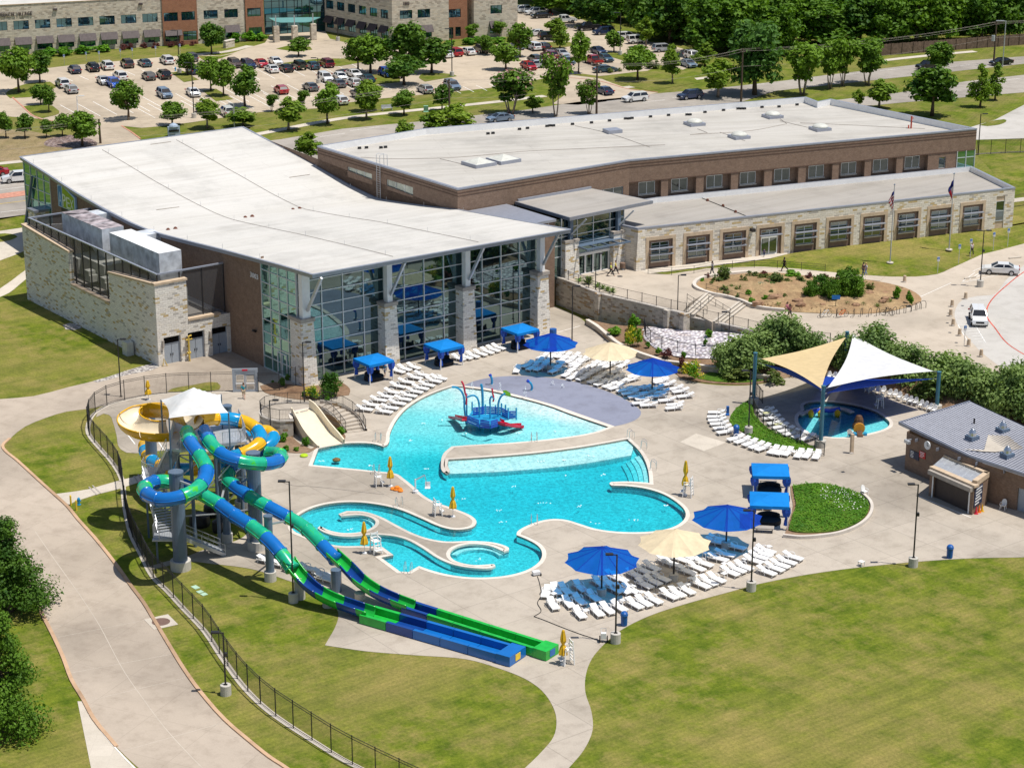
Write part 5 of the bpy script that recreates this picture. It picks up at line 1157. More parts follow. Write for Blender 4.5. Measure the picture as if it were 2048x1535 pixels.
trees('front', 'big leafy tree at the left edge beside the drive', None, [(22,1222,1030,180)], 0)
trees('front', 'big leafy tree at the bottom left corner below the drive', None, [(12,1462,1208,180)], 0)
trees('grey', 'large grey green bush on the slope behind the sail shade', 'grey green bushes on the slope', [(1455,742,690,80,.4),(1500,735,668,118,.7),(1562,715,632,118,1.2),(1610,735,660,90,.6),(1745,735,655,130,1.0),(1690,735,672,70,.6),(1810,760,690,120,.7),(1885,790,712,140,.5),(1930,800,728,90,.4),(1975,815,745,130,.3),(2020,830,735,120,.6),(2050,800,720,90,1.0),(2075,850,765,120,.3)], None, 'bush')
SH = 'garden shrubs'
trees('bush', 'bright green rounded shrub in the plaza garden', SH, [(1405,572,556,18),(1582,557,540,36),(1793,597,573,22),(1816,603,580,12),(1822,608,590,14),(1530,601,590,20),(1496,594,580,20),(1502,605,595,16)], 2.75, 'shrub')
trees('bigbush', 'large green shrub in the middle of the plaza garden', SH, [(1640,594,550,58),(1680,597,541,52),(1712,598,552,50),(1697,592,533,66),(1617,599,562,34),(1662,603,556,40)], 2.75, 'shrub')
trees('olive', 'grey olive shrub in the plaza garden', SH, [(1445,568,535,48),(1506,558,543,32),(1550,572,548,50),(1487,571,552,20),(1450,589,572,28),(1475,588,572,18),(1424,575,562,24),(1475,597,588,16),(1570,570,556,30)], 2.9, 'shrub')
trees('yellow', 'shrub covered in yellow flowers in the terrace bed', 'yellow flowering shrubs', [(1267,692,660,38,.7),(1383,757,728,48,.25),(624,797,776,34,.05)], None, 'shrub')
trees('red', 'dark red shrub in the terrace bed', 'dark red shrubs', [(1337,713,698,34,.8),(1362,740,716,26,.4)], None, 'shrub')
trees('bush', 'green shrub in the bed below the terrace wall', 'shrubs below the terrace wall', [(1266,660,630,32,.9),(1228,668,653,34,.7),(1296,694,683,14,.8),(1316,707,695,18,.8),(1367,716,703,14,1.0),(1418,674,658,18,1.7),(1410,690,677,12,1.5),(1253,682,665,14,.8),(1460,725,705,24,1.0)], None, 'shrub')
trees('bigbush', 'big bright green round shrub beside the first stone column', None, [(664,794,744,52)], 0, 'shrub')
trees('bush', 'small green shrub in the bed below the wide slide', 'shrubs below the wide slide', [(565,884,866,20),(572,875,864,10),(546,883,872,22),(573,902,890,18),(593,902,893,14),(612,892,873,18),(609,892,885,8),(683,869,853,18),(553,876,868,8)], 0, 'shrub')
trees('bush', 'low green shrub in the bed by the stone column', 'low shrubs by the stone column', [(565,772,755,18),(575,760,748,14),(608,793,782,16),(655,802,792,16),(545,765,760,8)], 0, 'shrub')
trees('bush', 'dark green hedge shrub along the office front', 'hedge shrubs along the offices', [(95,112,96,46),(130,111,94,46),(165,108,92,46),(205,103,90,44),(180,92,70,26),(470,85,66,34),(500,82,62,40),(522,82,66,30),(448,80,68,22),(938,90,76,34),(965,88,72,44),(1000,86,74,40),(900,90,80,26),(760,98,84,40),(780,97,80,30)], Z, 'shrub')
trees('red', 'dark red hedge shrub along the office front', 'red hedge shrubs along the offices', [(245,100,89,20),(262,98,87,18),(290,97,87,18),(310,96,86,18),(345,94,84,22),(365,92,83,22),(385,91,83,18)], Z, 'shrub')
trees('olive', 'shrub at the corner of the car park by the street', 'shrubs by the car park corner', [(1305,138,122,34),(1335,140,126,26),(1235,143,136,20),(1220,146,136,16)], Z, 'shrub')
trees('vase', 'small dark vase shaped tree against the office wall', 'small trees against the offices', [(943,82,50,30),(996,76,44,32),(175,88,66,30),(118,95,78,20),(452,74,56,18)], Z)
trees('olive', 'dark shrub at the foot of the grey green bushes', 'dark shrubs at the foot of the slope', [(1480,758,735,70,.1),(1545,765,742,50,.1),(1660,735,712,30,.6),(1840,802,770,50,.1),(1590,742,715,40,.4)], None, 'shrub')
def blades(name, label, px, pb, z, n, L, m, cat='plant'):
 g = G(px, pb, z); o = thing(name, label, cat, g); r_ = random.Random(n + px); mb = MB()
 for i in range(n):
  a = 6.28 * i / n + r_.random() * .4; e = r_.uniform(.3, 1.25); d = Vector((math.cos(a) * math.cos(e), math.sin(a) * math.cos(e), math.sin(e))); s = Vector((-math.sin(a), math.cos(a), 0)) * .05 * L
  p0 = g + d * .05; p1 = g + d * L * .6 + Vector((0, 0, .05)); p2 = g + d * L - Vector((0, 0, .12 * L)); mb.add([p0 - s * .7, p0 + s * .7, p1 + s, p1 - s, p2], [[0, 1, 2, 3], [3, 2, 4]])
 mb.build('leaf_rosette', M[m], o); return o
blades('yucca_plant', 'spiky green yucca at the top of the retaining wall', 1177, 568, Z1, 46, 1.35, 'leaf_olive'); blades('yucca_plant', 'smaller spiky yucca left of the big one on the wall', 1160, 563, Z1, 26, .8, 'leaf_bright')
blades('agave_plant', 'pale blue green agave in the plaza garden', 1521, 580, 2.8, 40, 1.3, 'leaf_blue'); blades('agave_plant', 'pale agave in the bed beside the wide slide steps', 642, 797, 0, 26, .8, 'leaf_blue')
for i, (x, y) in enumerate(((1660,610),(1695,612),(1725,612),(1755,614),(1557,612),(1780,605))): blades('grass_tuft', f'spiky grass tuft in the front of the plaza garden, {nth(i + 1)} placed along the bed', x, y, 2.6, 22, .75, 'leaf_olive')
for i, (x, y) in enumerate(((1205,578),(1215,582),(1225,585),(1195,574))): blades('ornamental_grass', f'ornamental grass clump behind the wall railing, {nth(i + 1)} in the clump row', x, y, Z1, 40, .8, 'leaf_grey')
for i, (x, y, s) in enumerate(((1550,600,1.7),(1515,610,1.2),(1595,606,1.2),(1602,612,1.0),(1585,575,.9),(1592,568,.8),(1735,590,1.3),(1770,600,1.0),(1765,605,.9),(1712,612,.9),(1646,611,.7),(1555,585,.8),(1580,580,1.0),(1612,604,.7),(1770,586,.6),(1700,607,.6))):
 r_ = random.Random(i); mb = MB(); g = G(x, y, 2.75); n = 9
 pr = [(.5, -.1), (.62, .18), (.5, .38), (.2, .46)]; b0 = []
 for r0, z0 in pr:
  for k in range(n): a = 6.28 * k / n; q = r0 * s * r_.uniform(.75, 1.2); b0.append(g + Vector((math.cos(a) * q, math.sin(a) * q * .65, z0 * s * r_.uniform(.8, 1.1))))
 mb.add(b0, [[j * n + k, j * n + (k + 1) % n, (j + 1) * n + (k + 1) % n, (j + 1) * n + k] for j in range(3) for k in range(n)] + [[27 + k for k in range(n)]])
 tag(mb.build('boulder', mat('boulder_stone', (.30, .18, .11), .9, var=.35) if 'boulder_stone' not in bpy.data.materials else bpy.data.materials['boulder_stone']), f'rough brown boulder in the plaza garden, {nth(i + 1)} of the scattered stones', 'boulder', 'garden boulders')
mb = MB(); r_ = random.Random(5)
for i in range(700):
 t = r_.random() * 6.28; q = math.sqrt(r_.random()) * .9; p = gc + Vector((math.cos(t) * q * 15.5, math.sin(t) * q * 11, 0)); p = G(1615 + math.cos(t) * q * 190, 588 + math.sin(t) * q * 36, 2.62 + .45 * (1 - q))
 s = r_.uniform(.06, .2); mb.box(p, s, s * .7, s * .7, r_.random() * 3)
tag(mb.build('garden_gravel', bpy.data.materials['decomposed_granite']), kind='stuff')
trees('olive', 'dusky low shrub in the upper part of the plaza garden', SH, [(1528,562,548,34),(1600,566,553,30),(1463,582,570,22),(1640,566,552,26),(1740,580,566,20),(1541,590,580,18),(1570,596,587,14),(1720,572,560,20)], 2.95, 'shrub')
trees('red', 'wispy reddish shrub at the back of the plaza garden', SH, [(1415,562,548,16),(1525,555,543,24),(1620,556,545,20),(1650,560,548,18)], 3.0, 'shrub')
for nm, l, z_, cnt, col in (('round_bed_leaves', [(1585,975),(1610,970),(1651,970),(1689,979),(1720,991),(1735,1007),(1738,1018),(1730,1035),(1710,1050),(1674,1063),(1635,1067),(1592,1066),(1577,1062),(1582,1045),(1592,1012),(1588,990)], .24, 5200, 'leaf_bright'), ('crescent_leaves', [(1498,801),(1473,817),(1459,840),(1465,852),(1486,865),(1506,879),(1540,890),(1573,898),(1606,902),(1631,903),(1606,886),(1573,875),(1540,861),(1519,844),(1508,828)], .14, 2600, 'leaf_bright'), ('round_bed_flowers', [(1640,975),(1690,980),(1730,1005),(1735,1020),(1690,1030),(1640,1000)], .36, 160, None)):
 pg = gl(l, 0); xs, ys = [p.x for p in pg], [p.y for p in pg]; r_ = random.Random(cnt); mb = MB(); k = 0
 while k < cnt:
  x, y = r_.uniform(min(xs), max(xs)), r_.uniform(min(ys), max(ys)); ins = False
  for a, b in zip(pg, pg[1:] + pg[:1]):
   if (a.y > y) != (b.y > y) and x < (b.x - a.x) * (y - a.y) / (b.y - a.y) + a.x: ins = not ins
  if not ins: continue
  k += 1; s = r_.uniform(.05, .13) * (.6 if col is None else 1); a = r_.random() * 6.28; t = Vector((math.cos(a), math.sin(a), r_.uniform(-.2, .8))) * s; u = Vector((-math.sin(a), math.cos(a), r_.uniform(-.3, .3))) * s * .7; p = Vector((x, y, z_ + r_.uniform(-.02, .12))); mb.quad(p - t, p - u, p + t, p + u)
 tag(mb.build(nm, M[col] if col else M['line']), kind='stuff')
for l in TP.values():
 for p in l:
  if p not in USED:
   for k in list(kids(p)): bpy.data.objects.remove(k)
   bpy.data.objects.remove(p)
# ================================================================ vehicles
PAINT = {k: mat('car_paint_' + k, c, .22, .1, .5, var=.02, **{'Coat Weight': .6, 'Coat Roughness': .05}) for k, c in dict(white=(.78, .78, .77), black=(.012, .012, .015), silver=(.42, .44, .46), grey=(.10, .105, .11), navy=(.02, .035, .09), blue=(.02, .10, .48), teal=(.035, .085, .12), red=(.42, .012, .02), maroon=(.16, .015, .035), brown=(.09, .06, .05), green=(.02, .04, .025), steel=(.16, .22, .30)).items()}
M['paint'] = mat('car_paint_base', (.5, .5, .5), .25)
M['tyre'] = mat('tyre_rubber', (.012, .012, .013), .85); M['rim'] = mat('alloy_rim', (.45, .46, .48), .3, .8)
M['carglass'] = mat('car_glass', (.012, .014, .018), .05, 0, .8, var=.02); M['tail'] = mat('tail_lamp', (.42, .01, .015), .25); M['head'] = mat('head_lamp', (.7, .72, .75), .15, .1, .6)
SHAPE = {  # length, width, roof height, side profile of the lower body, cabin: base front/rear, roof front/rear
 'sedan': (4.8, 1.84, 1.45, [(-2.38,.35),(-2.4,.75),(-2.3,.98),(-1.6,1.02),(1.05,.98),(1.95,.86),(2.33,.72),(2.4,.5),(2.36,.3)], (1.15, -1.75, .35, -1.0)),
 'suv': (4.75, 1.92, 1.72, [(-2.33,.4),(-2.37,.85),(-2.3,1.08),(-1.6,1.12),(1.1,1.1),(1.95,1.0),(2.3,.85),(2.37,.55),(2.33,.34)], (1.2, -2.25, .55, -1.95)),
 'hatch': (4.4, 1.82, 1.55, [(-2.12,.38),(-2.18,.8),(-2.1,1.02),(-1.5,1.04),(1.0,1.0),(1.75,.88),(2.1,.74),(2.18,.5),(2.14,.3)], (1.15, -2.02, .4, -1.5)),
 'pickup': (5.7, 2.0, 1.85, [(-2.8,.55),(-2.85,.8),(-2.82,1.2),(-1.2,1.2),(1.2,1.18),(2.3,1.1),(2.78,1.0),(2.85,.6),(2.8,.45)], (1.2, -.95, .65, -.8)),
 'jeep': (4.3, 1.9, 1.85, [(-2.05,.5),(-2.1,.8),(-2.1,1.1),(-1.6,1.12),(.8,1.12),(1.8,1.08),(2.1,1.05),(2.15,.6),(2.1,.5)], (.85, -2.05, .7, -2.0))}
def car_proto(kind):
 L, Wd, H, pf, cab = SHAPE[kind]; o = thing('parked_car' if kind != 'pickup' else 'pickup_truck', None, 'pickup' if kind == 'pickup' else 'car'); hw = Wd / 2
 mb = MB(); n = len(pf); lv = [(pf, hw * .93), (pf, hw)]
 def yw(x, z): return hw * (.9 if z > .9 else 1.0) * (1 - .09 * max(0, abs(x) / (L / 2) - .72) / .28)
 l_ = [Vector((x, yw(x, z), z)) for x, z in pf]; r_ = [Vector((p.x, -p.y, p.z)) for p in l_]
 mb.add(l_ + r_, [list(range(n))[::-1], list(range(n, 2 * n)), *[[i, n + i, n + (i + 1) % n, (i + 1) % n][::-1] for i in range(n)]])
 bx0, bx1, rx0, rx1 = cab; zb = 1.0 if kind == 'sedan' else (1.02 if kind == 'hatch' else 1.11); rw = hw * .70; bw = hw * .885
 ro = [Vector((rx0, rw, H)), Vector((rx1, rw, H)), Vector((rx1, -rw, H)), Vector((rx0, -rw, H))]; mid = [p + Vector((0, 0, .05)) * .0 for p in ro]
 mb.add([p - Vector((0, 0, .07)) for p in offset(ro, .03)] + ro, [[0, 1, 5, 4], [1, 2, 6, 5], [2, 3, 7, 6], [3, 0, 4, 7], [4, 5, 6, 7]][:4] + [[7, 6, 5, 4]])
 for sy in (1, -1):
  for a, b in ((bx0, rx0), (bx1, rx1), ((bx0 + bx1) / 2 - .1, (rx0 + rx1) / 2 - .1)): mb.bar((a, bw * sy, zb), (b, rw * sy, H - .03), .09)
 if kind == 'pickup':
  mb.k = 1; mb.quad((-2.7, -.78, 1.21), (-1.1, -.78, 1.21), (-1.1, .78, 1.21), (-2.7, .78, 1.21)); mb.k = 0
 mb.k = 2; mb.bar((L / 2 - .02, -hw * .5, .62), (L / 2 - .02, hw * .5, .62), .06, .2); mb.bar((-L / 2 + .02, -.26, .78), (-L / 2 + .02, .26, .78), .05, .13); mb.k = 0
 for sy in (1, -1): mb.bar((bx0 - .25, sy * hw * .95, zb + .05), (bx0 - .25, sy * hw * 1.12, zb + .05), .12, .12)
 mb.build('body', [M['paint'], M['tyre'], M['tyre']], o)
 g = MB(); k = .97; base = [(bx0 - .02, bw * .98), (bx1 + .02, bw * .98), (bx1 + .02, -bw * .98), (bx0 - .02, -bw * .98)]; top = [(rx0, rw * .98), (rx1, rw * .98), (rx1, -rw * .98), (rx0, -rw * .98)]
 g.add([(x, y, zb - .03) for x, y in base] + [(x, y, H - .06) for x, y in top], [[0, 1, 5, 4][::-1], [1, 2, 6, 5][::-1], [2, 3, 7, 6][::-1], [3, 0, 4, 7][::-1]]); g.build('windows', M['carglass'], o)
 wr = .34 if kind in ('sedan', 'hatch') else .39
 for sx in (L * .29, -L * .29):
  for sy in (1, -1):
   w_ = MB(); c = Vector((sx, sy * (hw - .2), wr)); w_.tube([c, c + Vector((0, sy * .235, 0))], wr, 14); w_.k = 1; w_.tube([c + Vector((0, sy * .2, 0)), c + Vector((0, sy * .245, 0))], wr * .66, 10); w_.build('wheel', [M['tyre'], M['rim']], o)
 for sy in (1, -1):
  t = MB(); t.frame((-L / 2 - .01, sy * hw * .86 - .2, .82), (.1, 0, 0), (0, .36, 0), (0, 0, .16)); t.build('tail_light', M['tail'], o)
  t = MB(); t.frame((L / 2 - .16, sy * hw * .82 - .2, .66), (.12, 0, 0), (0, .38, 0), (0, 0, .15)); t.build('headlight', M['head'], o)
 return o
CARP = {k: car_proto(k) for k in SHAPE}
def car(kind, colour, px, py, hd, label, z=Z1, group=None):
 CW = {'teal': 'dark teal', 'steel': 'blue grey', 'navy': 'dark blue', 'green': 'dark green'}
 o = place(CARP[kind], G(px, py, z), R(hd), label, group)
 for k in kids(o):
  if k.name.startswith('body'): s = k.material_slots[0]; s.link = 'OBJECT'; s.material = PAINT[colour]
 return o
A_, T_ = 115, -65
ROWS = [
 ('in the row below the office hedge', [('hatch','navy',215,365,A_),('suv','black',480,335,A_),('suv','white',690,310,A_),('suv','brown',985,280,A_),('sedan','teal',1240,265,A_),('suv','white',1565,230,A_),('suv','grey',1915,190,A_)], (120,90,7.314)),
 ('in the middle of the left car park', [('suv','white',40,570,A_),('hatch','silver',165,655,A_),('sedan','silver',640,525,T_),('suv','white',880,462,A_),('suv','blue',790,570,T_),('hatch','grey',1300,462,A_),('suv','black',1520,444,A_),('suv','steel',1530,722,T_),('sedan','white',1950,700,T_)], (120,90,7.314)),
 ('in the row along the central islands', [('sedan','navy',190,372,A_),('hatch','grey',330,322,A_),('suv','brown',800,280,T_),('suv','navy',1000,292,T_),('sedan','red',1190,270,T_),('sedan','white',1400,240,T_),('sedan','white',1345,352,A_),('sedan','black',1550,342,A_),('jeep','green',1740,312,A_),('sedan','teal',1940,302,A_)], (360,90,7.314)),
 ('near the young trees of the car park', [('hatch','red',1480,662,A_),('sedan','grey',1910,617,A_),('suv','white',690,985,A_),('suv','white',350,955,A_)], (360,90,7.314)),
 ('around the big car park trees', [('suv','maroon',390,420,A_),('suv','white',370,632,T_),('sedan','white',590,612,T_),('sedan','white',790,570,T_),('sedan','grey',560,712,A_),('hatch','white',790,702,A_),('sedan','teal',980,642,A_),('suv','blue',1270,562,T_),('suv','black',1385,575,A_),('pickup','grey',880,885,T_),('hatch','white',590,965,A_),('hatch','silver',1830,800,A_)], (600,70,7.314)),
 ('in front of the second office wing', [('sedan','white',380,352,A_),('suv','red',510,332,A_),('sedan','white',700,314,A_),('suv','black',890,284,A_),('sedan','black',1020,272,A_),('sedan','steel',1420,232,A_),('suv','white',1660,247,A_),('hatch','black',1800,244,A_),('suv','steel',470,822,T_),('hatch','black',1680,424,A_),('hatch','silver',1690,512,200),('hatch','red',1590,532,T_),('suv','maroon',1890,374,A_)], (840,60,7.314)),
 ('at the wooded end of the car park', [('suv','white',160,142,200),('suv','white',370,172,200),('sedan','black',460,222,200),('pickup','white',790,294,20),('pickup','black',1130,402,200),('suv','navy',1370,462,200),('sedan','white',385,484,200),('suv','black',570,532,20),('sedan','silver',750,782,T_),('sedan','steel',830,892,T_),('sedan','navy',1290,742,T_),('pickup','red',1210,892,A_),('sedan','teal',1390,852,T_),('sedan','teal',1390,1012,20),('suv','white',1710,534,20),('jeep','white',1850,592,20)], (1020,0,7.314)),
 ('at the right end of the car park', [('suv','silver',340,274,20),('sedan','steel',700,494,T_),('suv','white',770,384,T_)], (1280,60,7.314))]
CWORD = {'teal': 'dark teal', 'steel': 'blue grey', 'navy': 'dark blue', 'green': 'dark green', 'grey': 'dark grey'}
KW = {'sedan': 'sedan', 'suv': 'SUV', 'hatch': 'hatchback', 'pickup': 'pickup truck', 'jeep': 'boxy off-roader'}
for where, l, (ox, oy, sc) in ROWS:
 seen = {}
 for e in sorted(l, key=lambda q: q[2]): seen.setdefault((e[0], e[1]), []).append(e)
 for (k, c), es in seen.items():
  for i, e in enumerate(es):
   lb = f'{CWORD.get(c, c)} {KW[k]} {where}' + (f', {nth(i + 1)} such from the left' if len(es) > 1 else '')
   car(k, c, ox + e[2] / sc, oy + (e[3] + 45) / sc, e[4] + rnd.uniform(-2, 2), lb, group='cars in the office car park')
for k, c, x, y, h, lb, z in (('suv','white',1270,203,207,'white SUV driving on the street past the car park drive',Z1),('suv','navy',1380,198,207,'dark blue SUV driving on the street behind the white one',Z1),('sedan','navy',1207,188,120,'dark blue sedan turning into the car park drive',Z1),('sedan','steel',1000,243,207,'blue grey sedan on the street behind the white roof',Z1),('suv','black',1855,138,204,'black SUV on the far street beside the rounded tree',Z1),('sedan','black',2002,130,204,'black sedan on the far street at the right edge',Z1),('suv','white',36,364,200,'white SUV on the street left of the pool hall roof',Z1),('sedan','red',-14,352,200,'red sedan cut by the left picture edge on the street',Z1),
 ('sedan','white',2000,547,168,'white sedan parked by the handicap signs at the right',2.42),('suv','white',1956,644,-97,'white SUV stopped at the curb facing the pool',2.42)):
 car(k, c, x, y, h, lb, z)
# ================================================================ pool furniture
D0 = DZ
def Zm(ox, oy, s): return lambda x, y: (ox + x / s, oy + y / s)
M['resin'] = mat('white_resin', (.80, .79, .77), .45, 0, .4, var=.03)
def fabric(name, col, see=.16, tr=.22):
 N = NT(name); c = coords(N); n = noise(N, c, 1.5, 3)
 q = ramp(N, n, [(.3, tuple(x * .9 for x in col)), (.7, tuple(min(1, x * 1.06) for x in col))])
 p = N.n('ShaderNodeBsdfPrincipled'); p.inputs['Roughness'].default_value = .75; p.inputs['Specular IOR Level'].default_value = .15
 t = N.n('ShaderNodeBsdfTranslucent'); x = N.n('ShaderNodeBsdfTransparent'); x.inputs[0].default_value = c4((.0, .42, .95) if 'royal' in name else tuple(min(1, v * 1.6 + .03) for v in col))
 N.l(q, p); N.l(q, t); m1 = N.n('ShaderNodeMixShader'); m1.inputs[0].default_value = tr; N.l(p, m1, 0, 1); N.l(t, m1, 0, 2)
 m2 = N.n('ShaderNodeMixShader'); m2.inputs[0].default_value = see; N.l(m1, m2, 0, 1); N.l(x, m2, 0, 2)
 o = N.n('ShaderNodeOutputMaterial'); N.l(m2, o); return N.m
M['cloth_blue'] = fabric('royal_blue_canopy', (.008, .065, .50), .30, .28); M['cloth_cream'] = fabric('cream_canopy', (.82, .68, .46), .10, .2)
M['cloth_cabana'] = fabric('bright_blue_canvas', (.008, .23, .68), .04, .12); M['cloth_white'] = fabric('white_canopy', (.80, .80, .80), .06, .2)
M['cloth_sand'] = fabric('sand_sail', (.78, .60, .33), .06, .2); M['cloth_navy'] = fabric('blue_sail', (.012, .06, .42), .08, .15)
M['curtain'] = mat('blue_curtain', (.012, .07, .40), .6, var=.25, scale=4); M['cushion_black'] = mat('black_cushion', (.015, .016, .02), .7)
M['yellow_cloth'] = mat('yellow_umbrella_cloth', (.66, .40, .02), .7, var=.15)
M['bin_blue'] = mat('blue_plastic', (.012, .10, .36), .35, 0, .5, var=.05); M['base_conc'] = concrete('pale_base_concrete', (.52, .49, .44), 0, 0)
def lounge_proto():
 o = thing('lounge_chair', None, 'lounge chair')
 mb = MB(); pf = [(-.30, .36), (.0, .33), (.35, .35), (.75, .34), (1.0, .30)]; w = .31
 for (x0, z0), (x1, z1) in zip(pf, pf[1:]): mb.add([(x0, -w, z0), (x1, -w, z1), (x1, w, z1), (x0, w, z0), (x0, -w, z0 - .05), (x1, -w, z1 - .05), (x1, w, z1 - .05), (x0, w, z0 - .05)], [[0, 1, 2, 3], [7, 6, 5, 4], [0, 4, 5, 1], [3, 2, 6, 7], [1, 5, 6, 2], [0, 3, 7, 4]])
 for sy in (-1, 1):
  mb.bar((-.9, sy * .33, .32), (.98, sy * .33, .29), .06, .09)
 mb.bar((.98, -.33, .28), (.98, .33, .28), .05, .08); mb.build('seat', M['resin'], o)
 mb = MB(); a, b = Vector((-.30, 0, .37)), Vector((-.93, 0, .60)); y = Vector((0, .29, 0)); d = Vector((.02, 0, .05))
 mb.add([a - y, b - y, b + y, a + y, a - y + d, b - y + d, b + y + d, a + y + d], [[0, 1, 2, 3], [7, 6, 5, 4], [0, 4, 5, 1], [3, 2, 6, 7], [1, 5, 6, 2], [0, 3, 7, 4]]); mb.build('backrest', M['resin'], o)
 for sy in (-1, 1):
  mb = MB(); mb.tube([(.12, sy * .34, .0), (.05, sy * .36, .3), (-.02, sy * .38, .53), (-.3, sy * .39, .58), (-.55, sy * .38, .50), (-.68, sy * .36, .25), (-.72, sy * .34, .0)], .035, 6); mb.build('armrest', M['resin'], o)
  mb = MB(); mb.tube([(.95, sy * .30, .28), (.82, sy * .31, .0)], .035, 6); mb.build('leg', M['resin'], o)
 return o
LG = lounge_proto()
M['towel'] = mat('striped_towel', (.55, .55, .30), .9, var=.5, scale=5)
z6, z5, z2, z3, z4, zp = Zm(1050, 1000, 3.413), Zm(683, 380, 3), Zm(560, 720, 3), Zm(1200, 720, 2.415), Zm(0, 1060, 3), Zm(960, 630, 4.6545)
LR = [
 ('in the row along the lawn edge', z6, [(190,720,-73),(370,780,-68),(490,767,-65),(560,752,-62),(638,735,-60),(745,718,-57),(808,703,-55),(875,685,-55),(980,655,-53),(1035,640,-53),(1098,620,-52),(1198,582,-50),(1250,562,-50),(1302,543,-48),(1395,498,-47),(1440,478,-46),(1490,460,-45),(1645,495,-42),(1698,470,-42),(1735,448,-40),(1780,425,-40),(1825,395,-37)]),
 ('in the blue shade of the front left umbrella', z6, [(145,638,-97),(210,620,-80),(295,708,-70),(368,690,-66),(465,666,-62),(270,618,-68),(375,602,-65),(505,570,-60),(560,565,-58),(610,612,-52),(660,618,-50)]),
 ('between the front left and cream umbrellas', z6, [(720,618,-50),(640,540,-52),(600,528,-52),(745,515,-50)]),
 ('in the shade of the front cream umbrella', z6, [(800,487,-48),(862,462,-48),(812,582,-50),(870,560,-50),(925,538,-48),(1098,490,-45),(960,425,-45),(1000,440,-45)]),
 ('between the front cream and right umbrellas', z6, [(1165,465,-45),(1215,438,-42),(1058,410,-44),(1105,392,-44)]),
 ('in the shade of the front right blue umbrella', z6, [(1315,405,-32),(1360,376,-30),(1435,325,-30),(1300,292,-28),(1318,272,-28)]),
 ('in the short row behind the front right lamp', z6, [(1555,418,-40),(1590,393,-40),(1620,372,-38),(1640,350,-36)]),
 ('in the left file beside the children pool', z2, [(505,298,-22),(545,272,-22),(590,243,-24),(632,222,-24),(672,196,-26),(706,160,-26),(755,135,-26),(806,108,-28),(850,92,-28)]),
 ('in the right file beside the children pool', z2, [(622,312,-20),(655,290,-20),(700,262,-22),(735,238,-22),(768,216,-22),(806,192,-24),(840,172,-24),(878,152,-26),(920,128,-26),(950,112,-26)]),
 ('by the glass wall beside the left cabana', z2, [(705,68,-40),(745,55,-40),(800,45,-40)]),
 ('by the glass wall between the cabanas', z5, [(700,1012,-42),(742,1005,-42),(785,996,-42),(830,984,-42),(872,972,-42),(908,960,-42),(940,948,-40)]),
 ('in the blue shade of the upper left umbrella', zp, [(345,515,-100),(445,470,-125),(490,495,-125),(545,440,-125),(560,500,-125),(600,470,-125),(625,430,-125),(700,520,-128),(735,480,-126)]),
 ('between the upper left and cream umbrellas', zp, [(585,395,-125),(690,375,-125),(740,380,-125),(800,390,-125),(770,425,-125),(880,395,-126),(840,430,-126),(815,555,-126),(870,510,-126),(915,465,-126),(960,425,-126),(1000,410,-126),(890,450,-126)]),
 ('in the shade of the upper cream umbrella', zp, [(870,580,-126),(930,545,-128),(980,515,-128),(960,590,-130),(1025,550,-130),(1080,520,-130),(1070,615,-134),(1130,575,-134),(1260,530,-138),(1290,585,-140),(1130,640,-138),(1235,605,-140)]),
 ('between the upper cream and right umbrellas', zp, [(1060,470,-130),(1110,440,-130),(1160,455,-130),(1190,480,-132),(1240,455,-132),(1290,440,-134),(1335,470,-134),(1210,660,-142),(1265,680,-146),(1310,635,-144),(1370,605,-142),(1430,600,-142),(1440,565,-140)]),
 ('in the blue shade of the upper right umbrella', zp, [(1350,705,-160),(1400,735,-164),(1460,765,-168),(1530,785,-170),(1450,700,-160),(1520,690,-158),(1560,730,-164),(1660,760,-168),(1690,725,-164),(1640,690,-158)]),
 ('at the right side of the upper right umbrella', zp, [(1575,845,-172),(1500,825,-172),(1745,800,-168),(1810,870,-170),(1820,840,-170),(1915,760,-166),(1870,715,-162),(1820,690,-160),(1750,650,-156),(1690,625,-152),(1680,605,-150)]),
 ('at the left tip of the grass crescent', z3, [(568,257,178),(564,278,180),(568,295,182),(578,312,186),(592,331,192),(608,350,198)]),
 ('in the curved row below the grass crescent', z3, [(657,382,212),(688,394,214),(725,406,216),(757,419,218),(788,429,220),(838,441,236),(872,447,238),(907,450,240),(962,459,246),(1002,461,248),(1047,465,250)]),
 ('inside the wading pool fence', z3, [(800,247,185),(815,263,188),(830,284,192),(850,306,200),(872,326,205),(900,343,210),(925,357,214),(965,369,216),(1003,380,218)]),
 ('in the row under the water slides', z4, [(1600,187,-30),(1695,215,-30),(1760,243,-30),(1850,236,-30),(1932,268,-30),(1948,296,-30)]),
 ('behind the right hand cabanas', z3, [(782,712,-10),(835,700,-10)])]
for where, f, l in LR:
 for i, (x, y, h) in enumerate(sorted(l)):
  p = f(x, y); place(LG, G(p[0], p[1] + 3, D0), R(h + rnd.uniform(-3, 3)), f'white lounger {where}' + (f', {nth(i + 1)} from the left' if len(l) > 1 else ''), 'white lounge chairs on the deck')
for i, (x, y) in enumerate(((815,268),(868,322),(940,352))):
 p = z3(x, y); g = G(p[0], p[1] + 2, D0); mb = MB(); mb.frame(g + Vector((-.5, -.25, .39)), (1.0, .3, 0), (-.12, .5, 0), (0, 0, .03)); tag(mb.build('towel', [M['towel'], M['towel']][0]), f'striped towel on a lounge chair inside the wading pool fence, {nth(i + 1)} from the left', 'towel', 'towels on lounge chairs')
t0 = thing('side_table', None, 'side table'); mb = MB(); mb.box((0, 0, .40), .46, .46, .04); mb.build('table_top', M['resin'], t0)
for a in (-1, 1):
 for b in (-1, 1): mb = MB(); mb.bar((a * .19, b * .19, .4), (a * .2, b * .2, 0), .05); mb.build('leg', M['resin'], t0)
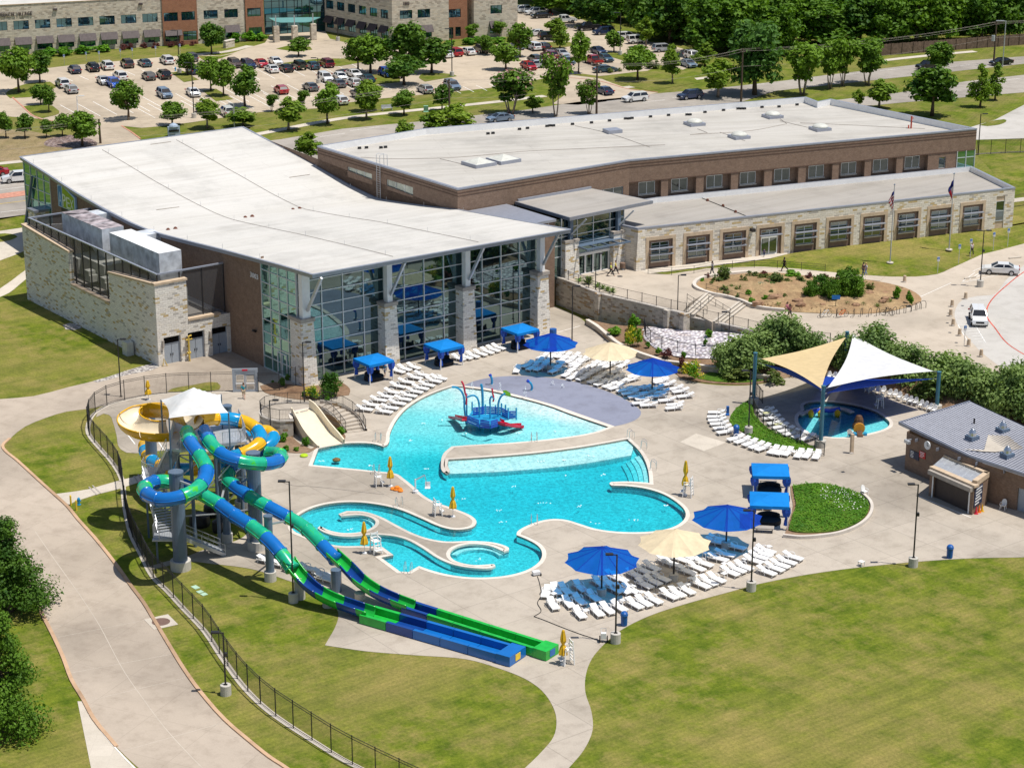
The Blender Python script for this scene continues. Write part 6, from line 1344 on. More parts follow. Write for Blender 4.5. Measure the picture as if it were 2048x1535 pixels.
tb = [z6(*p) for p in ((235,700),(415,770),(795,645),(1105,590),(1360,450),(1130,550),(1160,532),(668,700),(735,605),(1358,518),(1232,378),(1500,418),(1665,332),(195,655))] + [z3(1262,985), z2(957,105), zp(930,400), zp(840,492), zp(1255,600), z3(935,452), z3(815,425)]
for i, p in enumerate(sorted(tb)): place(t0, G(p[0], p[1] + 3, D0), R(-50), f'small square white side table among the lounge chairs, {nth(i + 1)} from the left overall', 'white side tables')
def umbrella(px, pyc, pyb, pw, m, label, conc=True):
 g = G(px, pyb, D0); o = thing('shade_umbrella', label, 'umbrella', g, R(8), 'large fixed umbrellas')
 s = pxm(g + Vector((0, 0, 3.5))); rad = pw / s / 2; zt = HT(g, pyc); ze = zt - rad * .40
 n = 10; c = g + Vector((0, 0, zt)); mb = MB(); rr, rl = [], []
 for k in range(n * 4):
  a = 6.28318 * k / (n * 4) + .15; q = math.cos(R(18)) if False else 1; f = (k % 4) / 4; dip = 1 - .10 * math.sin(math.pi * f); rise = -.10 * math.sin(math.pi * f)
  rr.append((a, dip, rise))
 rings = []
 for t in (.04, .3, .55, .8, 1.0):
  rings.append([c + Vector((math.cos(a) * rad * t * (1 - (1 - d) * t), math.sin(a) * rad * t * (1 - (1 - d) * t), (ze - zt) * (t ** 1.05) + up * t + (.30 * up / .1 if False else 0) - .10 * t * (1 - t))) for a, d, up in rr])
 N_ = n * 4
 for r0, r1 in zip(rings, rings[1:]): mb.add(r0 + r1, [[k, (k + 1) % N_, N_ + (k + 1) % N_, N_ + k] for k in range(N_)])
 mb.add(rings[0] + [c + Vector((0, 0, .03))], [[k, N_, (k + 1) % N_][::-1] for k in range(N_)])
 mb.build('canopy', M[m], o)
 mb = MB(); mb.cyl(g + Vector((0, 0, .02)), .085, zt - .03, n=10); mb.build('pole', M['dark_metal'], o)
 mb = MB(); mb.cyl(g, .42, .62, n=16); mb.build('base', M['base_conc'], o)
 for k in range(n):
  a = 6.28318 * k / n + .15; e = c + Vector((math.cos(a) * rad * .97, math.sin(a) * rad * .97, (ze - zt) * .97 - .06)); mb = MB(); mb.bar(c + Vector((0, 0, -.12)), e, .05); mb.build('rib', M['dark_metal'], o)
 return o
umbrella(1203, 1092, 1189, 153, 'cloth_blue', 'blue umbrella at the front left, next to the lawn lamp')
umbrella(1347, 1058, 1160, 150, 'cloth_cream', 'cream umbrella at the front between two blue ones')
umbrella(1452, 1009, 1095, 145, 'cloth_blue', 'blue umbrella at the front right, next to the cabanas')
umbrella(1101, 666, 740, 112, 'cloth_blue', 'blue umbrella farther up by the glass hall')
umbrella(1220, 684, 758, 112, 'cloth_cream', 'cream umbrella farther up beside the splash pad')
umbrella(1304, 716, 788, 110, 'cloth_blue', 'blue umbrella farther up at the right of the splash pad')
o = thing('blue_tank', 'blue capped cylinder standing behind the upper left blue umbrella', 'cylinder', G(1106, 700, D0)); mb = MB(); mb.cyl(G(1106, 700, D0), .42, 2.6, n=14); mb.build('body', M['bin_blue'], o); mb = MB(); mb.lathe(G(1106, 700, D0 + 2.6), [(.5, 0), (.5, .2), (.3, .35), (.02, .4)], 14); mb.build('cap', M['bin_blue'], o)
def closed(px, pt, pb, label):
 g = G(px, pb, D0); H = HT(g, pt) - D0; o = thing('closed_umbrella', label, 'umbrella', g, 0, 'closed yellow umbrellas')
 mb = MB(); n = 12; pr = [(.02, 0), (.10, -.10), (.17, -.5), (.22, -.9), (.12, -1.15), (.10, -1.25), (.22, -1.5), (.32, -1.95), (.30, -2.05)]; vs = []
 for r_, z in pr:
  for k in range(n): a = 6.28318 * k / n; q = r_ * (1 + (.28 if k % 2 else -.12)); vs.append(g + Vector((math.cos(a) * q, math.sin(a) * q, H + z * H / 2.9)))
 mb.add(vs, [[j * n + (k + 1) % n, j * n + k, (j + 1) * n + k, (j + 1) * n + (k + 1) % n] for j in range(len(pr) - 1) for k in range(n)]); mb.build('cover', M['yellow_cloth'], o)
 mb = MB(); mb.cyl(g, .03, H, n=6); mb.build('pole', M['white_metal'], o); mb = MB(); mb.cyl(g, .22, .08, n=12); mb.build('base', M['white_metal'], o)
for a in ((297,760,799,'closed yellow umbrella by the black fence at the far left'),(781,912,972,'closed yellow umbrella on the spit of deck between the pools'),(906,972,1033,'closed yellow umbrella at the tip of the deck peninsula'),(729,1042,1106,'closed yellow umbrella beside the lazy river'),(1370,920,990,'closed yellow umbrella at the right of the main pool'),(1126,1258,1328,'closed yellow umbrella at the end of the slide troughs')): closed(*a)
lc = thing('lifeguard_chair', None, 'lifeguard chair'); M['white_w'] = M['resin']
for sx in (-1, 1):
 for sy in (-1, 1): mb = MB(); mb.bar((sx * .42, sy * .42, 0), (sx * .30, sy * .33, 1.25 if sx > 0 else 2.0), .09); mb.build('leg', M['resin'], lc)
mb = MB(); mb.box((0, 0, 1.2), .72, .74, .06); mb.build('seat', M['resin'], lc)
mb = MB(); mb.bar((-.33, -.3, 1.5), (-.33, .3, 1.5), .05, .16); mb.bar((-.31, -.3, 1.85), (-.31, .3, 1.85), .05, .2); mb.build('backrest', M['resin'], lc)
for sy in (-1, 1): mb = MB(); mb.bar((-.33, sy * .36, 1.52), (.36, sy * .36, 1.52), .09, .05); mb.bar((.33, sy * .36, 1.2), (.33, sy * .36, 1.52), .06); mb.build('armrest', M['resin'], lc)
mb = MB()
for z in (.3, .6, .9): mb.bar((.40 - z * .06, -.38, z), (.40 - z * .06, .38, z), .09, .05); mb.bar((-.40 + z * .05, -.38, z), (-.40 + z * .05, .38, z), .05, .05)
mb.box((.55, 0, .45), .35, .7, .05); mb.build('ladder', M['resin'], lc)
for x, y, h, sc, lb in ((1135,1326,-160,1,'white lifeguard chair at the end of the slide troughs'),(1376,992,160,1,'white lifeguard chair beside the yellow umbrella right of the main pool'),(875,1030,20,.85,'white lifeguard chair on the deck peninsula'),(752,1105,-60,.95,'white lifeguard chair beside the lazy river'),(757,972,20,.8,'white lifeguard chair on the spit of deck between the pools'),(1759,815,190,.8,'white lifeguard chair beside the round wading pool')): place(lc, G(x, y, D0), R(h), lb, 'lifeguard chairs', sc)
pc = thing('plastic_armchair', None, 'chair')
mb = MB(); mb.box((0, 0, .40), .48, .46, .05); mb.build('seat', M['resin'], pc)
mb = MB(); n = 9; zs_ = [.52 * max(0, math.sin(math.pi * k / (n - 1))) ** .6 for k in range(n)]; a = [Vector((-.22 - .22 * z, math.cos(math.pi * k / (n - 1)) * .25, .43 + z)) for k, z in enumerate(zs_)]
mb.add(a + [p + Vector((-.05, 0, 0)) for p in a], [list(range(n)), list(range(2 * n - 1, n - 1, -1)), *[[i, n + i, n + i + 1, i + 1] for i in range(n - 1)]]); mb.build('backrest', M['resin'], pc)
for sy in (-1, 1):
 mb = MB(); mb.tube([(-.26, sy * .26, .62), (.05, sy * .29, .64), (.24, sy * .27, .58), (.22, sy * .25, .42)], .03, 6); mb.build('armrest', M['resin'], pc)
 for sx in (-1, 1): mb = MB(); mb.bar((sx * .2, sy * .2, .42), (sx * .25, sy * .24, 0), .05); mb.build('leg', M['resin'], pc)
zw = Zm(1380, 640, 3.938)
cl = [(zw(x, y), h) for x, y, h in ((1395,560,-115),(1430,568,-115),(1475,575,-115),(1520,580,-115),(1570,603,-118),(1612,606,-118),(1645,625,-120),(1695,645,-122),(1732,658,-122),(1772,668,-124),(1815,688,-126),(1852,700,-128),(1887,715,-128),(1920,728,-128),(1095,462,-105),(1142,466,-105),(1185,474,-105))]
cl.sort()
for i, (p, h) in enumerate(cl): place(pc, G(p[0], p[1] + 2, D0), R(h), f'white plastic armchair in the line behind the wading pool, {nth(i + 1)} from the left', 'white plastic armchairs behind the wading pool')
for x, y, h, lb in ((1700,873,70,'white plastic armchair at the front edge of the wading pool'),(1848,950,-60,'white plastic armchair at the corner of the brick kiosk'),(2006,1018,-120,'white plastic armchair beside the grey door of the brick building'),(1729,990,-60,'white plastic armchair at the tip of the round planted bed')): place(pc, G(x, y, D0), R(h), lb)
bn = thing('litter_bin', None, 'litter bin'); mb = MB(); mb.lathe((0, 0, 0), [(.24, 0), (.27, .1), (.29, .85), (.30, .9)], 14); mb.build('body', M['bin_blue'], bn)
mb = MB(); mb.lathe((0, 0, .9), [(.33, 0), (.33, .06), (.29, .22), (.17, .34), (.02, .38)], 14); mb.build('lid', M['bin_blue'], bn)
for x, y, lb in ((1248,1250,'blue litter bin at the lawn edge near the front left lamp'),(1472,872,'blue litter bin beside the grass crescent'),(1899,1115,'blue litter bin by itself near the right hand lawn')): place(bn, G(x, y, D0), 0, lb, 'blue litter bins')
o = thing('ash_post', 'slim blue post beside the stacked lounge chairs', 'post', G(1455, 830, D0)); mb = MB(); mb.box(G(1455, 830, D0), .3, .3, 1.0); mb.build('post', M['bin_blue'], o); mb = MB(); mb.box(G(1455, 830, D0 + 1.0), .38, .38, .14); mb.build('cap', M['bin_blue'], o)
def cabana(px, pyb, rz, w, label, sofa=True):
 g = G(px, pyb, D0); o = thing('cabana', label, 'cabana', g, rz, 'blue pool cabanas'); ax, ay = Vector((math.cos(rz), math.sin(rz), 0)), Vector((-math.sin(rz), math.cos(rz), 0)); h = w / 2; H = 2.35
 def p(x, y, z): return g + ax * x + ay * y + Vector((0, 0, z))
 mb = MB(); e = [p(-h, -h, H), p(h, -h, H), p(h, h, H), p(-h, h, H)]; lo = [q - Vector((0, 0, .3)) for q in e]; mb.add(e + lo + [p(0, 0, H + .42)], [[0, 1, 8], [1, 2, 8], [2, 3, 8], [3, 0, 8], [0, 4, 5, 1], [1, 5, 6, 2], [2, 6, 7, 3], [3, 7, 4, 0]]); mb.build('canopy', M['cloth_cabana'], o)
 for sx, sy in ((-1, -1), (1, -1), (1, 1), (-1, 1)):
  x, y = sx * (h - .12), sy * (h - .12); mb = MB(); mb.box(p(x, y, 0), .09, .09, H - .05, rz); mb.build('post', M['white_metal'], o)
  mb = MB(); n = 10; vs = []; pr = [(.34, H - .25), (.36, 1.75), (.26, 1.35), (.10, 1.15), (.16, .9), (.2, .45)]
  for r_, z in pr:
   for k in range(n): a = 6.28318 * k / n; q = r_ * (1 + (.25 if k % 2 else -.15)); vs.append(p(x - sx * .12 + math.cos(a) * q, y - sy * .12 + math.sin(a) * q * .8, z))
  mb.add(vs, [[j * n + (k + 1) % n, j * n + k, (j + 1) * n + k, (j + 1) * n + (k + 1) % n] for j in range(len(pr) - 1) for k in range(n)]); mb.build('curtain', M['curtain'], o)
 s = thing('daybed', label.replace('blue cabana', 'black daybed inside the blue cabana'), 'daybed', g, rz, 'black daybeds inside the cabanas'); mb = MB(); mb.prism([p(math.cos(a) * 1.15, math.sin(a) * 1.0, 0) for a in [6.28318 * k / 20 for k in range(20)]], D0, D0 + .42); mb.build('base', M['cushion_black'], s)
 mb = MB(); arc = [p(math.cos(a) * 1.1, math.sin(a) * .95, 0) for a in [R(k) for k in range(20, 181, 16)]]; arc2 = [g + (q - g) * .8 for q in arc]; mb.prism(arc + arc2[::-1], D0 + .42, D0 + .8); mb.build('backrest', M['cushion_black'], s)
 return o
cabana(748, 758, HA, 3.3, 'blue cabana at the left by the glass hall'); cabana(888, 728, HA, 3.3, 'blue cabana in the middle by the glass hall'); cabana(1040, 695, HA, 3.2, 'blue cabana at the right by the glass hall')
cabana(1539, 985, R(-4), 3.5, 'blue cabana behind the other beside the round bed'); cabana(1537, 1045, R(-6), 3.6, 'blue cabana in front of the other beside the round bed')
bt = thing('bench_table', None, 'table'); mb = MB(); mb.box((0, 0, .42), 1.7, .75, .06); mb.build('table_top', M['cap'], bt)
for sx in (-.7, .7):
 for sy in (-.28, .28): mb = MB(); mb.box((sx, sy, 0), .07, .07, .42); mb.build('leg', M['black'], bt)
place(bt, G(1529, 1063, D0), R(-8), 'low grey table in front of the nearer right hand cabana'); place(bt, G(1536, 968, D0), R(-8), 'low grey table inside the farther right hand cabana')
sp = [thing('sail_post', lb, 'post', G(x, y, D0), 0, 'blue grey sail posts') for x, y, lb in ((1507,808,'blue grey sail post at the left of the wading pool'),(1690,748,'tall blue grey sail post behind the wading pool'),(1641,893,'blue grey sail post in front of the wading pool'),(1873,822,'blue grey sail post at the right behind the brick building'))]
tops = []
M['post_teal'] = mat('teal_post_paint', (.05, .16, .22), .35, var=.08)
for o, py in zip(sp, (704, 662, 770, 742)):
 g = Vector(o.location); H = HT(g, py); mb = MB(); mb.lathe(g, [(.21, 0), (.21, H - .12 - g.z), (.24, H - .12 - g.z), (.24, H - .04 - g.z), (.1, H - g.z)], 14); mb.build('pole', M['post_teal'], o)
 mb = MB(); mb.cyl(g - Vector((0, 0, .02)), .55, .75, n=16); mb.build('base', M['base_conc'], o); tops.append((g, H))
def at_h(i, px, py, side=None):
 g, H = tops[i]; d = ray(px, py); t = g.y / d.y; return Vector((d.x * t, g.y, CAMH + d.z * t))
def sail(name, c, m, label, sag=.10, drop=.0):
 a, b, e = c; mb = MB(); n = 12; cen = (a + b + e) / 3; vs, idx = [], {}
 for i in range(n + 1):
  for j in range(n + 1 - i):
   u, v = i / n, j / n; w_ = 1 - u - v; p = a * w_ + b * u + e * v
   f = 0
   for s_, t_ in ((u, v), (v, w_), (w_, u)): f += 0
   edge = 1 - 27 * u * v * w_ ; k = (u * v + v * w_ + w_ * u) * 3
   pull = k * sag * 2.0 * (1 - 13.5 * u * v * w_ * .7); p = p + (cen - p) * pull; p.z -= .35 * 27 * u * v * w_ * .3
   idx[(i, j)] = len(vs); vs.append(p)
 fs = []
 for i in range(n):
  for j in range(n - i):
   fs.append([idx[(i, j)], idx[(i + 1, j)], idx[(i, j + 1)]])
   if j < n - i - 1: fs.append([idx[(i + 1, j)], idx[(i + 1, j + 1)], idx[(i, j + 1)]])
 o = thing(name, label, 'shade sail', Vector((cen.x, cen.y, 0)), 0, 'shade sails'); mb.add(vs, fs); mb.build('sail_cloth', M[m], o, True)
 mb = MB()
 for q, g_ in zip(c, (0, 1, 2)): mb.bar(q, q + (q - cen).normalized() * .35, .05)
 mb.build('corner_shackle', M['steel'], o)
sail('shade_sail', [at_h(0, 1523, 717), at_h(1, 1692, 674), at_h(2, 1643, 777)], 'cloth_sand', 'sand coloured triangular sail on the left over the wading pool')
sail('shade_sail', [at_h(1, 1706, 668), at_h(3, 1867, 742), at_h(2, 1655, 775)], 'cloth_white', 'white triangular sail on the right over the wading pool')
sail('shade_sail', [at_h(0, 1523, 727), at_h(1, 1692, 758), at_h(2, 1642, 780)], 'cloth_navy', 'blue sail hanging under the sand coloured one')
sail('shade_sail', [at_h(3, 1868, 757), at_h(1, 1690, 757), at_h(2, 1653, 786)], 'cloth_navy', 'blue sail hanging under the white one')
M['chrome'] = mat('stainless_tube', (.62, .64, .66), .2, .9, .5, var=.03)
def grab(px, py, h, label, sc=1.0):
 g = G(px, py, D0); r = R(h); ax, ay = Vector((math.cos(r), math.sin(r), 0)), Vector((-math.sin(r), math.cos(r), 0)); o = thing('pool_ladder', label, 'pool ladder', g, r, 'stainless pool ladders')
 for s in (-.28, .28): mb = MB(); b = g + ay * s; mb.tube([b - ax * .55 , b - ax * .5 + Vector((0, 0, .75 * sc)), b - ax * .25 + Vector((0, 0, .98 * sc)), b + Vector((0, 0, .9 * sc)), b + ax * .12 - Vector((0, 0, .9))], .028, 6); mb.build('handrail', M['chrome'], o)
 mb = MB()
 for z in (-.25, -.55, -.85): mb.bar(g + ax * .12 - ay * .28 + Vector((0, 0, z)), g + ax * .12 + ay * .28 + Vector((0, 0, z)), .05)
 mb.build('rung', M['chrome'], o)
for a in ((800,1014,-70,'stainless ladder on the lazy river bank'),(1068,1045,95,'stainless ladder at the mouth of the lazy river'),(1068,880,95,'stainless rail at the shallow side of the bridge'),(1257,877,-160,'stainless rail at the top of the corner steps'),(1283,897,170,'stainless rail beside the corner steps'),(1302,938,170,'stainless rail lower down the corner steps'),(756,884,-95,'stainless rail at the steps by the wide slide'),(754,945,80,'stainless rail by the spit of deck between the pools'),(818,1142,75,'stainless rail at the lazy river entry steps')): grab(*a)
g = G(831, 985, D0); o = thing('pool_lift', 'white pool access lift at the water edge by the yellow umbrella', 'pool lift', g); mb = MB(); mb.cyl(g, .28, .25, n=10); mb.cyl(g, .07, 1.4, n=8); mb.build('base_mast', M['white_metal'], o); mb = MB(); mb.bar(g + Vector((0, 0, 1.3)), g + Vector((.9, .3, 1.7)), .1); mb.bar(g + Vector((.9, .3, 1.7)), g + Vector((1.1, .4, .5)), .06); mb.build('boom', M['steel'], o); mb = MB(); mb.frame(g + Vector((.9, .1, .35)), (.5, 0, 0), (0, .5, 0), (0, 0, .06)); mb.frame(g + Vector((.9, .58, .4)), (.5, 0, 0), (0, .06, 0), (0, 0, .5)); mb.build('seat', M['white_metal'], o)
g = G(792, 980, D0); o = thing('life_vest_pile', 'heap of orange life vests beside the yellow umbrella', 'life vests', g); org = mat('orange_vest', (.75, .22, .02), .7, var=.3, scale=6)
for k, (dx, dy, dz) in enumerate(((0, 0, 0), (.35, .1, 0), (-.3, .2, 0), (.1, .1, .18), (.45, -.35, 0))): mb = MB(); mb.lathe(g + Vector((dx, dy, dz)), [(.24, 0), (.28, .1), (.2, .2), (.03, .24)], 9); mb.build('vest', org, o)
for i, (x, y, z) in enumerate(((608,912,0),)): mb = MB(); mb.lathe(G(x, y, D0), [(.34, 0), (.42, .1), (.34, .2), (.05, .22)], 14); tag(mb.build('float_ring', mat('lime_float', (.42, .6, .02), .4)), 'lime green float lying by the slide splash pool', 'float')
mb = MB(); mb.lathe(G(673, 919, WZ), [(.4, -.1), (.42, .06), (.25, .16), (.03, .2)], 10); tag(mb.build('float_mat', mat('brown_float', (.16, .10, .03), .6, var=.5, scale=5)), 'brown float drifting in the splash pool', 'float')
g = G(1207, 1283, D0); o = thing('pool_cleaner_cart', 'two wheeled pool cleaner cart by the front left lamp', 'cart', g)
for s in (-.3, .3): mb = MB(); c = g + Vector((s, 0, .28)); mb.tube([c - Vector((.04, 0, 0)), c + Vector((.04, 0, 0))], .28, 14); mb.build('wheel', M['tyre'] if 'tyre' in M else M['black'], o)
mb = MB(); mb.tube([g + Vector((-.2, 0, .25)), g + Vector((-.2, .25, 1.1)), g + Vector((.2, .25, 1.1)), g + Vector((.2, 0, .25))], .03, 6); mb.frame(g + Vector((-.2, -.15, .3)), (.4, 0, 0), (0, .3, 0), (0, 0, .5)); mb.build('frame', M['white_metal'], o)
mb = MB(); hp = [G(x, y, D0 + .03) for x, y in ((1075,1152),(1079,1165),(1082,1190),(1075,1205),(1082,1222),(1068,1232),(1085,1238),(1120,1252),(1160,1267),(1190,1277),(1206,1284))]; mb.tube(smooth(hp, 5, False), .035, 5); tag(mb.build('cleaner_hose', M['black']), 'long thin black hose lying on the deck from the cart to the pool', 'hose')
g = G(1074, 1150, D0); o = thing('pool_robot', 'white robotic cleaner standing at the pool edge', 'pool cleaner', g); mb = MB(); mb.frame(g + Vector((-.3, -.25, .1)), (.6, .2, 0), (-.15, .45, 0), (0, 0, .28)); mb.build('body', M['white_metal'], o)
for sx in (-.3, .3): mb = MB(); c = g + Vector((sx, -.05, .14)); mb.tube([c, c + Vector((.07, .02, 0))], .14, 10); mb.build('track', M['black'], o)
mb = MB(); mb.tube(smooth([G(x, y, D0 + .02) for x, y in ((560,962),(585,970),(620,972),(680,978),(730,984),(768,988))], 4, False), .03, 4); tag(mb.build('hose', M['cap']), 'thin grey hose across the deck beside the slide tower', 'hose')
M['feat_blue'] = mat('bright_blue_pipe', (.02, .28, .52), .3, 0, .5, var=.05); M['feat_navy'] = mat('royal_blue_panel', (.015, .06, .48), .35, 0, .5, var=.06); M['feat_red'] = mat('red_plastic', (.62, .012, .05), .3, 0, .5, var=.05); M['feat_lime'] = mat('lime_plastic', (.25, .55, .01), .35, 0, .5)
def spout(px, py, label, bend):
 g = G(px, py, D0 + .02); o = thing('water_spout', label, 'water spout', g, 0, 'splash pad spouts'); mb = MB(); mb.tube(smooth([g, g + Vector((bend * .2, 0, .35)), g + Vector((0, 0, .8)), g + Vector((-bend * .5, 0, 1.1))], 4, False), .13, 8); mb.build('pipe', M['feat_blue'], o); mb = MB(); mb.tube([g + Vector((-bend * .4, 0, 1.02)), g + Vector((-bend * .75, 0, 1.2))], .17, 8); mb.build('nozzle', M['feat_navy'], o); mb = MB(); mb.cyl(g, .32, .06, n=12); mb.build('base', M['steel'], o)
spout(983, 769, 'blue bent water spout on the splash pad, left one', .25); spout(1062, 781, 'blue bent water spout on the splash pad, right one', .6)
c0 = G(984, 848, 0) ; PO = thing('water_play_structure', 'blue climbing water play structure with red slides in the shallow pool', 'play structure', Vector((c0.x, c0.y, -.3)))
za = Zm(880, 740, 9.309); zd = 1.0
def A3(x, y, z): p = za(x, y); return G(p[0], p[1], z)
posts = [((500,1010),(480,430)),((735,1110),(725,600)),((935,1130),(930,560)),((1085,1085),(1080,640)),((690,1040),(690,690)),((1420,925),(1415,700)),((600,880),(605,590)),((1145,860),(1145,615)),((1220,890),(1220,645)),((1270,930),(1270,705)),((1035,860),(1035,650)),((845,830),(840,640))]
for (bx, by), (tx, ty) in posts:
 g = A3(bx, by, -.25); H = HT(g, za(tx, ty)[1]); mb = MB(); mb.tube([g, Vector((g.x, g.y, H))], .085, 8); mb.build('post', M['feat_blue'], PO)
mb = MB()
for quadp in ([(500,900),(735,1000),(845,830),(600,760)], [(735,1000),(935,1010),(1085,960),(845,830)], [(845,830),(1085,960),(1270,900),(1145,800)], [(1145,800),(1270,900),(1420,870),(1300,790)]):
 mb.prism([A3(x, y, 1.05) for x, y in quadp], .95, 1.1, True, True)
mb.build('deck', M['feat_blue'], PO)
def panel(a, b, z0, z1, m='feat_navy', nm='slat_panel'):
 A, B = A3(*a, 1.0), A3(*b, 1.0); F = Facade(A, B); mb = MB(); k = 4
 for i in range(k): z = z0 + (z1 - z0) * i / k; F.blk(mb, .08, F.L - .08, z, z + (z1 - z0) / k * .68, -.03, .03)
 mb.build(nm, M[m], PO)
for a, b in (((500,990),(735,1090)), ((735,1090),(935,1110)), ((935,1110),(1085,1065)), ((600,860),(845,830)), ((1145,850),(1270,920)), ((1270,920),(1420,915)), ((845,830),(1145,850))): panel(a, b, 1.15, 2.0)
def pipe(l, r, m): mb = MB(); mb.tube(smooth(l, 5, False), r, 8); return mb.build('arched_pipe', M[m], PO)
def PZ(base, pts):
 g = A3(*base, 0.0); F = lambda x, y: (lambda d: Vector((d.x * g.y / d.y, g.y, CAMH + d.z * g.y / d.y)))(ray(*za(x, y))); return [F(*p) for p in pts]
pipe(PZ((500,1010), [(490,1000),(455,700),(440,480),(380,370),(300,320),(220,312)]), .11, 'feat_blue'); pipe(PZ((500,1010), [(490,640),(490,480),(470,430),(450,330),(430,260),(400,205)]), .1, 'feat_red')
pipe(PZ((735,1110), [(500,505),(560,480),(630,470),(690,510),(720,590),(730,680)]), .1, 'feat_blue'); pipe(PZ((845,830), [(795,800),(795,600),(790,450),(780,330),(765,260)]), .14, 'feat_blue')
pipe(PZ((935,1130), [(930,620),(935,530),(955,490),(990,510),(1005,540)]), .1, 'feat_blue'); pipe(PZ((935,1130), [(990,585),(1000,520),(980,430),(970,340)]), .09, 'feat_red'); pipe(PZ((1085,1085), [(1082,700),(1090,600),(1130,500),(1180,450),(1215,435)]), .11, 'feat_blue')
lf = PZ((1085,1085), [(1170,380),(1230,370),(1310,425),(1320,470),(1260,470),(1190,425)]); mb = MB(); cen = sum(lf, Vector()) / 6
mb.add(lf + [p + Vector((0, .1, -.12)) for p in lf], [list(range(6))[::-1], list(range(6, 12)), *[[i, (i + 1) % 6, 6 + (i + 1) % 6, 6 + i] for i in range(6)]]); mb.build('spray_leaf', M['feat_lime'], PO)
def minislide(path, w):
 mb = MB(); n = len(path); a, b = offline(path, w / 2), offline(path, -w / 2); up = Vector((0, 0, .28))
 mb.add(a + b, [[i, i + 1, n + i + 1, n + i] for i in range(n - 1)]); mb.add(a + [p + up for p in a], [[i, i + 1, n + i + 1, n + i] for i in range(n - 1)]); mb.add(b + [p + up for p in b], [[i, i + 1, n + i + 1, n + i] for i in range(n - 1)]); mb.add([p - up * .3 for p in a] + [p - up * .3 for p in b], [[i, i + 1, n + i + 1, n + i] for i in range(n - 1)]); mb.build('small_slide', M['feat_red'], PO)
minislide(smooth([A3(1085,960,1.05), A3(1200,1010,.85), A3(1330,1045,.45), A3(1450,1050,.12), A3(1540,1050,.05)], 4, False), .8); minislide(smooth([A3(480,935,1.05), A3(400,910,.75), A3(310,895,.3), A3(215,880,.02)], 4, False), .8)
g = G(1718, 868, D0); o = thing('bear_slide', 'brown barrel shaped toddler slide at the edge of the wading pool', 'toddler slide', g); brn = mat('brown_fibreglass', (.10, .05, .025), .6, var=.4, scale=3); amber = mat('amber_fibreglass', (.55, .26, .03), .4)
mb = MB(); mb.tube([g + Vector((0, .9, .6)), g + Vector((0, .1, .6))], .62, 14); mb.lathe(g + Vector((.05, .8, 1.0)), [(.5, 0), (.45, .4), (.3, .75), (.05, .85)], 10); mb.build('body', brn, o); mb = MB(); mb.tube([g + Vector((0, .12, .6)), g + Vector((0, -.02, .6))], [.62, .58], 14); mb.build('opening_rim', amber, o)
mb = MB(); mb.frame(g + Vector((-.28, -.9, .05)), (.56, 0, 0), (0, 1.0, .35), (0, 0, .08)); mb.build('chute', brn, o)
for s in (-.6, .45): mb = MB(); mb.frame(g + Vector((s, -.5, 0)), (.3, 0, 0), (0, .5, 0), (0, 0, .25)); mb.build('step', M['feat_blue'], o)
g = G(1650, 834, -.3); o = thing('water_toy', 'blue and yellow animal water toy in the wading pool', 'water toy', g); mb = MB(); mb.tube(smooth([g + Vector((-1.6, 0, .5)), g + Vector((-.5, .2, .75)), g + Vector((.6, .3, .6)), g + Vector((1.6, .2, .9))], 3, False), .22, 8); mb.build('body', M['feat_navy'], o)
for dx in (-1.5, -.5, 1.3): mb = MB(); mb.lathe(g + Vector((dx, 0, .0)), [(.2, 0), (.3, .3), (.32, .6), (.1, .85)], 9); mb.build('foot', M['yellow_cloth'], o)
mb = MB(); r_ = random.Random(9)
for x, y in ((846,846),(931,867),(1036,865),(1113,862),(823,880),(883,839),(955,815),(912,801),(1050,832),(644,921),(740,930),(850,937),(1081,923),(1127,919),(1180,911),(1000,1020),(1132,950),(1158,1012),(1030,972),(1206,948),(1090,1005),(918,998),(700,1058),(960,1118),(1002,1043),(1330,1010),(1270,1040),(1192,1046)):
 g = G(x, y, WZ + .005)
 for k in range(6): a = r_.random() * 6.28; q = abs(r_.gauss(0, .25)); s = r_.uniform(.03, .08); p = g + Vector((math.cos(a) * q, math.sin(a) * q * .8, 0)); mb.lathe(p, [(s, 0), (s * .7, s * .35), (.005, s * .5)], 6)
tag(mb.build('bubbling_water', M['foam']), kind='stuff')
for i, (x, y, h) in enumerate(((944,779,.9),(1000,783,1.0),(1050,796,1.3),(1105,770,.5),(1125,775,.4))):
 g = G(x, y, D0); mb = MB()
 for k in range(26): a = r_.random() * 6.28; t = r_.random(); q = .05 + .16 * (1 - t); s = r_.uniform(.02, .045); mb.lathe(g + Vector((math.cos(a) * q, math.sin(a) * q, h * t)), [(s, 0), (s, s), (.004, s * 2)], 5)
 tag(mb.build('ground_jet', M['foam']), f'small white water jet at the splash pad, {nth(i + 1)} from the left', 'water jet', 'splash pad water jets')
# ================================================================ water slides and tower
def tubegreen():
 N = NT('green_fibreglass'); c = coords(N); n = noise(N, c, 1.1, 4, .65)
 return finish(N, ramp(N, n, [(.3, (.008, .33, .18)), (.57, (.015, .42, .24)), (.63, (.05, .50, .04)), (.8, (.09, .52, .03))]), .24, spec=.5)
M['tube_green'] = tubegreen(); M['tube_lime'] = mat('bright_green_fibreglass', (.015, .42, .05), .25, 0, .5, var=.15)
M['tube_blue'] = mat('blue_fibreglass', (.008, .14, .46), .2, 0, .5, var=.08, scale=.9); M['tube_deep'] = mat('deep_blue_fibreglass', (.008, .055, .26), .22, 0, .5, var=.08)
M['tube_yellow'] = mat('yellow_fibreglass', (.72, .40, .01), .22, 0, .5, var=.08); M['tube_sky'] = mat('sky_blue_fibreglass', (.005, .25, .52), .2, 0, .5, var=.08); M['cream'] = mat('cream_fibreglass', (.76, .66, .49), .3, 0, .5, var=.05)
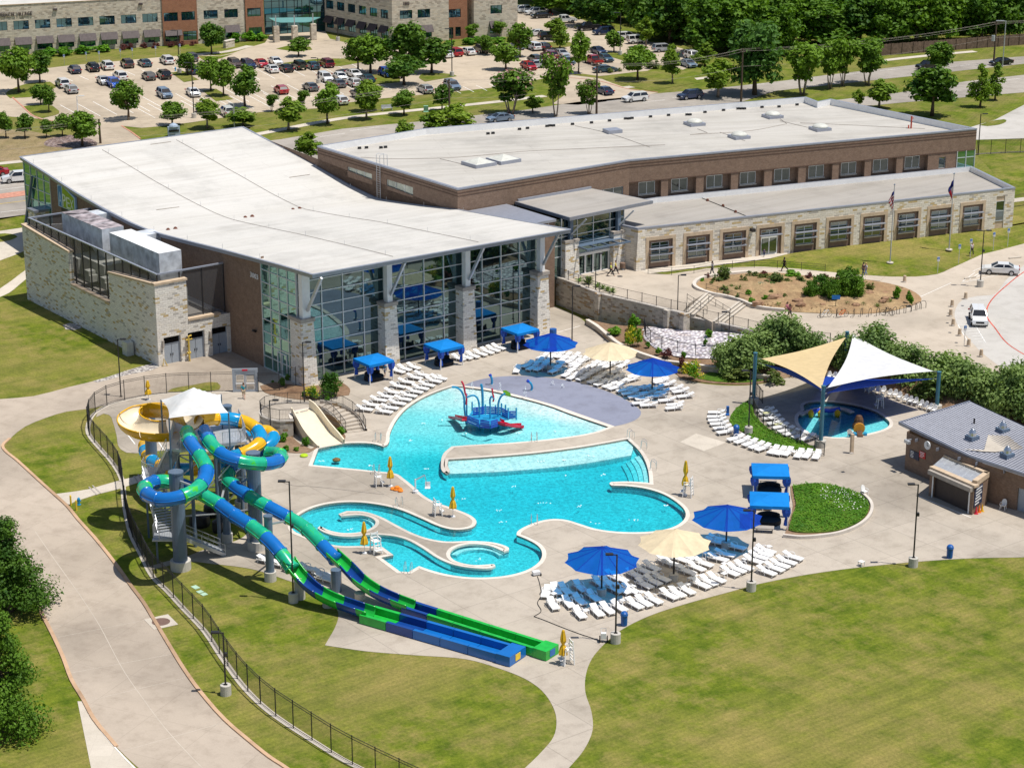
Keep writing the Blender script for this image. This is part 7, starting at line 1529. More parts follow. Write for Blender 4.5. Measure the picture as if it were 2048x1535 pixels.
M['end_yellow'] = mat('yellow_panel', (.8, .55, .05), .4)
def arc_split(path, step):
 """cut a fine path into sections of about the same length"""
 out, cur, d = [], [path[0]], 0
 for a, b in zip(path, path[1:]):
  cur.append(b); d += (b - a).length
  if d >= step: out.append(cur); cur = [b]; d = 0
 if len(cur) > 1: out.append(cur)
 return out
def tube_slide(o, pts, r, cols, step=2.6):
 path = smooth([G(*p) for p in pts], 8, False)
 for i, sec in enumerate(arc_split(path, step)):
  mb = MB(); mb.tube(sec, r, 16, False); q = sec[-1]; t = (sec[-1] - sec[-2]).normalized(); mb.tube([q - t * .05, q + t * .05], r + .07, 16)
  for sgn in (1, -1):
   l = []
   for k, p in enumerate(sec):
    t = (sec[min(k + 1, len(sec) - 1)] - sec[max(k - 1, 0)]).normalized(); sd = t.cross(Vector((0, 0, 1)))
    sd = sd.normalized() if sd.length > .05 else Vector((1, 0, 0)); l.append(p + sd * sgn * (r + .02))
   mb.tube(l, .05, 4)
  mb.build('tube_section', M[cols[i % len(cols)]], o, True)
 return path
def flume(o, path, w, h, cols, step=2.6, inner=None, name='flume_section', hl=None, hr=None):
 for i, sec in enumerate(arc_split(path, step)):
  mb = MB(); rows = []; n = 11
  for k, p in enumerate(sec):
   t = sec[min(k + 1, len(sec) - 1)] - sec[max(k - 1, 0)]; t.z = 0; t.normalize(); sd = Vector((t.y, -t.x, 0)); row = []
   for j in range(n):
    a = math.pi * (j / (n - 1)); hh = (hr or h) if j > n // 2 else (hl or h); row.append(p + sd * (-math.cos(a)) * w / 2 * -1 + Vector((0, 0, hh * (1 - math.sin(a)) ** .8 - h * .35)))
   rows.append(row)
  for off, k_ in ((0, 0), (1, 1)):
   mb.k = k_; vs = [p - Vector((0, 0, .06 * off)) + ((p - sec[i2]).normalized() * .05 * off if (p - sec[i2]).length > .01 else Vector()) for i2, row in enumerate(rows) for p in row]
   fs = [[a * n + b, a * n + b + 1, (a + 1) * n + b + 1, (a + 1) * n + b] for a in range(len(sec) - 1) for b in range(n - 1)]; mb.add(vs, fs if off else [f[::-1] for f in fs])
  for j in (0, n - 1): mb.tube([row[j] for row in rows], .07, 5)
  c = M[cols[i % len(cols)]]; mb.build(name, [M[inner] if inner else c, c], o, True)
def trough(o, A, B, w, h, cols, lip):
 A, B = Vector(A), Vector(B); u = (B - A); L = u.length; u.normalize(); s = Vector((u.y, -u.x, 0)); n = 5
 for i in range(n):
  a, b = A + u * L * i / n, A + u * L * ((i + 1) / n - .004); mb = MB()
  for sg in (1, -1): q = a + s * sg * w / 2; mb.frame(q - s * .16, b - a, s * .32, (0, 0, h))
  mb.frame(a - s * (w / 2 - .16) + Vector((0, 0, .02)), b - a, s * (w - .32), (0, 0, .12)); mb.build('runout_trough', M[cols[i % len(cols)]], o)
 mb = MB(); mb.frame(B - s * (w / 2 + .22), u * 1.3, s * (w + .44), (0, 0, h + .08)); e = mb.build('end_block', M[cols[-1]], o)
 mb = MB(); mb.frame(B + u * 1.3 - s * .35 + Vector((0, 0, .15)), u * .03, s * .7, (0, 0, .55)); mb.build('end_panel', M[lip], e)
S1 = thing('tube_water_slide', 'left blue and green tube slide looping once before its blue run-out trough', 'water slide', G(362, 1140))
p1 = [(374,862,10.5),(382,886,10.3),(400,912,9.8),(412,935,9.3),(409,958,8.8),(392,978,8.45),(362,993,8.2),(327,999,7.95),(299,991,7.75),(289,978,7.55),(299,967,7.35),(323,962,7.15),(350,965,6.9),(376,974,6.6),(402,987,6.2),(434,1005,5.65),(470,1031,5.25),(506,1054,4.9),(540,1082,4.45),(564,1109,3.7),(584,1136,2.85)]
tube_slide(S1, p1, .62, ['tube_green', 'tube_blue', 'tube_green', 'tube_blue', 'tube_green', 'tube_blue', 'tube_blue'], 2.1)
f1 = smooth([G(*p) for p in ((578,1129,3.0),(600,1158,2.05),(628,1184,1.3),(662,1203,.8),(700,1217,.58),(742,1231,.5))], 6, False)
flume(S1, f1, 1.3, .85, ['tube_lime', 'tube_deep', 'tube_lime', 'tube_deep'], 1.9)
trough(S1, G(735, 1236, .06), G(1008, 1314, .06), 1.9, .75, ['tube_lime', 'tube_deep', 'tube_blue', 'tube_blue', 'tube_blue'], 'end_yellow')
S2 = thing('tube_water_slide', 'right blue and green tube slide looping over the deck before its green run-out trough', 'water slide', G(514, 1100))
p2 = [(409,860,10.5),(418,880,10.3),(432,898,10.0),(452,912,9.7),(478,921,9.4),(507,926,9.05),(535,927,8.7),(556,921,8.4),(562,912,8.15),(550,906,7.85),(525,908,7.5),(495,916,7.15),(472,928,6.8),(457,944,6.45),(456,958,6.1),(470,972,5.8),(494,989,5.5),(520,1004,5.1),(550,1020,4.65),(580,1036,4.2),(607,1053,3.75),(633,1077,3.15),(655,1101,2.6),(670,1117,2.25)]
tube_slide(S2, p2, .60, ['tube_blue', 'tube_green', 'tube_blue', 'tube_green', 'tube_blue', 'tube_green', 'tube_green', 'tube_blue'], 2.1)
f2 = smooth([G(*p) for p in ((664,1112,2.35),(692,1138,1.7),(722,1168,1.15),(756,1190,.8),(790,1205,.6),(822,1217,.5))], 6, False)
flume(S2, f2, 1.25, .8, ['tube_lime', 'tube_deep', 'tube_lime', 'tube_deep'], 1.9)
trough(S2, G(815, 1222, .06), G(1078, 1305, .06), 1.3, .72, ['tube_deep', 'tube_lime', 'tube_lime', 'tube_lime', 'tube_lime'], 'tube_blue')
S3 = thing('tube_water_slide', 'yellow and sky blue tube slide curling at the back of the tower', 'water slide', G(470, 1000))
tube_slide(S3, [(398,843,10.8),(415,838,10.7),(440,836,10.5),(468,838,10.2),(493,845,9.9),(512,857,9.6),(521,872,9.3),(517,888,9.0),(500,900,8.7),(478,910,8.4),(455,914,8.1),(440,905,7.8),(450,890,7.6),(480,872,7.5),(510,862,7.4),(535,862,7.2),(546,873,7.0),(540,886,6.7),(518,898,6.4),(485,912,6.0),(450,925,5.6),(410,935,5.2),(370,938,4.7),(335,935,4.3),(305,922,3.9),(292,905,3.5),(290,890,3.2)], .60, ['tube_yellow', 'tube_sky', 'tube_yellow', 'tube_sky'], 2.1)
S4 = thing('open_spiral_slide', 'open spiral slide with cream inside and yellow outside', 'water slide', G(300, 1010))
sp4 = smooth([G(*p) for p in ((388,850,10.7),(362,838,10.5),(335,829,10.3),(305,826,10.1),(277,831,9.9),(260,843,9.7),(259,856,9.5),(275,867,9.3),(302,873,9.1),(328,874,8.9),(345,872,8.8))], 6, False)
flume(S4, sp4, 2.0, 1.0, ['tube_yellow'], 3.0, 'cream', 'flume_section', 1.0, 1.6)
TW = thing('slide_tower', 'steel slide tower with stairs, blue grey columns and a white shade canopy', 'slide tower', G(415, 1060))
PZ_ = 9.5
plat = [G(*p, PZ_) for p in ((340,896),(362,899),(430,890),(494,882),(478,840),(440,833),(352,842))]
mb = MB(); mb.prism(plat, PZ_ - .25, PZ_, True, True); mb.build('platform', M['steel'], TW)
def railing(o, pts, h=1.07, m='steel', pick=.14, post=1.5, closed=False, pr=.025, name='railing', posts_as=None, rails=(0.08, 1.0), pw=None):
 """posts, rails and upright pickets along a line of points that gives their feet"""
 l = resam3(pts, post); mb = MB(); pb = []
 for a, b in zip(l, l[1:]):
  for f in rails: z = Vector((0, 0, h * f)); mb.bar(a + z, b + z, pr * 1.6, pr * 1.6)
  d = (b - a).length; n = max(1, int(d / pick)) if pick else 0
  for k in range(1, n): q = a.lerp(b, k / n); mb.bar(q + Vector((0, 0, h * rails[0])), q + Vector((0, 0, h * rails[-1])), pr * .62)
 if posts_as:
  mb.build(name, M[m], o)
  for p in l: q = MB(); q.bar(p - Vector((0, 0, .1)), p + Vector((0, 0, h + .06)), pw or pr * 2.6); q.build(posts_as, M[m], o)
 else:
  for p in l: mb.bar(p - Vector((0, 0, .05)), p + Vector((0, 0, h + .02)), pw or pr * 2)
  mb.build(name, M[m], o)
 return l
def resam3(pts, st):
 L = [0]
 for a, b in zip(pts, pts[1:]): L.append(L[-1] + (b - a).length)
 n = max(1, round(L[-1] / st)); out = []; i = 1
 for k in range(n + 1):
  s = L[-1] * k / n
  while i < len(L) - 1 and L[i] < s: i += 1
  t = (s - L[i - 1]) / max(1e-9, L[i] - L[i - 1]); out.append(pts[i - 1].lerp(pts[i], max(0, min(1, t))))
 return out
railing(TW, [plat[1], plat[2]], 1.1); railing(TW, [plat[2].lerp(plat[3], .25), plat[3], plat[4]], 1.1); railing(TW, [plat[6], plat[0]], 1.1)
for p in [plat[0], plat[2], plat[3], plat[4], plat[6], plat[2].lerp(plat[5], .5), plat[0].lerp(plat[2], .45)]:
 mb = MB(); q = Vector((p.x, p.y, 0)); mb.tube([q, q + Vector((0, 0, PZ_ - .2))], .17, 10); mb.build('leg', M['steel_blue'], TW)
mb = MB()
lg = [Vector((p.x, p.y, 0)) for p in (plat[0], plat[2], plat[3], plat[4], plat[6])]
for i in range(5):
 a, b = lg[i], lg[(i + 1) % 5]
 for z0, z1 in ((3.0, 3.0), (6.2, 6.2), (3.0, 6.2), (6.2, 9.2)): mb.bar(a + Vector((0, 0, z0)), b + Vector((0, 0, z1)), .1)
mb.build('bracing', M['steel'], TW)
cw = [G(322, 799, 12.7), G(338, 836, 12.7), G(457, 825, 12.7), G(442, 788, 12.7)]; pk = G(400, 786, 14.0) ; pk2 = (cw[0] + cw[2]) / 2 + Vector((0, 0, 1.6)); mb = MB(); n = 10; rows = []
for i in range(n + 1):
 row = []
 for j in range(n + 1):
  u, v = i / n, j / n; p = cw[0].lerp(cw[3], u).lerp(cw[1].lerp(cw[2], u), v); e = min(u, 1 - u, v, 1 - v) * 2; c_ = 4 * max(u * (1 - u) * (1 if v in (0, 1) else 0), v * (1 - v) * (1 if u in (0, 1) else 0)); cen = (cw[0] + cw[2]) / 2
  p = p + (cen - p) * (.10 * (4 * u * (1 - u) * abs(1 - 2 * v) ** 3 + 4 * v * (1 - v) * abs(1 - 2 * u) ** 3)); p.z += 1.75 * (1 - max(abs(2 * u - 1), abs(2 * v - 1))) ** 1.1; row.append(p)
 rows.append(row)
mb.add([p for r_ in rows for p in r_], [[i * (n + 1) + j, i * (n + 1) + j + 1, (i + 1) * (n + 1) + j + 1, (i + 1) * (n + 1) + j] for i in range(n) for j in range(n)]); mb.build('shade_canopy', M['cloth_white'], TW, True)
for p in cw: mb = MB(); mb.bar(Vector((p.x, p.y, PZ_ - .1)), p, .12); mb.build('canopy_post', M['steel_blue'], TW)
for x, y, t, r_, cb in ((362,1137,942,.62,1),(514,1097,904,.60,1),(541,1160,1030,.36,1),(308,992,812,.55,0),(462,990,810,.42,0),(485,1017,842,.48,1),(455,1083,968,.34,1)):
 g = G(x, y); H = HT(g, t); mb = MB(); mb.lathe(g, [(r_ + .06, .5), (r_ + .02, .9), (r_, 1.2), (r_, H - .15), (r_ + .05, H - .15), (r_ + .05, H)], 18); c = mb.build('column', M['steel_blue'], TW)
 if cb: mb = MB(); mb.cyl(g - Vector((0, 0, .1)), r_ * 1.45, .95, n=18); mb.build('column_base', M['base_conc'], c)
for x, yt, yb, r_ in ((600,1152,1196,.46),(673,1138,1182,.46),(656,1196,1212,.46),(720,1184,1198,.46)):
 g = G(x, yb); mb = MB(); mb.cyl(g, r_, max(.4, HT(g, yt)), n=14); mb.build('slide_footing', M['steel_blue'] if yb < 1190 else M['base_conc'], TW)
for a, b in (((362,1137,8.3),(395,975,8.4)), ((362,1137,7.0),(360,992,7.5)), ((514,1097,8.4),(525,925,8.3)), ((514,1097,7.0),(470,972,5.4)), ((541,1160,5.5),(545,1083,3.2)), ((541,1160,5.2),(580,1040,3.7)), ((308,992,8.8),(300,872,8.6)), ((485,1017,8.9),(505,890,8.4)), ((455,1083,5.4),(440,1010,5.2))):
 g = G(a[0], a[1]); mb = MB(); mb.bar(Vector((g.x, g.y, a[2])), G(*b), .16); mb.build('slide_bracket', M['steel'], TW)
def flight(A, B, w, n, m='steel'):
 A, B = Vector(A), Vector(B); d = B - A; u = Vector((d.x, d.y, 0)).normalized(); s = Vector((u.y, -u.x, 0)); mb = MB()
 for k in range(n): p = A + d * (k + .5) / n; mb.frame(p - s * w / 2 - u * .16, s * w, u * .32, (0, 0, .05))
 for sg in (1, -1): mb.bar(A + s * sg * w / 2, B + s * sg * w / 2, .07, .3)
 mb.build('stair_flight', M[m], TW)
 for sg in (1, -1): railing(TW, [A + s * sg * w / 2, B + s * sg * w / 2], 1.0, 'steel', .5, 2.0, name='stair_railing', rails=(.5, 1.0))
l1 = G(331, 1070, 2.6); l2 = G(308, 942, 6.4); top = G(348, 896, PZ_)
flight(G(446, 1104, 0.05), G(352, 1066, 2.6), 1.5, 13); flight(l1 + Vector((0, .9, 0)), l2 - Vector((0, 1.0, 0)), 1.7, 20); flight(l2 + Vector((.8, 0, 0)), top, 1.4, 15)
for c_ in (l1, l2): mb = MB(); mb.box(c_ - Vector((0, 0, .12)), 2.0, 2.2, .12, 0); mb.build('stair_landing', M['steel'], TW); railing(TW, [c_ + Vector((-1, 1, 0)), c_ + Vector((-1, -1.05, 0)), c_ + Vector((1, -1.05, 0))], 1.05, 'steel', .14)
for c_ in (l1, l2):
 for dx in (-.8, .8): mb = MB(); mb.bar((c_.x + dx, c_.y, 0), (c_.x + dx, c_.y, c_.z - .1), .16); mb.build('leg', M['steel_blue'], TW)
for i, (x, y, s) in enumerate(((400,1050,1.5),(425,1030,1.3),(440,1062,1.1))):
 g = G(x, y); mb = MB(); mb.lathe(g, [(s * .6, 0), (s * .65, .3), (s * .6, 1.0), (s * .3, 1.2)], 14); tag(mb.build('pump_tank', M['dark_metal']), f'dark pump tank in the shade under the slide tower, {nth(i + 1)} from the left', 'tank', 'pump tanks under the tower')
WS = thing('wide_slide', 'wide cream slide with raised sides dropping into the splash pool', 'slide', G(640, 880))
prof_ = [(584,824,618,816,2.0),(590,833,628,823,1.85),(598,848,638,834,1.4),(607,864,650,850,.95),(618,879,664,868,.45),(630,890,678,880,.14),(639,896,687,887,.0)]
Lp = smooth([G(a, b, z) for a, b, c, d, z in prof_], 4, False); Rp = smooth([G(c, d, z) for a, b, c, d, z in prof_], 4, False); n = len(Lp)
mb = MB(); mb.add(Lp + Rp, [[i, i + 1, n + i + 1, n + i][::-1] for i in range(n - 1)]); mb.build('slide_bed', M['cream'], WS, True)
for l, sg, hh in ((Lp, -1, .55), (Rp, 1, .95)):
 mb = MB(); a = l; b = [p + Vector((0, 0, hh * (.5 + .5 * min(1, (n - 1 - i) / (n * .3))))) for i, p in enumerate(l)]; o_ = [(Rp[i] - Lp[i]).normalized() * sg * .14 for i in range(n)]; c_ = [p + q for p, q in zip(b, o_)]; d_ = [p + q * 1.0 - Vector((0, 0, .5)) for p, q in zip(a, o_)]
 vs = a + b + c_ + d_; mb.add(vs, [[k * n + i, k * n + i + 1, (k + 1) * n + i + 1, (k + 1) * n + i] for k in range(3) for i in range(n - 1)]); mb.build('side_wall', M['cream'], WS)
mb = MB(); mb.add([Lp[0], Rp[0], Rp[0] + Vector((0, 0, -2)), Lp[0] + Vector((0, 0, -2))], [[0, 1, 2, 3]]); q = [p - Vector((0, 0, .1)) for p in Lp[:n // 2]]; mb.add(q + [Vector((p.x, p.y, 0)) for p in q], [[i, i + 1, len(q) + i + 1, len(q) + i] for i in range(len(q) - 1)]); mb.build('slide_support', M['cap'], WS)
mb = MB(); mb.add([Lp[1].lerp(Rp[1], t) + Vector((0, 0, .02)) for t in (.1, .3)] + [Lp[2].lerp(Rp[2], t) + Vector((0, 0, .02)) for t in (.3, .1)], [[0, 1, 2, 3]]); mb.add([Lp[1].lerp(Rp[1], t) + Vector((0, 0, .02)) for t in (.4, .85)] + [Lp[2].lerp(Rp[2], t) + Vector((0, 0, .02)) for t in (.85, .4)], [[0, 1, 2, 3]]); mb.build('warning_plate', M['cap'], WS)
DRM = thing('stone_platform', 'round stone platform with railing and curved steps behind the wide slide', 'platform', G(570, 850))
dr = smooth([G(x, y, 1.85) for x, y in ((586,840),(552,841),(528,834),(519,826),(523,816),(540,809),(565,805),(595,804),(626,806),(628,813),(618,817),(585,825))], 4, True, 60)
mb = MB(); mb.prism(dr, -.1, 1.85, False); mb.build('wall', M['stone_wall'], DRM); mb = MB(); mb.tess([dr]); mb.build('platform_floor', M['deck'], DRM); mb = MB(); ring(mb, dr, .06, -.28, 1.9, 1.9); ring(mb, dr, .06, .06, 1.74, 1.9); mb.build('wall_cap', M['coping'], DRM)
railing(DRM, smooth([G(x, y, 1.9) for x, y in ((586,839),(552,840),(528,833),(520,826),(524,817),(540,810),(565,806),(595,805),(626,807))], 4, False), 1.15, 'fence', .15, 1.4)
inn = smooth([G(*p) for p in ((630,814,1.85),(650,822,1.45),(668,836,1.0),(682,852,.45),(692,866,.02))], 4, False); out_ = smooth([G(*p) for p in ((640,804,1.85),(672,810,1.45),(700,822,1.0),(720,840,.45),(732,862,.02))], 4, False)
mb = MB(); k = 10; A_, B_ = resam3(inn, .1), resam3(out_, .1)
for i in range(k):
 a0, a1 = A_[int(i * (len(A_) - 1) / k)], A_[int((i + 1) * (len(A_) - 1) / k)]; b0, b1 = B_[int(i * (len(B_) - 1) / k)], B_[int((i + 1) * (len(B_) - 1) / k)]; mb.prism([a0, a1, b1, b0], -.05, 1.85 * (1 - (i + .6) / k))
mb.build('step', M['deck'], DRM)
for l in (inn, out_):
 mb = MB(); a, b = offline(l, .14), offline(l, -.14); n = len(l); up = Vector((0, 0, .28)); mb.add([p + up for p in a] + [p + up for p in b], [[i, i + 1, n + i + 1, n + i][::-1] for i in range(n - 1)])
 for s_ in (a, b): mb.add([p + up for p in s_] + [Vector((p.x, p.y, -.05)) for p in s_], [[i, i + 1, n + i + 1, n + i] for i in range(n - 1)])
 mb.build('stair_wall', M['stone_wall'], DRM); railing(DRM, [p + up for p in l], 1.0, 'fence', .16, 1.3, name='stair_railing')
# ================================================================ brick bath house on the right
BH = thing('bath_house', 'low brown brick bath house with grey ribbed metal roof at the right edge', 'building', G(1809, 938), R(-60))
w0, w1, w2 = G(1809, 938), G(1920, 988), G(2120, 1046); eA, eB_, eC = G(1798, 845, 4.15), G(1934, 911, 3.95), G(2120, 972, 3.95); bA, bB = G(1940, 803, 4.95), G(2120, 886, 4.95)
B1, B2 = Facade(w0, w1), Facade(w1, w2)
mb = MB(); B1.quad(mb, 0, B1.L, -.1, 3.9, 0); grid_wall(mb, B2, 0, B2.L, -.1, 3.9, [(B2.px(2034,1000)[0], B2.px(2034,1000)[0] + 2.2, -.1, 2.3)], 0, .2)
bk = [Vector((bA.x, bA.y, 0)) + (w0 - Vector((bA.x, bA.y, 0))).normalized() * .8]; mb.quad(w0, bk[0], bk[0] + Vector((0, 0, 4.6)), w0 + Vector((0, 0, 3.95))); mb.build('wall', M['brick'], BH)
s_ = B2.px(2034, 1000)[0]; mb = MB(); B2.quad(mb, s_, s_ + 2.2, -.1, 2.3, -.18); mb.build('door', M['door_grey'], BH)
mb = MB(); vs = [eA, eB_, eC, bB, bA]; mb.add(vs + [p - Vector((0, 0, .22)) for p in vs], [[9, 8, 6], [9, 6, 5], [8, 7, 6], *[[i, 5 + i, 5 + (i + 1) % 5, (i + 1) % 5] for i in range(5)]])
for i in range(29):
 r0, r1 = [[eA.lerp(bA, t), eB_.lerp(bA.lerp(bB, .62), t), eC.lerp(bB, t)] for t in (i / 29, (i + 1) / 29)]; mb.add(r0 + r1, [[0, 1, 4, 3], [1, 2, 5, 4]])
rf = mb.build('roof', mat('standing_seam_metal', (.60, .61, .67), .5, .05, .4, var=.08), BH)
mb = MB(); n = 30
for i in range(n):
 t = i / (n - 1); a = eA.lerp(bA, t); c_ = eC.lerp(bB, t); m_ = eB_.lerp(bA.lerp(bB, .62), t); up = Vector((0, 0, .03)); mb.bar(a + up, m_ + up, .09, .04); mb.bar(m_ + up, c_ + up, .09, .04)
mb.build('roof_seam', mat('dark_seam_metal', (.13, .135, .17), .4, .4), rf)
mb = MB(); mb.bar(eA, eB_, .16, .28); mb.bar(eB_, eC, .16, .28); mb.bar(eA, bA, .14, .22); mb.build('gutter', M['fascia'], rf)
mb = MB()
def rp(px, py):
 d = ray(px, py); n_ = (eC - eA).cross(bA - eA); o_ = Vector((0, 0, CAMH)); t = (eA - o_).dot(n_) / d.dot(n_); return o_ + d * t
q = [rp(*p) + Vector((0, 0, .14)) for p in ((1976,872),(2060,876),(2110,880),(2110,896),(2048,899),(1990,906),(1966,905),(1925,900),(1968,902))]; mb.tess([q]); mb.build('roof_membrane', M['walk'], rf)
for x, y in ((1944,879),(2005,864),(2014,914)):
 c_ = rp(x, y); mb = MB(); mb.box(c_, 1.0, 1.0, .45, R(-60)); v_ = mb.build('roof_vent', M['steel_blue'], rf); mb = MB(); mb.lathe(c_ + Vector((0, 0, .45)), [(.42, 0), (.38, .3), (.2, .6), (.04, .75)], 12); mb.build('vent_cowl', M['chrome'], v_)
mb = MB(); c_ = rp(1948, 848); mb.cyl(c_, .09, .6, n=8); mb.build('vent_pipe', M['black'], rf)
for k in range(6): mb = MB(); F_ = B1 if k < 3 else B2; s0 = 1.6 + 3.0 * (k % 3); F_.blk(mb, s0, s0 + .1, 3.45, 3.75, .02, .35); mb.build('eave_bracket', M['fascia'], BH)
mb = MB(); c0_ = B1.px(1856, 890); mb.tube([B1.p(c0_[0], c0_[1], .02), B1.p(c0_[0], c0_[1], .12)], .42, 18); ck = mb.build('wall_clock', M['white_metal'], BH)
mb = MB(); q = B1.p(c0_[0], c0_[1], .14); mb.bar(q, q + Vector((0, 0, .3)), .04); mb.bar(q, q + B1.u * .22, .04); mb.build('clock_hands', M['black'], ck)
def board(F, x0, y0, x1, y1, m, lines, par, nm='notice_board', w=None):
 a, b = F.px(x0, y0), F.px(x1, y1); s0, s1 = a[0], b[0]; z1, z0 = a[1], b[1]; z0, z1 = min(z0, z1), max(z0, z1); mb = MB(); F.blk(mb, s0, s1, z0, z1, .01, .08); o_ = mb.build(nm, m, par); mb = MB()
 for i, (t, u) in enumerate(lines): z = z1 - (z1 - z0) * (i + .75) / (len(lines) + .4); F.blk(mb, s0 + (s1 - s0) * t, s0 + (s1 - s0) * u, z, z + (z1 - z0) * .45 / (len(lines) + 1), .08, .095)
 mb.build('board_lettering', M['white_metal'], o_)
navy_ = mat('navy_board', (.03, .04, .08), .5); redb = mat('red_board', (.55, .03, .03), .5)
board(B1, 1821, 898, 1838, 921, navy_, [(.1, .45), (.1, .45), (.1, .4), (.1, .45), (.1, .42)], BH); board(B1, 1840, 900, 1851, 918, redb, [(.15, .85), (.15, .8), (.2, .85), (.15, .6)], BH)
mb = MB(); q = B1.px(1824, 878); mb.bar(B1.p(q[0], q[1], .0), B1.p(q[0], q[1], .6), .12); mb.bar(B1.p(q[0] - .3, q[1] - .1, .6), B1.p(q[0] + .4, q[1] - .15, .65), .3); mb.build('flood_lamp', M['steel'], BH)
k0, k1, k2 = G(1857, 991), G(1944, 1030), G(1973, 1008); kd = k2 - k1; k3 = k0 + kd
K1, K2 = Facade(k0, k1), Facade(k1, k2); KH = 2.75
KI = thing('kiosk', 'small brick kiosk with closed dark roller shutter in front of the bath house', 'kiosk', k0, R(-58))
mb = MB(); grid_wall(mb, K1, 0, K1.L, -.1, KH, [(.5, K1.L - .55, -.1, 2.35)], 0, .3); K2.quad(mb, 0, K2.L, -.1, KH, 0); mb.quad(k3, k0, k0 + Vector((0, 0, KH)), k3 + Vector((0, 0, KH))); mb.build('wall', M['brick'], KI)
mb = MB()
for j in range(24): z = -.1 + 2.45 * j / 24; K1.blk(mb, .5, K1.L - .55, z, z + .085, -.28, -.24)
K1.quad(mb, .5, K1.L - .55, -.1, 2.35, -.29); mb.build('roller_shutter', mat('brown_shutter', (.07, .055, .05), .5), KI)
for a in (.42, K1.L - .55): mb = MB(); K1.blk(mb, a, a + .13, -.1, 2.35, .002, .06); mb.build('shutter_guide', M['white_metal'], KI)
mb = MB(); K1.blk(mb, .1, K1.L - .05, 2.35, KH + .02, .0, .42); mb.build('awning_box', M['cap'], KI)
mb = MB(); K1.blk(mb, -.1, K1.L + .1, KH, KH + .22, -.55, .05); K2.blk(mb, .55, K2.L, KH, KH + .5, -.45, .06); z_ = Vector((0, 0, KH)); mb.frame(k3 + z_, k2 - k3, (k0 - k3).normalized() * .45, (0, 0, .5)); mb.build('wall_coping', M['caststone'], KI)
mb = MB(); mb.quad(k0 + z_, k1 + z_, k2 + z_ + Vector((0, 0, .3)), k3 + z_ + Vector((0, 0, .3)))
for i in range(9): a = k0.lerp(k1, i / 8) + z_ + Vector((0, 0, .03)); mb.bar(a, a + kd + Vector((0, 0, .3)), .05, .07)
mb.build('roof', M['steel'], KI)
board(K2, 1949, 978, 1962, 1003, navy_, [(.1, .9), (.1, .8), (.15, .9), (.1, .7), (.1, .85), (.1, .6)], KI)
for i, (x, y, c_) in enumerate(((1952,1027,'feat_red'),(1958,1024,'orange'),(1964,1022,'yellow_cloth'))):
 if c_ == 'orange': M['orange'] = mat('orange_cone', (.8, .16, .02), .5)
 mb = MB(); g = G(x, y, D0); mb.box(g, .36, .36, .04); mb.lathe(g + Vector((0, 0, .04)), [(.14, 0), (.03, .65)], 10); tag(mb.build('traffic_cone', M[c_]), ('red', 'orange', 'yellow')[i] + ' cone at the foot of the kiosk corner', 'traffic cone', 'cones by the kiosk')
# ================================================================ offices across the car park
OF = thing('office_building', 'wide two storey stone and brick office building with awnings beyond the car park', 'building', G(0, 112, Z1), R(22.5))
OW = thing('office_building', 'stone office wing with turned side wall right of the glass entrance', 'building', G(785, 88, Z1), R(22.5))
stone_o = wallvec_rot(lambda: stone_mat('pale_rubble_stone_wall', [(0, (.70, .62, .50)), (.4, (.58, .51, .41)), (.7, (.66, .56, .43)), (.86, (.44, .37, .29))], .7, .3), R(0))
M['awning'] = mat('brown_awning', (.09, .07, .07), .6, var=.2); M['brick_o'] = brick_mat('orange_red_brick', (.30, .12, .06), (.38, .16, .085), (.40, .26, .18))
main = Facade(G(-90, 117.5, Z1), G(530, 79.7, Z1)); top_o = 13.5
def seg(par, F, x0, x1, m, wins, zt, d=0.0, yref=None):
 """stretch of office wall between two picture columns with its windows: (left, right, low, high, awning)"""
 def S(x):
  lo, hi = 0.0, F.L
  for _ in range(40):
   c_ = (lo + hi) / 2; p = F.p(c_, Z1); u_ = 1024 + FOC * p.x / depth_of(p)
   if u_ < x: lo = c_
   else: hi = c_
  return lo
 a, b = S(x0), S(x1); hs = [(S(w[0]), S(w[1]), w[2], w[3]) for w in wins]; mb = MB(); grid_wall(mb, F, a, b, Z1 - .2, zt, hs, d, .25); mb.quad(F.p(b, Z1, d), F.p(b, Z1, d - 4), F.p(b, zt, d - 4), F.p(b, zt, d)); mb.quad(F.p(a, Z1, d), F.p(a, zt, d), F.p(a, zt, d - 4), F.p(a, Z1, d - 4)); mb.build('wall', m, par)
 for h_, w in zip(hs, wins):
  window('window', F, *h_, d - .2, par, 3, 1, .06, 'glass_blue', 'dark_metal')
  if w[4]:
   mb = MB(); s0, s1, zt_ = h_[0] - .1, h_[1] + .1, h_[3] + .15; p = [F.p(s0, zt_, d + .02), F.p(s1, zt_, d + .02), F.p(s1, zt_ - 1.35, d + 1.0), F.p(s0, zt_ - 1.35, d + 1.0)]; mb.add(p + [q - Vector((0, 0, .06)) for q in p], [[0, 1, 2, 3], [7, 6, 5, 4], [3, 2, 6, 7], [0, 3, 7, 4], [1, 5, 6, 2]])
   for k in range(12): mb.bar(p[0].lerp(p[1], k / 11) + Vector((0, 0, .02)), p[3].lerp(p[2], k / 11) + Vector((0, 0, .02)), .05)
   mb.build('awning', M['awning'], par)
UZ, LZ = (8.45, 10.25), (4.3, 6.75)
w_ = []
for i in range(-1, 8): c_ = 47.0 + 43.0 * i - (.25 * i if i > 0 else 0); w_ += [(c_ - 15.5, c_ + 15, *UZ, 0), (c_ - 14, c_ + 17, *LZ, 1)]
seg(OF, main, -80, 327, stone_o, w_, top_o)
seg(OF, main, 327.5, 396, M['brick_o'], [(330,358,*UZ,0),(365,392,*UZ,0),(331,359,4.3,6.2,0),(367,394,4.3,6.2,0)], top_o + 1.5, .25)
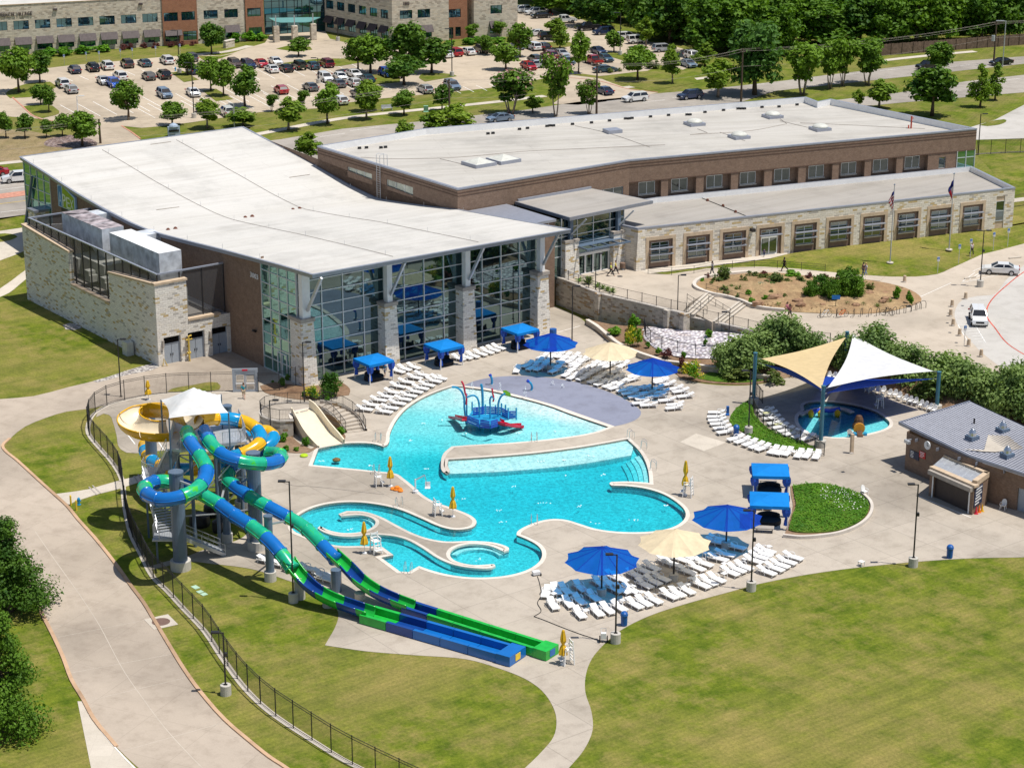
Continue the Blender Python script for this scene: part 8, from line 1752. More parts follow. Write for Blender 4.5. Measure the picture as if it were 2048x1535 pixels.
seg(OF, main, 397, 492, stone_o, [(410,438,*UZ,0),(451,478,*UZ,0),(412,440,*LZ,1),(452,479,*LZ,1)], top_o + 1.5)
seg(OF, main, 492.5, 529, M['brick_o'], [(496,523,*UZ,0),(498,524,4.3,6.2,0)], top_o + 1.5, .25)
mb = MB(); a, b = main.p(0, top_o), main.p(main.L * .64, top_o); bk_ = -main.n * 30; mb.quad(a, b, b + bk_, a + bk_); mb.build('roof', M['roof_white'], OF); mb = MB(); main.blk(mb, 0, main.L * .655, top_o, top_o + .12, -.3, .1); mb.build('parapet_coping', M['caststone'], OF)
text('wall_lettering', 'MEDICAL VILLAGE', main, main.px(-4, 28)[0], 11.25, 1.15, .05, M['awning'], OF, main.px(64, 26)[0] - main.px(-4, 28)[0], .12)
gf = Facade(G(530, 70, Z1), G(650, 62.5, Z1)); g = MB(); gf.quad(g, 0, gf.L, Z1, 16, 0); eg = g.build('glass_wall', M['glass_blue'], OF); mb = MB()
for k in range(9): gf.blk(mb, gf.L * k / 8 - .05, gf.L * k / 8 + .05, Z1, 16, .003, .1)
for k in range(9): gf.blk(mb, 0, gf.L, Z1 + 1.4 * k, Z1 + 1.4 * k + .08, .005, .08)
mb.build('mullion_grid', M['dark_metal'], eg)
cz = 7.4; cp = [G(x, y, cz) for x, y in ((537,36),(641,34.5),(621,43),(610,44.5),(560,45),(551,43.5))]; mb = MB(); mb.prism(cp, cz - .12, cz, True, True); cn = mb.build('entrance_canopy', mat('teal_canopy_glass', (.16, .36, .34), .3), OF)
for x, y in ((553,85),(590,84),(627,80)):
 g_ = G(x, y, Z1); mb = MB(); mb.box(g_ - Vector((0, 0, .1)), 1.15, 1.15, 3.5, R(22)); q = mb.build('stone_pier', stone_o, OF); mb = MB(); mb.bar(g_ + Vector((0, 0, 3.4)), g_ + Vector((0, 0, 5.6)), .22); mb.build('pier_post', M['steel'], q)
side = Facade(G(648, 62, Z1), G(785, 88, Z1)); ws = []
for i in range(6): c_ = 660.5 + 21.8 * i; ws += [(c_ - 7.3, c_ + 7.5, *UZ, 0), (c_ - 7.0, c_ + 7.5, *LZ, 1)]
seg(OW, side, 648.5, 784.8, stone_o, ws, top_o + 1)
fr1 = Facade(G(785, 88, Z1), G(1040, 71.5, Z1))
seg(OW, fr1, 785.2, 898, stone_o, [(800.5,825.5,*UZ,0),(836,861,*UZ,0),(842,864,*LZ,1),(800,825,*LZ,1)], top_o + .2)
seg(OW, fr1, 898.5, 937, M['brick_o'], [(900,924,8.0,9.8,0),(913,924,4.0,6.0,0),(899,909,3.6,6.0,0)], top_o + 1.5, -.6)
seg(OW, fr1, 947, 1034, stone_o, [(980,1003,*UZ,0),(979,1002,*LZ,1)], top_o + 1.5, .3)
mb = MB(); fr1.quad(mb, 20.5, 26, Z1, top_o + 1.5, -1.4); mb.build('wall', stone_o, OW)
text('street_number', '1800', fr1, fr1.px(807, 20)[0], 11.3, 1.0, .05, M['awning'], OW, fr1.px(819, 19)[0] - fr1.px(807, 20)[0], .1)
for x, y in ((110, 19), (281, 8)): q = main.px(x, y); mb = MB(); main.blk(mb, q[0] - .4, q[0] + .4, q[1] - .2, q[1] + .2, .02, .3); mb.build('wall_lamp', M['awning'], OF)
# ================================================================ fences, lamps, signs, small things
def fence(label, pts, h, post=2.4, pick=.13, pr=.022, gates=None, name='metal_fence'):
 o = thing(name, label, 'fence', pts[0]); railing(o, pts, h, 'fence', pick, post, pr=pr, name='picket_panel', posts_as='post', rails=(.06, .90, .99), pw=.075); return o
FEN = [(467,783),(440,784),(372,785),(320,788),(277,795),(233,805),(207,815),(187,829),(177,848),(177,867),(200,897),(223,923),(243,957),(248,997),(253,1030),(263,1070),(283,1110),(307,1155),(333,1180),(367,1217),(410,1263),(443,1313),(483,1368),(510,1397),(538,1422),(573,1447),(613,1473),(652,1498),(683,1517),(710,1531),(760,1556),(820,1585),(900,1622)]
fw = smooth([G(*p) for p in FEN], 3, False)
fence('long black picket fence curving between the drive and the water park', fw, 2.3)
mb = MB(); ribbon(mb, fw, .5, .045); tag(mb.build('fence_strip', M['walk']), kind='structure')
fence('black fence between the grey gate and the stone column', smooth([G(x, y) for x, y in ((517,784),(545,783),(575,778),(592,772))], 2, False), 2.2)
gt = thing('double_gate', 'grey double gate with panic bars in the black fence', 'gate', G(492, 784)); GF = Facade(G(466, 784), G(517, 783)); mb = MB(); GF.frame_(mb, 0, GF.L, 0, 2.7, .28, -.08, .08); GF.blk(mb, .28, GF.L - .28, 2.1, 2.42, -.05, .05); mb.build('gate_frame', M['door_grey'], gt)
for a, b in ((.3, GF.L / 2 - .02), (GF.L / 2 + .02, GF.L - .3)):
 mb = MB(); GF.frame_(mb, a, b, .02, 2.1, .12, -.03, .03); lf_ = mb.build('gate_leaf', M['door_grey'], gt); mb = MB()
 for z in (.2, .78, 1.4): GF.blk(mb, a + .16, b - .16, z, z + .5, -.02, .02)
 mb.build('gate_panel', M['walk'], lf_); mb = MB(); GF.blk(mb, a + .05, b - .05, .95, 1.05, .04, .12); mb.build('panic_bar', M['white_metal'], lf_)
mb = MB(); GF.blk(mb, GF.L / 2 - .3, GF.L / 2 + .3, 2.45, 2.65, .085, .1); mb.build('gate_sign', M['feat_red'], gt)
def up(l, dz): return [p + Vector((0, 0, dz)) for p in l]
o = thing('wall_railing', 'black railing on top of the curved retaining wall', 'railing', rw1[0]); railing(o, offline(up(rw1, .0), -.25), 1.15, 'fence', .14, 2.2, pr=.02, posts_as='post', name='picket_panel', pw=.08)
o = thing('wall_railing', 'black railing on the lower retaining wall beside the steps', 'railing', rw2[0]); railing(o, offline(rw2[:-4], -.2), 1.1, 'fence', .14, 2.2, pr=.02, posts_as='post', name='picket_panel', pw=.08)
fence('black fence across the river rock slope', smooth([G(*p) for p in ((1288,660,.95),(1297,682,.9),(1323,697,.8),(1357,707,.8),(1398,714,.85),(1440,711,.95),(1470,706,1.0))], 3, False), 1.5, 2.3)
fence('black fence curving along the grass crescent by the wading pool', smooth([G(x, y, .1) for x, y in ((1506,812),(1509,827),(1519,843),(1540,861),(1573,876),(1606,887),(1630,897),(1648,910))], 3, False), 1.25, 2.2)
fence('short black fence panel beside the left sail post', [G(1513, 790, D0), G(1525, 806, D0)], 1.4, 1.5)
fence('black fence on the lawn beyond the right end of the building', [G(x, y, Z1 + .1) for x, y in ((1953,309),(2000,306),(2060,304),(2160,301))], 2.2, 2.6)
fence('black fence by the path at the right picture edge', [G(x, y, Z1) for x, y in ((2026,415),(2060,410),(2120,402))], 1.8, 2.6)
o = thing('handrail', 'thin metal handrail along the ramp beside the front lawn', 'railing', G(1296, 548, Z1)); railing(o, [G(*p) for p in ((1296,548,3.4),(1336,551,3.4),(1384,548,3.4),(1412,541,3.38),(1466,537,3.2),(1527,535,3.02),(1597,540,2.82),(1650,544,2.6))], 1.0, 'fence', 0, 3.2, pr=.02, name='rail', posts_as='post', rails=(.4, .7, 1.0))
for i, (a, b, lb) in enumerate(((( 1374,603,3.4),(1414,628,2.9),'handrail down the middle of the upper terrace steps'),((1417,606,2.9),(1460,632,2.42),'handrail down the middle of the lower terrace steps'),((1412,582,3.42),(1500,607,2.6),'handrail along the garden kerb beside the steps'))): o = thing('handrail', lb, 'railing', G(*a)); railing(o, [G(*a), G(*b)], .95, 'fence', 0, 1.6, pr=.02, name='rail', posts_as='post', rails=(.5, 1.0))
wf = thing('wooden_fence', 'tall brown board fence in the shade of the wood', 'fence', G(1800, 108, Z1)); F_ = Facade(G(1760, 112, Z1), G(2120, 84, Z1)); mb = MB(); k = 0.0
while k < F_.L: F_.blk(mb, k, k + .28, Z1, Z1 + 2.3 + .05 * math.sin(k * 7), -.02, .02); k += .3
mb.build('board_panel', mat('fence_boards', (.16, .11, .08), .9, var=.3), wf)
for k in range(18): mb = MB(); F_.blk(mb, F_.L * k / 17 - .06, F_.L * k / 17 + .06, Z1, Z1 + 2.4, .02, .14); mb.build('post', bpy.data.materials['fence_boards'], wf)
def lamp(px, pb, pt, label, z=0.0, base=True, side=-1, m='dark_metal', double=False, r=.075, head=.62):
 g = G(px, pb, z); H = HT(g, pt) - z; o = thing('street_lamp', label, 'street lamp', g)
 if base: mb = MB(); mb.lathe(g - Vector((0, 0, .1)), [(.42, 0), (.42, .92), (.38, .95)], 18); mb.build('base', M['base_conc'], o)
 mb = MB(); b = .8 if base else 0; mb.tube([g + Vector((0, 0, b)), g + Vector((0, 0, H))], [r, r * .8], 8); mb.box(g + Vector((0, 0, b)), .3, .3, .05); mb.build('pole', M[m], o)
 for sg in ((-1, 1) if double else (side,)):
  mb = MB(); mb.bar(g + Vector((0, 0, H - .05)), g + Vector((sg * .35, -.05, H)), .07); mb.frame(g + Vector((sg * .3, -.17, H - .04)), (sg * head, 0, .0), (0, .34, 0), (0, 0, .12)); mb.build('lamp_head', M[m], o)
 if base: mb = MB(); mb.frame(g + Vector((.04, -.15, H * .62)), (.2, 0, 0), (0, .3, 0), (0, 0, .28)); mb.build('camera_box', M[m], o)
for a in ((587,1203,962,'dark lamp in front of the green and blue slides'),(452,1388,1264,'short dark lamp on the lawn inside the long fence'),(1231,1284,1108,'dark lamp at the tip of the lawn by the front left umbrella'),(1502,1180,1020,'dark lamp between the lawn and the front lounge chairs'),(1826,1132,968,'dark lamp at the right by the kiosk shutter'),(1497,868,741,'dark lamp on the grass crescent')): lamp(*a)
for a in ((242,793,678,'dark lamp behind the far bend of the fence'),(609,806,684,'dark lamp beside the first stone column'),(1144,682,572,'dark lamp on the deck below the retaining wall'),(543,905,800,'thin dark lamp left of the wide slide')): lamp(*a, base=False, side=1)
lamp(1191, 580, 507, 'slim dark lamp on the wall top by the yucca', Z1, False, 1, r=.06); lamp(1355, 622, 550, 'slim dark lamp at the head of the terrace steps', 3.3, False, 1, r=.06); lamp(1457, 697, 624, 'slim dark lamp on the river rock slope', 1.2, False, -1, r=.06); lamp(1960, 573, 461, 'dark twin headed lamp on the plaza corner', 2.42, True, double=True)
for a in ((359,146,61,'tall lamp in the car park near the handicap signs'),(388,236,126,'tall lamp in the middle of the left car park'),(637,167,116,'tall lamp beside the car park central row'),(904,152,58,'tall lamp on the island before the second office wing'),(1240,110,26,'tall lamp at the wooded end of the car park'),(676,82,34,'lamp at the second office wing corner')): lamp(*a, z=Z1, r=.1, head=1.0)
lamp(156, 230, 192, 'pale lamp pole at the corner of the car park', Z1, False, 1, 'white_metal', r=.1, head=1.0); lamp(469, 257, 207, 'short grey pole lamp behind the pool hall roof', Z1, False, -1, 'steel', r=.12); lamp(2005, 134, 42, 'tall street lamp beside the right hand utility pole', Z1, False, -1, 'steel', r=.11, head=1.6); lamp(1956, 310, 228, 'dark lamp at the right end of the brick block', Z1, False, 1, r=.09, head=.8)
PL = [(201,287,238),(899,238,158),(1193,229,125),(1482,204,97),(1987,130,43)]; tp = []
wood = mat('pole_wood', (.10, .07, .05), .9, var=.25)
for i, (x, b, t) in enumerate(PL):
 g = G(x, b, Z1); H = HT(g, t); o = thing('utility_pole', ['wooden utility pole at the left behind the pool hall', 'wooden utility pole on the verge by the green box', 'wooden utility pole at the car park drive', 'tall wooden utility pole in front of the dark oak', 'wooden utility pole with transformer at the right'][i], 'utility pole', g, R(25), 'wooden utility poles'); mb = MB(); mb.tube([g, Vector((g.x, g.y, H))], [.2, .13], 8); mb.build('pole', wood, o); d = Vector((-.42, .9, 0)); mb = MB(); mb.bar(Vector((g.x, g.y, H - .5)) - d * .9, Vector((g.x, g.y, H - .5)) + d * .9, .12); mb.build('crossarm', wood, o); tp.append(Vector((g.x, g.y, H)))
 if i == 4: mb = MB(); mb.cyl(Vector((g.x - .5, g.y - .3, H - 3.8)), .35, 1.1, n=10); mb.build('transformer', M['steel'], o)
wires = [tp[0] + (tp[0] - tp[1]).normalized() * 60] + tp + [tp[4] + (tp[4] - tp[3]).normalized() * 60]
wires[0].z, wires[-1].z = tp[0].z, tp[4].z
o = thing('overhead_wires', 'overhead power wires strung along the street between the poles', 'wires', (tp[2].x, tp[2].y, 0)); d = Vector((-.42, .9, 0))
for off, dz in ((-.8, -.35), (0, -.05), (.8, -.35), (0, -3.2)):
 mb = MB()
 for a, b in zip(wires, wires[1:]):
  l = [a.lerp(b, k / 10) + d * off + Vector((0, 0, dz - 4 * 1.0 * (k / 10) * (1 - k / 10))) for k in range(11)]; mb.tube(l, .014, 4)
 mb.build('wire', M['cap'], o)
bl = mat('sign_blue_panel', (.02, .16, .48), .5)
def hsign(px, pb, pt, z, label, group):
 g = G(px, pb, z); H = HT(g, pt) - z; o = thing('parking_sign', label, 'sign', g, 0, group); mb = MB(); mb.bar(g, g + Vector((0, 0, H)), .06); mb.build('post', M['steel'], o); mb = MB(); mb.frame(g + Vector((-.17, -.05, H - .62)), (.34, 0, 0), (0, .02, 0), (0, 0, .6)); pn = mb.build('sign_panel', M['white_metal'], o)
 mb = MB(); mb.frame(g + Vector((-.14, -.07, H - .36)), (.28, 0, 0), (0, .015, 0), (0, 0, .3)); mb.build('blue_field', bl, pn); mb = MB(); q = g + Vector((0, -.08, H - .3)); mb.tube([q + Vector((.07 * math.cos(R(a)), 0, .07 * math.sin(R(a)))) for a in range(-200, 60, 20)], .013, 4); mb.bar(q + Vector((-.02, 0, .05)), q + Vector((-.02, 0, .19)), .03); mb.build('wheelchair_symbol', M['white_metal'], pn)
for i, (x, b, t) in enumerate(((129,130,109),(173,123,104),(199,125,102),(241,117,98),(265,116,96),(312,115,92),(361,122,88))): hsign(x, b, t, Z1, f'handicap parking sign along the left car park lawn, {nth(i + 1)} from the left', 'handicap signs at the car park')
for i, (x, b, t) in enumerate(((1875,546,513),(1917,527,488),(1940,516,477),(1986,501,464),(2015,493,456))): hsign(x, b, t, 2.5, f'handicap parking sign on the lawn in front of the wing, {nth(i + 1)} from the left', 'handicap signs on the front lawn')
hsign(1928, 692, 650, 2.42, 'single sign post at the striped no parking area', None)
g = G(348, 272, Z1); o = thing('monument_sign', 'pale blue grey monument sign on the verge behind the pool hall', 'sign', g, R(20)); mb = MB(); mb.box(g, 2.0, .5, 1.6, R(20)); mb.lathe(g + Vector((0, 0, 1.6)), [(.8, 0), (.7, .25), (.35, .5), (.05, .6)], 12); mb.build('body', mat('blue_grey_sign', (.34, .42, .52), .6), o); mb = MB(); mb.box(g + Vector((.08, -.28, .75)), 1.7, .06, .35, R(20)); mb.build('nameplate', M['dark_metal'], o)
g = G(132 + 330 - 3, 92, Z1); o = thing('monument_sign', 'low stone monument sign in front of the offices', 'sign', G(458, 95, Z1)); mb = MB(); mb.box(G(458, 95, Z1), 3.0, .7, 1.4, R(60)); mb.build('body', stone_o, o); mb = MB(); mb.box(G(458, 95, Z1) + Vector((0, 0, 1.4)), 3.2, .9, .15, R(60)); mb.build('cap', M['coping'], o)
g = G(774, 221, Z1); o = thing('park_bench', 'grey bench on the verge beside the pavement', 'bench', g, R(25)); mb = MB(); mb.box(g + Vector((0, 0, .42)), 2.0, .5, .06, R(25)); mb.build('seat', M['steel'], o); mb = MB(); mb.box(g + Vector((-.1, .25, .5)), 2.0, .06, .5, R(25)); mb.build('backrest', M['steel'], o)
for s_ in (-.85, .85): mb = MB(); mb.box(g + Vector((math.cos(R(25)) * s_, math.sin(R(25)) * s_, 0)), .1, .45, .42, R(25)); mb.build('leg', M['steel'], o)
o = thing('utility_box', 'green utility cabinet beside the pavement', 'utility box', G(852, 224, Z1)); mb = MB(); mb.box(G(852, 224, Z1), .8, .7, 1.1); mb.build('cabinet', mat('utility_green', (.20, .38, .24), .6), o); mb = MB(); mb.box(G(852, 224, Z1 + 1.1), .88, .78, .08); mb.build('lid', bpy.data.materials['utility_green'], o)
def hydrant(px, py, z, label):
 g = G(px, py, z); o = thing('fire_hydrant', label, 'fire hydrant', g); mb = MB(); mb.lathe(g, [(.2, 0), (.2, .06), (.12, .08), (.12, .5), (.15, .52), (.14, .62), (.08, .72), (.03, .76)], 10); mb.build('barrel', M['feat_blue'], o)
 for s_ in (-1, 1): mb = MB(); mb.tube([g + Vector((s_ * .1, 0, .42)), g + Vector((s_ * .22, 0, .42))], .07, 8); mb.build('outlet', M['feat_blue'], o)
hydrant(158, 1009, .02, 'blue fire hydrant beside the drive and its yellow posts'); hydrant(351, 142, Z1, 'blue fire hydrant on a car park island')
for i, (x, y) in enumerate(((142,1010),(153,1020))): o = thing('guard_post', f'yellow guard post by the hydrant, {"left" if i == 0 else "right"} one', 'post', G(x, y), 0, 'yellow guard posts'); mb = MB(); mb.lathe(G(x, y), [(.09, 0), (.09, .95), (.06, 1.02), (.01, 1.04)], 10); mb.build('post', M['end_yellow'], o)
mb = MB(); g = G(322, 1243, .03); mb.lathe(g, [(.75, 0), (.75, .03), (.02, .035)], 20); mb.k = 1; mb.box(g - Vector((0, 0, .02)), 2.3, 2.1, .035, R(-60)); tag(mb.build('manhole_cover', [mat('rusty_iron', (.16, .10, .08), .8), M['walk']]), 'round rusty manhole cover at the edge of the drive', 'manhole cover')
for i, (x, y) in enumerate(((391,1174),(400,1183),(408,1188))): mb = MB(); mb.box(G(x, y), .75 if i == 0 else .5, .5, .04, R(-50)); tag(mb.build('valve_box_lid', mat('pale_green_lid', (.38, .55, .42), .7) if i == 0 else bpy.data.materials['pale_green_lid']), f'pale green valve lid in the lawn below the slides, {nth(i + 1)} from the left', 'valve lid', 'valve lids in the lawn')
o = thing('wooden_post', 'brown square post standing alone before the wading pool', 'post', G(1703, 906, D0)); mb = MB(); mb.box(G(1703, 906, D0), .3, .3, HT(G(1703, 906, D0), 868), R(20)); mb.build('post', M['caststone'], o); mb = MB(); mb.box(G(1703, 906, HT(G(1703, 906, D0), 868)), .36, .36, .05, R(20)); mb.build('cap', M['cap'], o)
for i, (x, y) in enumerate(((1809,564),(1931,598),(1904,613),(1901,632),(1906,651),(1919,671),(1937,692),(1962,713))):
 o = thing('stone_bollard', f'tapered stone bollard on the plaza, {["standing alone by the garden", "topmost of the curb line", "second of the curb line", "third of the curb line", "fourth of the curb line", "fifth of the curb line", "sixth of the curb line", "lowest of the curb line"][i]}', 'bollard', G(x, y, 2.42), 0, 'stone bollards'); mb = MB(); mb.lathe(G(x, y, 2.42), [(.24, 0), (.19, .85)], 12); mb.build('shaft', M['caststone'], o); mb = MB(); mb.lathe(G(x, y, 3.27), [(.2, 0), (.18, .06), (.03, .1)], 12); mb.build('cap', M['cap'], o)
zb = Zm(1366, 380, 3.003); RK = [(825,757),(922,757),(1025,757),(1072,752),(1122,752),(1170,750),(1225,746),(1270,745),(1312,738),(1353,732),(1388,722),(1413,714),(1440,706)]
for i, p in enumerate(RK):
 q = zb(*p); g = G(q[0], q[1] + 1, 2.44); a = R(80 - 5 * i); d = Vector((math.cos(a), math.sin(a), 0)) * .42; mb = MB(); mb.tube([g - d, g - d + Vector((0, 0, .6)), g - d * .75 + Vector((0, 0, .85)), g + Vector((0, 0, .95)), g + d * .75 + Vector((0, 0, .85)), g + d + Vector((0, 0, .6)), g + d], .035, 6); tag(mb.build('bicycle_rack', M['dark_metal']), f'dark hoop bicycle rack along the garden, {nth(i + 1)} from the left', 'bicycle rack', 'bicycle racks')
for x, y, h, c, lb in ((856,762,20,'white','white bicycle at the left end of the racks'),(958,762,25,'orange','orange bicycle at the second rack'),(1228,752,-10,'black','black bicycle in the middle of the racks')):
 q = zb(x, y); g = G(q[0], q[1], 2.44); r_ = R(h); u = Vector((math.cos(r_), math.sin(r_), 0)); o = thing('bicycle', lb, 'bicycle', g, r_); cm = {'white': M['white_metal'], 'orange': M['orange'], 'black': M['black']}[c]
 for s_ in (-.52, .52):
  mb = MB(); c_ = g + u * s_ + Vector((0, 0, .34)); mb.tube([c_ + u * .33 * math.cos(R(k)) + Vector((0, 0, .33 * math.sin(R(k)))) for k in range(0, 361, 24)], .025, 5); w_ = mb.build('wheel', M['tyre'], o); mb = MB()
  for k in range(0, 180, 36): mb.bar(c_ - u * .32 * math.cos(R(k)) - Vector((0, 0, .32 * math.sin(R(k)))), c_ + u * .32 * math.cos(R(k)) + Vector((0, 0, .32 * math.sin(R(k)))), .01)
  mb.build('spokes', M['steel'], w_)
 P_ = lambda a, z: g + u * a + Vector((0, 0, z)); mb = MB()
 for a, b in (((-.52, .34), (-.15, .85)), ((-.52, .34), (-.05, .33)), ((-.05, .33), (-.17, .9)), ((-.05, .33), (.36, .82)), ((-.15, .78), (.36, .84)), ((.36, .9), (.52, .34))): mb.bar(P_(*a), P_(*b), .05)
 mb.build('frame', cm, o); mb = MB(); mb.bar(P_(-.3, .95), P_(-.05, .95), .12, .06); mb.build('saddle', M['black'], o); mb = MB(); s = Vector((-u.y, u.x, 0)); mb.bar(P_(.34, .98) - s * .28, P_(.34, .98) + s * .28, .04); mb.bar(P_(.36, .84), P_(.34, .98), .04); mb.build('handlebar', M['black'], o)
o = thing('garden_sign', 'small blue sign among the garden stones', 'sign', G(1671, 616, 2.6)); mb = MB(); mb.bar(G(1671, 616, 2.6), G(1671, 616, 2.6) + Vector((0, 0, 1.2)), .06); mb.build('post', M['dark_metal'], o); mb = MB(); q = G(1671, 616, 2.6); mb.frame(q + Vector((-.5, -.05, 1.1)), (1, 0, 0), (0, .05, 0), (0, 0, .5)); mb.build('sign_panel', bl, o)
o = thing('litter_bin', 'dark litter bin beside the entrance pier', 'litter bin', G(1245, 539, Z1)); mb = MB(); mb.lathe(G(1245, 539, Z1 + .02), [(.35, 0), (.38, .8), (.36, .9)], 12); mb.build('body', M['brown_panel'], o); mb = MB(); mb.lathe(G(1245, 539, Z1 + .92), [(.38, 0), (.2, .12), (.02, .15)], 12); mb.build('lid', M['black'], o)
for i, (x, y, h) in enumerate(((1940,556,30),(2030,516,18))): mb = MB(); mb.box(G(x, y, 2.44), 1.8, .22, .14, R(h)); tag(mb.build('wheel_stop', M['walk']), f'concrete wheel stop at the right, {"nearer the plaza" if i == 0 else "nearer the picture edge"}', 'wheel stop', 'wheel stops')
def flag(px, pb, pt, z, label, kind):
 g = G(px, pb, z); H = HT(g, pt); o = thing('flagpole', label, 'flagpole', g); mb = MB(); mb.tube([g, Vector((g.x, g.y, H))], [.09, .05], 8); mb.build('pole', M['steel'], o); mb = MB(); mb.lathe(Vector((g.x, g.y, H)), [(.05, 0), (.13, .1), (.05, .22), (.01, .24)], 8); mb.build('ball', M['chrome'], o); mb = MB(); mb.cyl(g - Vector((0, 0, .05)), .45, .12, n=14); mb.build('base', M['walk'], o)
 f = thing('flag', f'{label.split(" on ")[0].replace("flagpole with the ", "")} hanging limp on its pole', 'flag', Vector((g.x, g.y, H - 3))); nz, nx = 13, 7; mb = MB(); x0 = g.x - .05
 def q(i, j): t = j / (nx - 1); zz = H - .5 - 2.4 * i / (nz - 1) - .9 * t; return Vector((x0 - .62 * t * (.6 + .4 * math.sin(i * .5)), g.y - .1 - .18 * math.sin(t * 9 + i * .25), zz))
 for i in range(nz - 1):
  for j in range(nx - 1):
   if kind == 'stripes': mb.k = 2 if (i < 3 and j < 3) else (0 if i % 2 == 0 else 1)
   else: mb.k = 2 if j < 2 else (1 if i < 6 else 0)
   if kind != 'stripes': mb.k = 2 if i < 5 else (1 if j < 3 else 0)
   mb.quad(q(i, j), q(i, j + 1), q(i + 1, j + 1), q(i + 1, j))
 mb.build('cloth', [mat('flag_red', (.45, .02, .04), .7), mat('flag_white', (.75, .75, .75), .7), mat('flag_blue', (.02, .03, .2), .7)], f)
flag(1780, 525, 371, 2.9, 'flagpole with the striped red, white and blue flag on the left of the front lawn', 'stripes'); flag(1898, 499, 349, 2.9, 'flagpole with the blue, white and red flag on the right of the front lawn', 'bars')
SK = {'light': mat('skin_light', (.52, .30, .21), .6), 'dark': mat('skin_dark', (.18, .09, .06), .6)}
def skin_mesh(name, verts, edges, rad, sub=1):
 me = bpy.data.meshes.new(name); me.from_pydata(verts, edges, []); o = bpy.data.objects.new('pose_source', me); COL.objects.link(o)
 o.modifiers.new('s', 'SKIN'); sv = me.skin_vertices[0].data
 for i, r_ in enumerate(rad): sv[i].radius = (r_, r_); sv[i].use_root = (i == 0)
 m = o.modifiers.new('d', 'SUBSURF'); m.levels = m.render_levels = sub; bpy.context.view_layer.update(); n_ = bpy.data.meshes.new_from_object(o.evaluated_get(bpy.context.evaluated_depsgraph_get())); bpy.data.objects.remove(o); n_.polygons.foreach_set('use_smooth', [True] * len(n_.polygons)); n_.name = name; return n_
def pose(st, ar, female=False, bend=0.0, phone=False):
 """skeleton of a person facing +x with legs st apart in stride and arms swung by ar (radians)"""
 Vx, E, Rr = [], [], []
 def v(p, r_, par=None):
  Vx.append(p); Rr.append(r_)
  if par is not None: E.append((par, len(Vx) - 1))
  return len(Vx) - 1
 pel = v((0, 0, .96), .125); sp_ = v((bend * .1, 0, 1.14), .115, pel); ch = v((bend * .2, 0, 1.33), .14, sp_); nk = v((bend * .28, 0, 1.49), .055, ch); hd = v((bend * .34 + .01, 0, 1.60), .085, nk); v((bend * .36 + .02, 0, 1.70), .092, hd); v((bend * .36 + .085, 0, 1.61), .03, hd)
 legs, arms = [], []
 for s_, a in ((1, st), (-1, -st)):
  hp = v((0, s_ * .095, .90), .095, pel); kn = v((math.sin(a) * .44 + .03, s_ * .10, .90 - math.cos(a) * .44), .065, hp); an = v((math.sin(a * (1.0 if a > 0 else 1.55)) * .85, s_ * .10, .07 + (.05 if a < 0 else 0)), .045, kn); v((Vx[an][0] + .17, s_ * .115, .035), .04, an); legs.append((hp, kn, an))
 for s_, a in ((1, -ar), (-1, ar)):
  sh_ = v((Vx[ch][0], s_ * (.17 if female else .19), 1.41), .06, ch); el = v((Vx[sh_][0] + math.sin(a) * .28 - .02, s_ * (.22 if female else .245), 1.41 - math.cos(a) * .28), .045, sh_)
  if phone and s_ < 0: wr = v((Vx[el][0] + .22, s_ * .14, Vx[el][2] + .13), .033, el)
  else: wr = v((Vx[el][0] + math.sin(a + .35) * .25, s_ * .25, Vx[el][2] - math.cos(a + .35) * .25), .033, el)
  d = (Vector(Vx[wr]) - Vector(Vx[el])).normalized(); pm = v(tuple(Vector(Vx[wr]) + d * .07), .034, wr); sd = Vector((1, 0, 0)) - d * d.x; sd = sd.normalized() if sd.length > .1 else Vector((0, 1, 0))
  for k, ln in ((-1.2, .065), (-.4, .08), (.4, .085), (1.2, .07)): k1_ = v(tuple(Vector(Vx[pm]) + sd * k * .018 + d * .04), .0085, pm); v(tuple(Vector(Vx[k1_]) + d * ln * .6 + Vector((0, -s_ * .02, 0))), .0075, k1_)
  v(tuple(Vector(Vx[wr]) + d * .05 + sd * .055), .0095, pm); arms.append((sh_, el, wr))
 return Vx, E, Rr, (pel, sp_, ch, nk), legs, arms
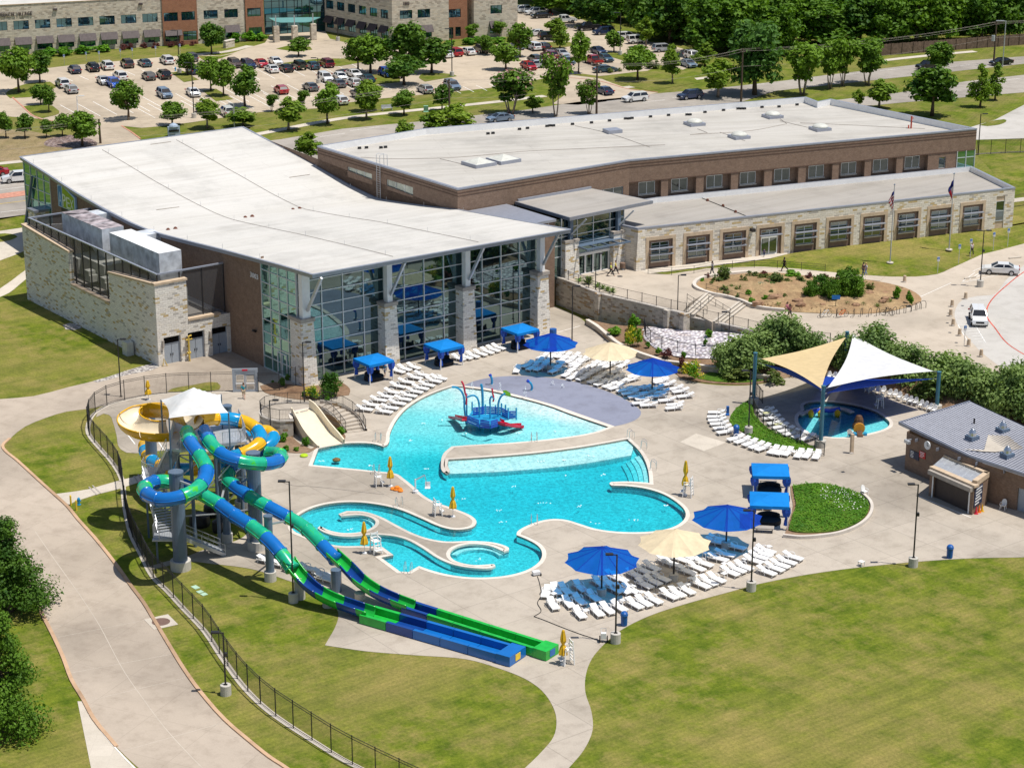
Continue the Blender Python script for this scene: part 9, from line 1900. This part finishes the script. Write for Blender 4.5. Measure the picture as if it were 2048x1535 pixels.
def person(px, py, z, hd, st, label, shirt, pants, hair, sc=1.0, skin='light', female=False, shorts=False, long_=False, phone=False, seated=False):
 g = G(px, py, z); o = thing('person', label, 'person', g, R(hd), None, sc); Vx, E, Rr, T, legs, arms = pose(st, st * .9, female, phone=phone)
 def put(nm, me, m, par):
  me.materials.clear(); me.materials.append(m); c = bpy.data.objects.new(nm, me); COL.objects.link(c); c.parent = par; KIDS.setdefault(par, []).append(c); return c
 put('body', skin_mesh('body', Vx, E, Rr), SK[skin], o)
 def sub(chains, grow):
  ids, vv, ee, rr = {}, [], [], []
  for ch_ in chains:
   for a in ch_:
    if a not in ids: ids[a] = len(vv); vv.append(Vx[a]); rr.append(Rr[a] + grow)
   for a, b in zip(ch_, ch_[1:]): ee.append((ids[a], ids[b]))
  return vv, ee, rr
 pel, sp_, ch, nk = T; half = lambda a, b, t: None
 cs = [[pel, sp_, ch]] + [[ch, a[0], a[1]] for a in arms]; vv, ee, rr = sub(cs, .022); put('shirt', skin_mesh('shirt', vv, ee, rr), mat('shirt_' + shirt[0], shirt[1], .85) if 'shirt_' + shirt[0] not in bpy.data.materials else bpy.data.materials['shirt_' + shirt[0]], o)
 cs = [[pel, l[0], l[1]] + ([] if shorts else [l[2]]) for l in legs]; vv, ee, rr = sub(cs, .02); put('trousers', skin_mesh('trousers', vv, ee, rr), mat('trousers_' + pants[0], pants[1], .85) if 'trousers_' + pants[0] not in bpy.data.materials else bpy.data.materials['trousers_' + pants[0]], o)
 hm = bpy.data.materials.get('hair_' + hair[0]) or mat('hair_' + hair[0], hair[1], .7)
 mb = MB(); hx = Vx[5][0] - .02
 mb.lathe((hx, 0, 1.62), [(.095, 0), (.112, .06), (.10, .12), (.06, .165), (.01, .18)], 12)
 if long_: mb.lathe((hx - .05, 0, 1.40), [(.03, 0), (.08, .1), (.1, .25)], 10)
 me = bpy.data.meshes.new('hair'); me.from_pydata([tuple(p) for p in mb.v], [], mb.f); put('hair', me, hm, o)
 mb = MB()
 for s_ in (1, -1): mb.box((hx + .095, s_ * .035, 1.625), .02, .025, .015)
 mb.box((hx + .09, 0, 1.555), .02, .05, .012); me = bpy.data.meshes.new('face_features'); me.from_pydata([tuple(p) for p in mb.v], [], mb.f); put('face_features', me, M['dark_metal'], o); return o
DK, BR, BL = ('black', (.02, .016, .014)), ('brown', (.10, .055, .03)), ('blond', (.42, .28, .12))
person(488, 797, D0, 95, .3, 'person in teal shirt and tan shorts walking to the grey gate', ('teal', (.01, .28, .34)), ('tan', (.45, .36, .25)), BR, 1.03, shorts=True)
person(1222, 552, Z1 + .02, -20, .45, 'person in yellow green top and dark trousers walking, left of a pair at the entrance', ('lime', (.50, .55, .10)), ('dark', (.02, .02, .025)), BL, .98, female=True, long_=True)
person(1231, 548, Z1 + .02, -15, .42, 'person in yellow top and dark trousers walking, right of a pair at the entrance', ('yellow', (.62, .50, .08)), ('dark', (.02, .02, .025)), BR, 1.0, female=True)
person(1424, 549, 3.42, 150, .2, 'person in grey clothes walking at the tip of the plaza garden', ('grey', (.20, .22, .25)), ('slate', (.08, .09, .11)), DK, 1.0, 'dark')
person(1568, 542, 2.95, 190, .5, 'person in black clothes striding along the ramp walk', ('black', (.015, .015, .018)), ('black', (.015, .015, .018)), DK, 1.02, 'dark')
person(1528, 513, Z1 + .03, 60, .25, 'small child in blue on the walk by the wing door', ('navy', (.03, .05, .2)), ('navy', (.03, .04, .12)), DK, .62)
person(1546, 504, Z1 + .03, 120, .15, 'child with dark top at the wing door', ('maroon', (.15, .04, .08)), ('navy', (.03, .04, .12)), DK, .78, long_=True, female=True)
person(1551, 505, Z1 + .03, 100, .15, 'child with pale blue top at the wing door', ('blue', (.12, .2, .5)), ('white', (.5, .5, .52)), BR, .72)
person(1726, 552, 2.46, 200, .25, 'person in dark top beside another on the walk behind the garden shrubs', ('brown', (.10, .07, .07)), ('slate', (.08, .09, .11)), DK, 1.02)
person(1731, 551, 2.46, 200, .25, 'person in white and blue clothes beside another behind the garden shrubs', ('white', (.6, .62, .68)), ('lightblue', (.25, .32, .5)), BL, .96, female=True, long_=True)
person(1574, 632, 2.44, -60, .4, 'person in rose shirt and dark shorts walking below the garden, the farther of two', ('rose', (.42, .14, .18)), ('dark', (.02, .02, .025)), BR, 1.0, female=True, shorts=True, long_=True)
person(1579, 637, 2.44, -60, .4, 'person in dark red shirt and dark shorts walking below the garden, the nearer of two', ('wine', (.18, .05, .07)), ('dark', (.02, .02, .025)), DK, 1.0, shorts=True, skin='dark')
person(1943, 510, 2.6, -70, .3, 'person in white top and dark trousers standing among the handicap signs', ('white', (.6, .62, .68)), ('dark', (.02, .02, .025)), DK, 1.0, phone=True)
person(770, 752, D0, -120, .15, 'person in blue top bending by the left cabana', ('sky', (.03, .30, .5)), ('white', (.5, .5, .52)), BR, .9, shorts=True)
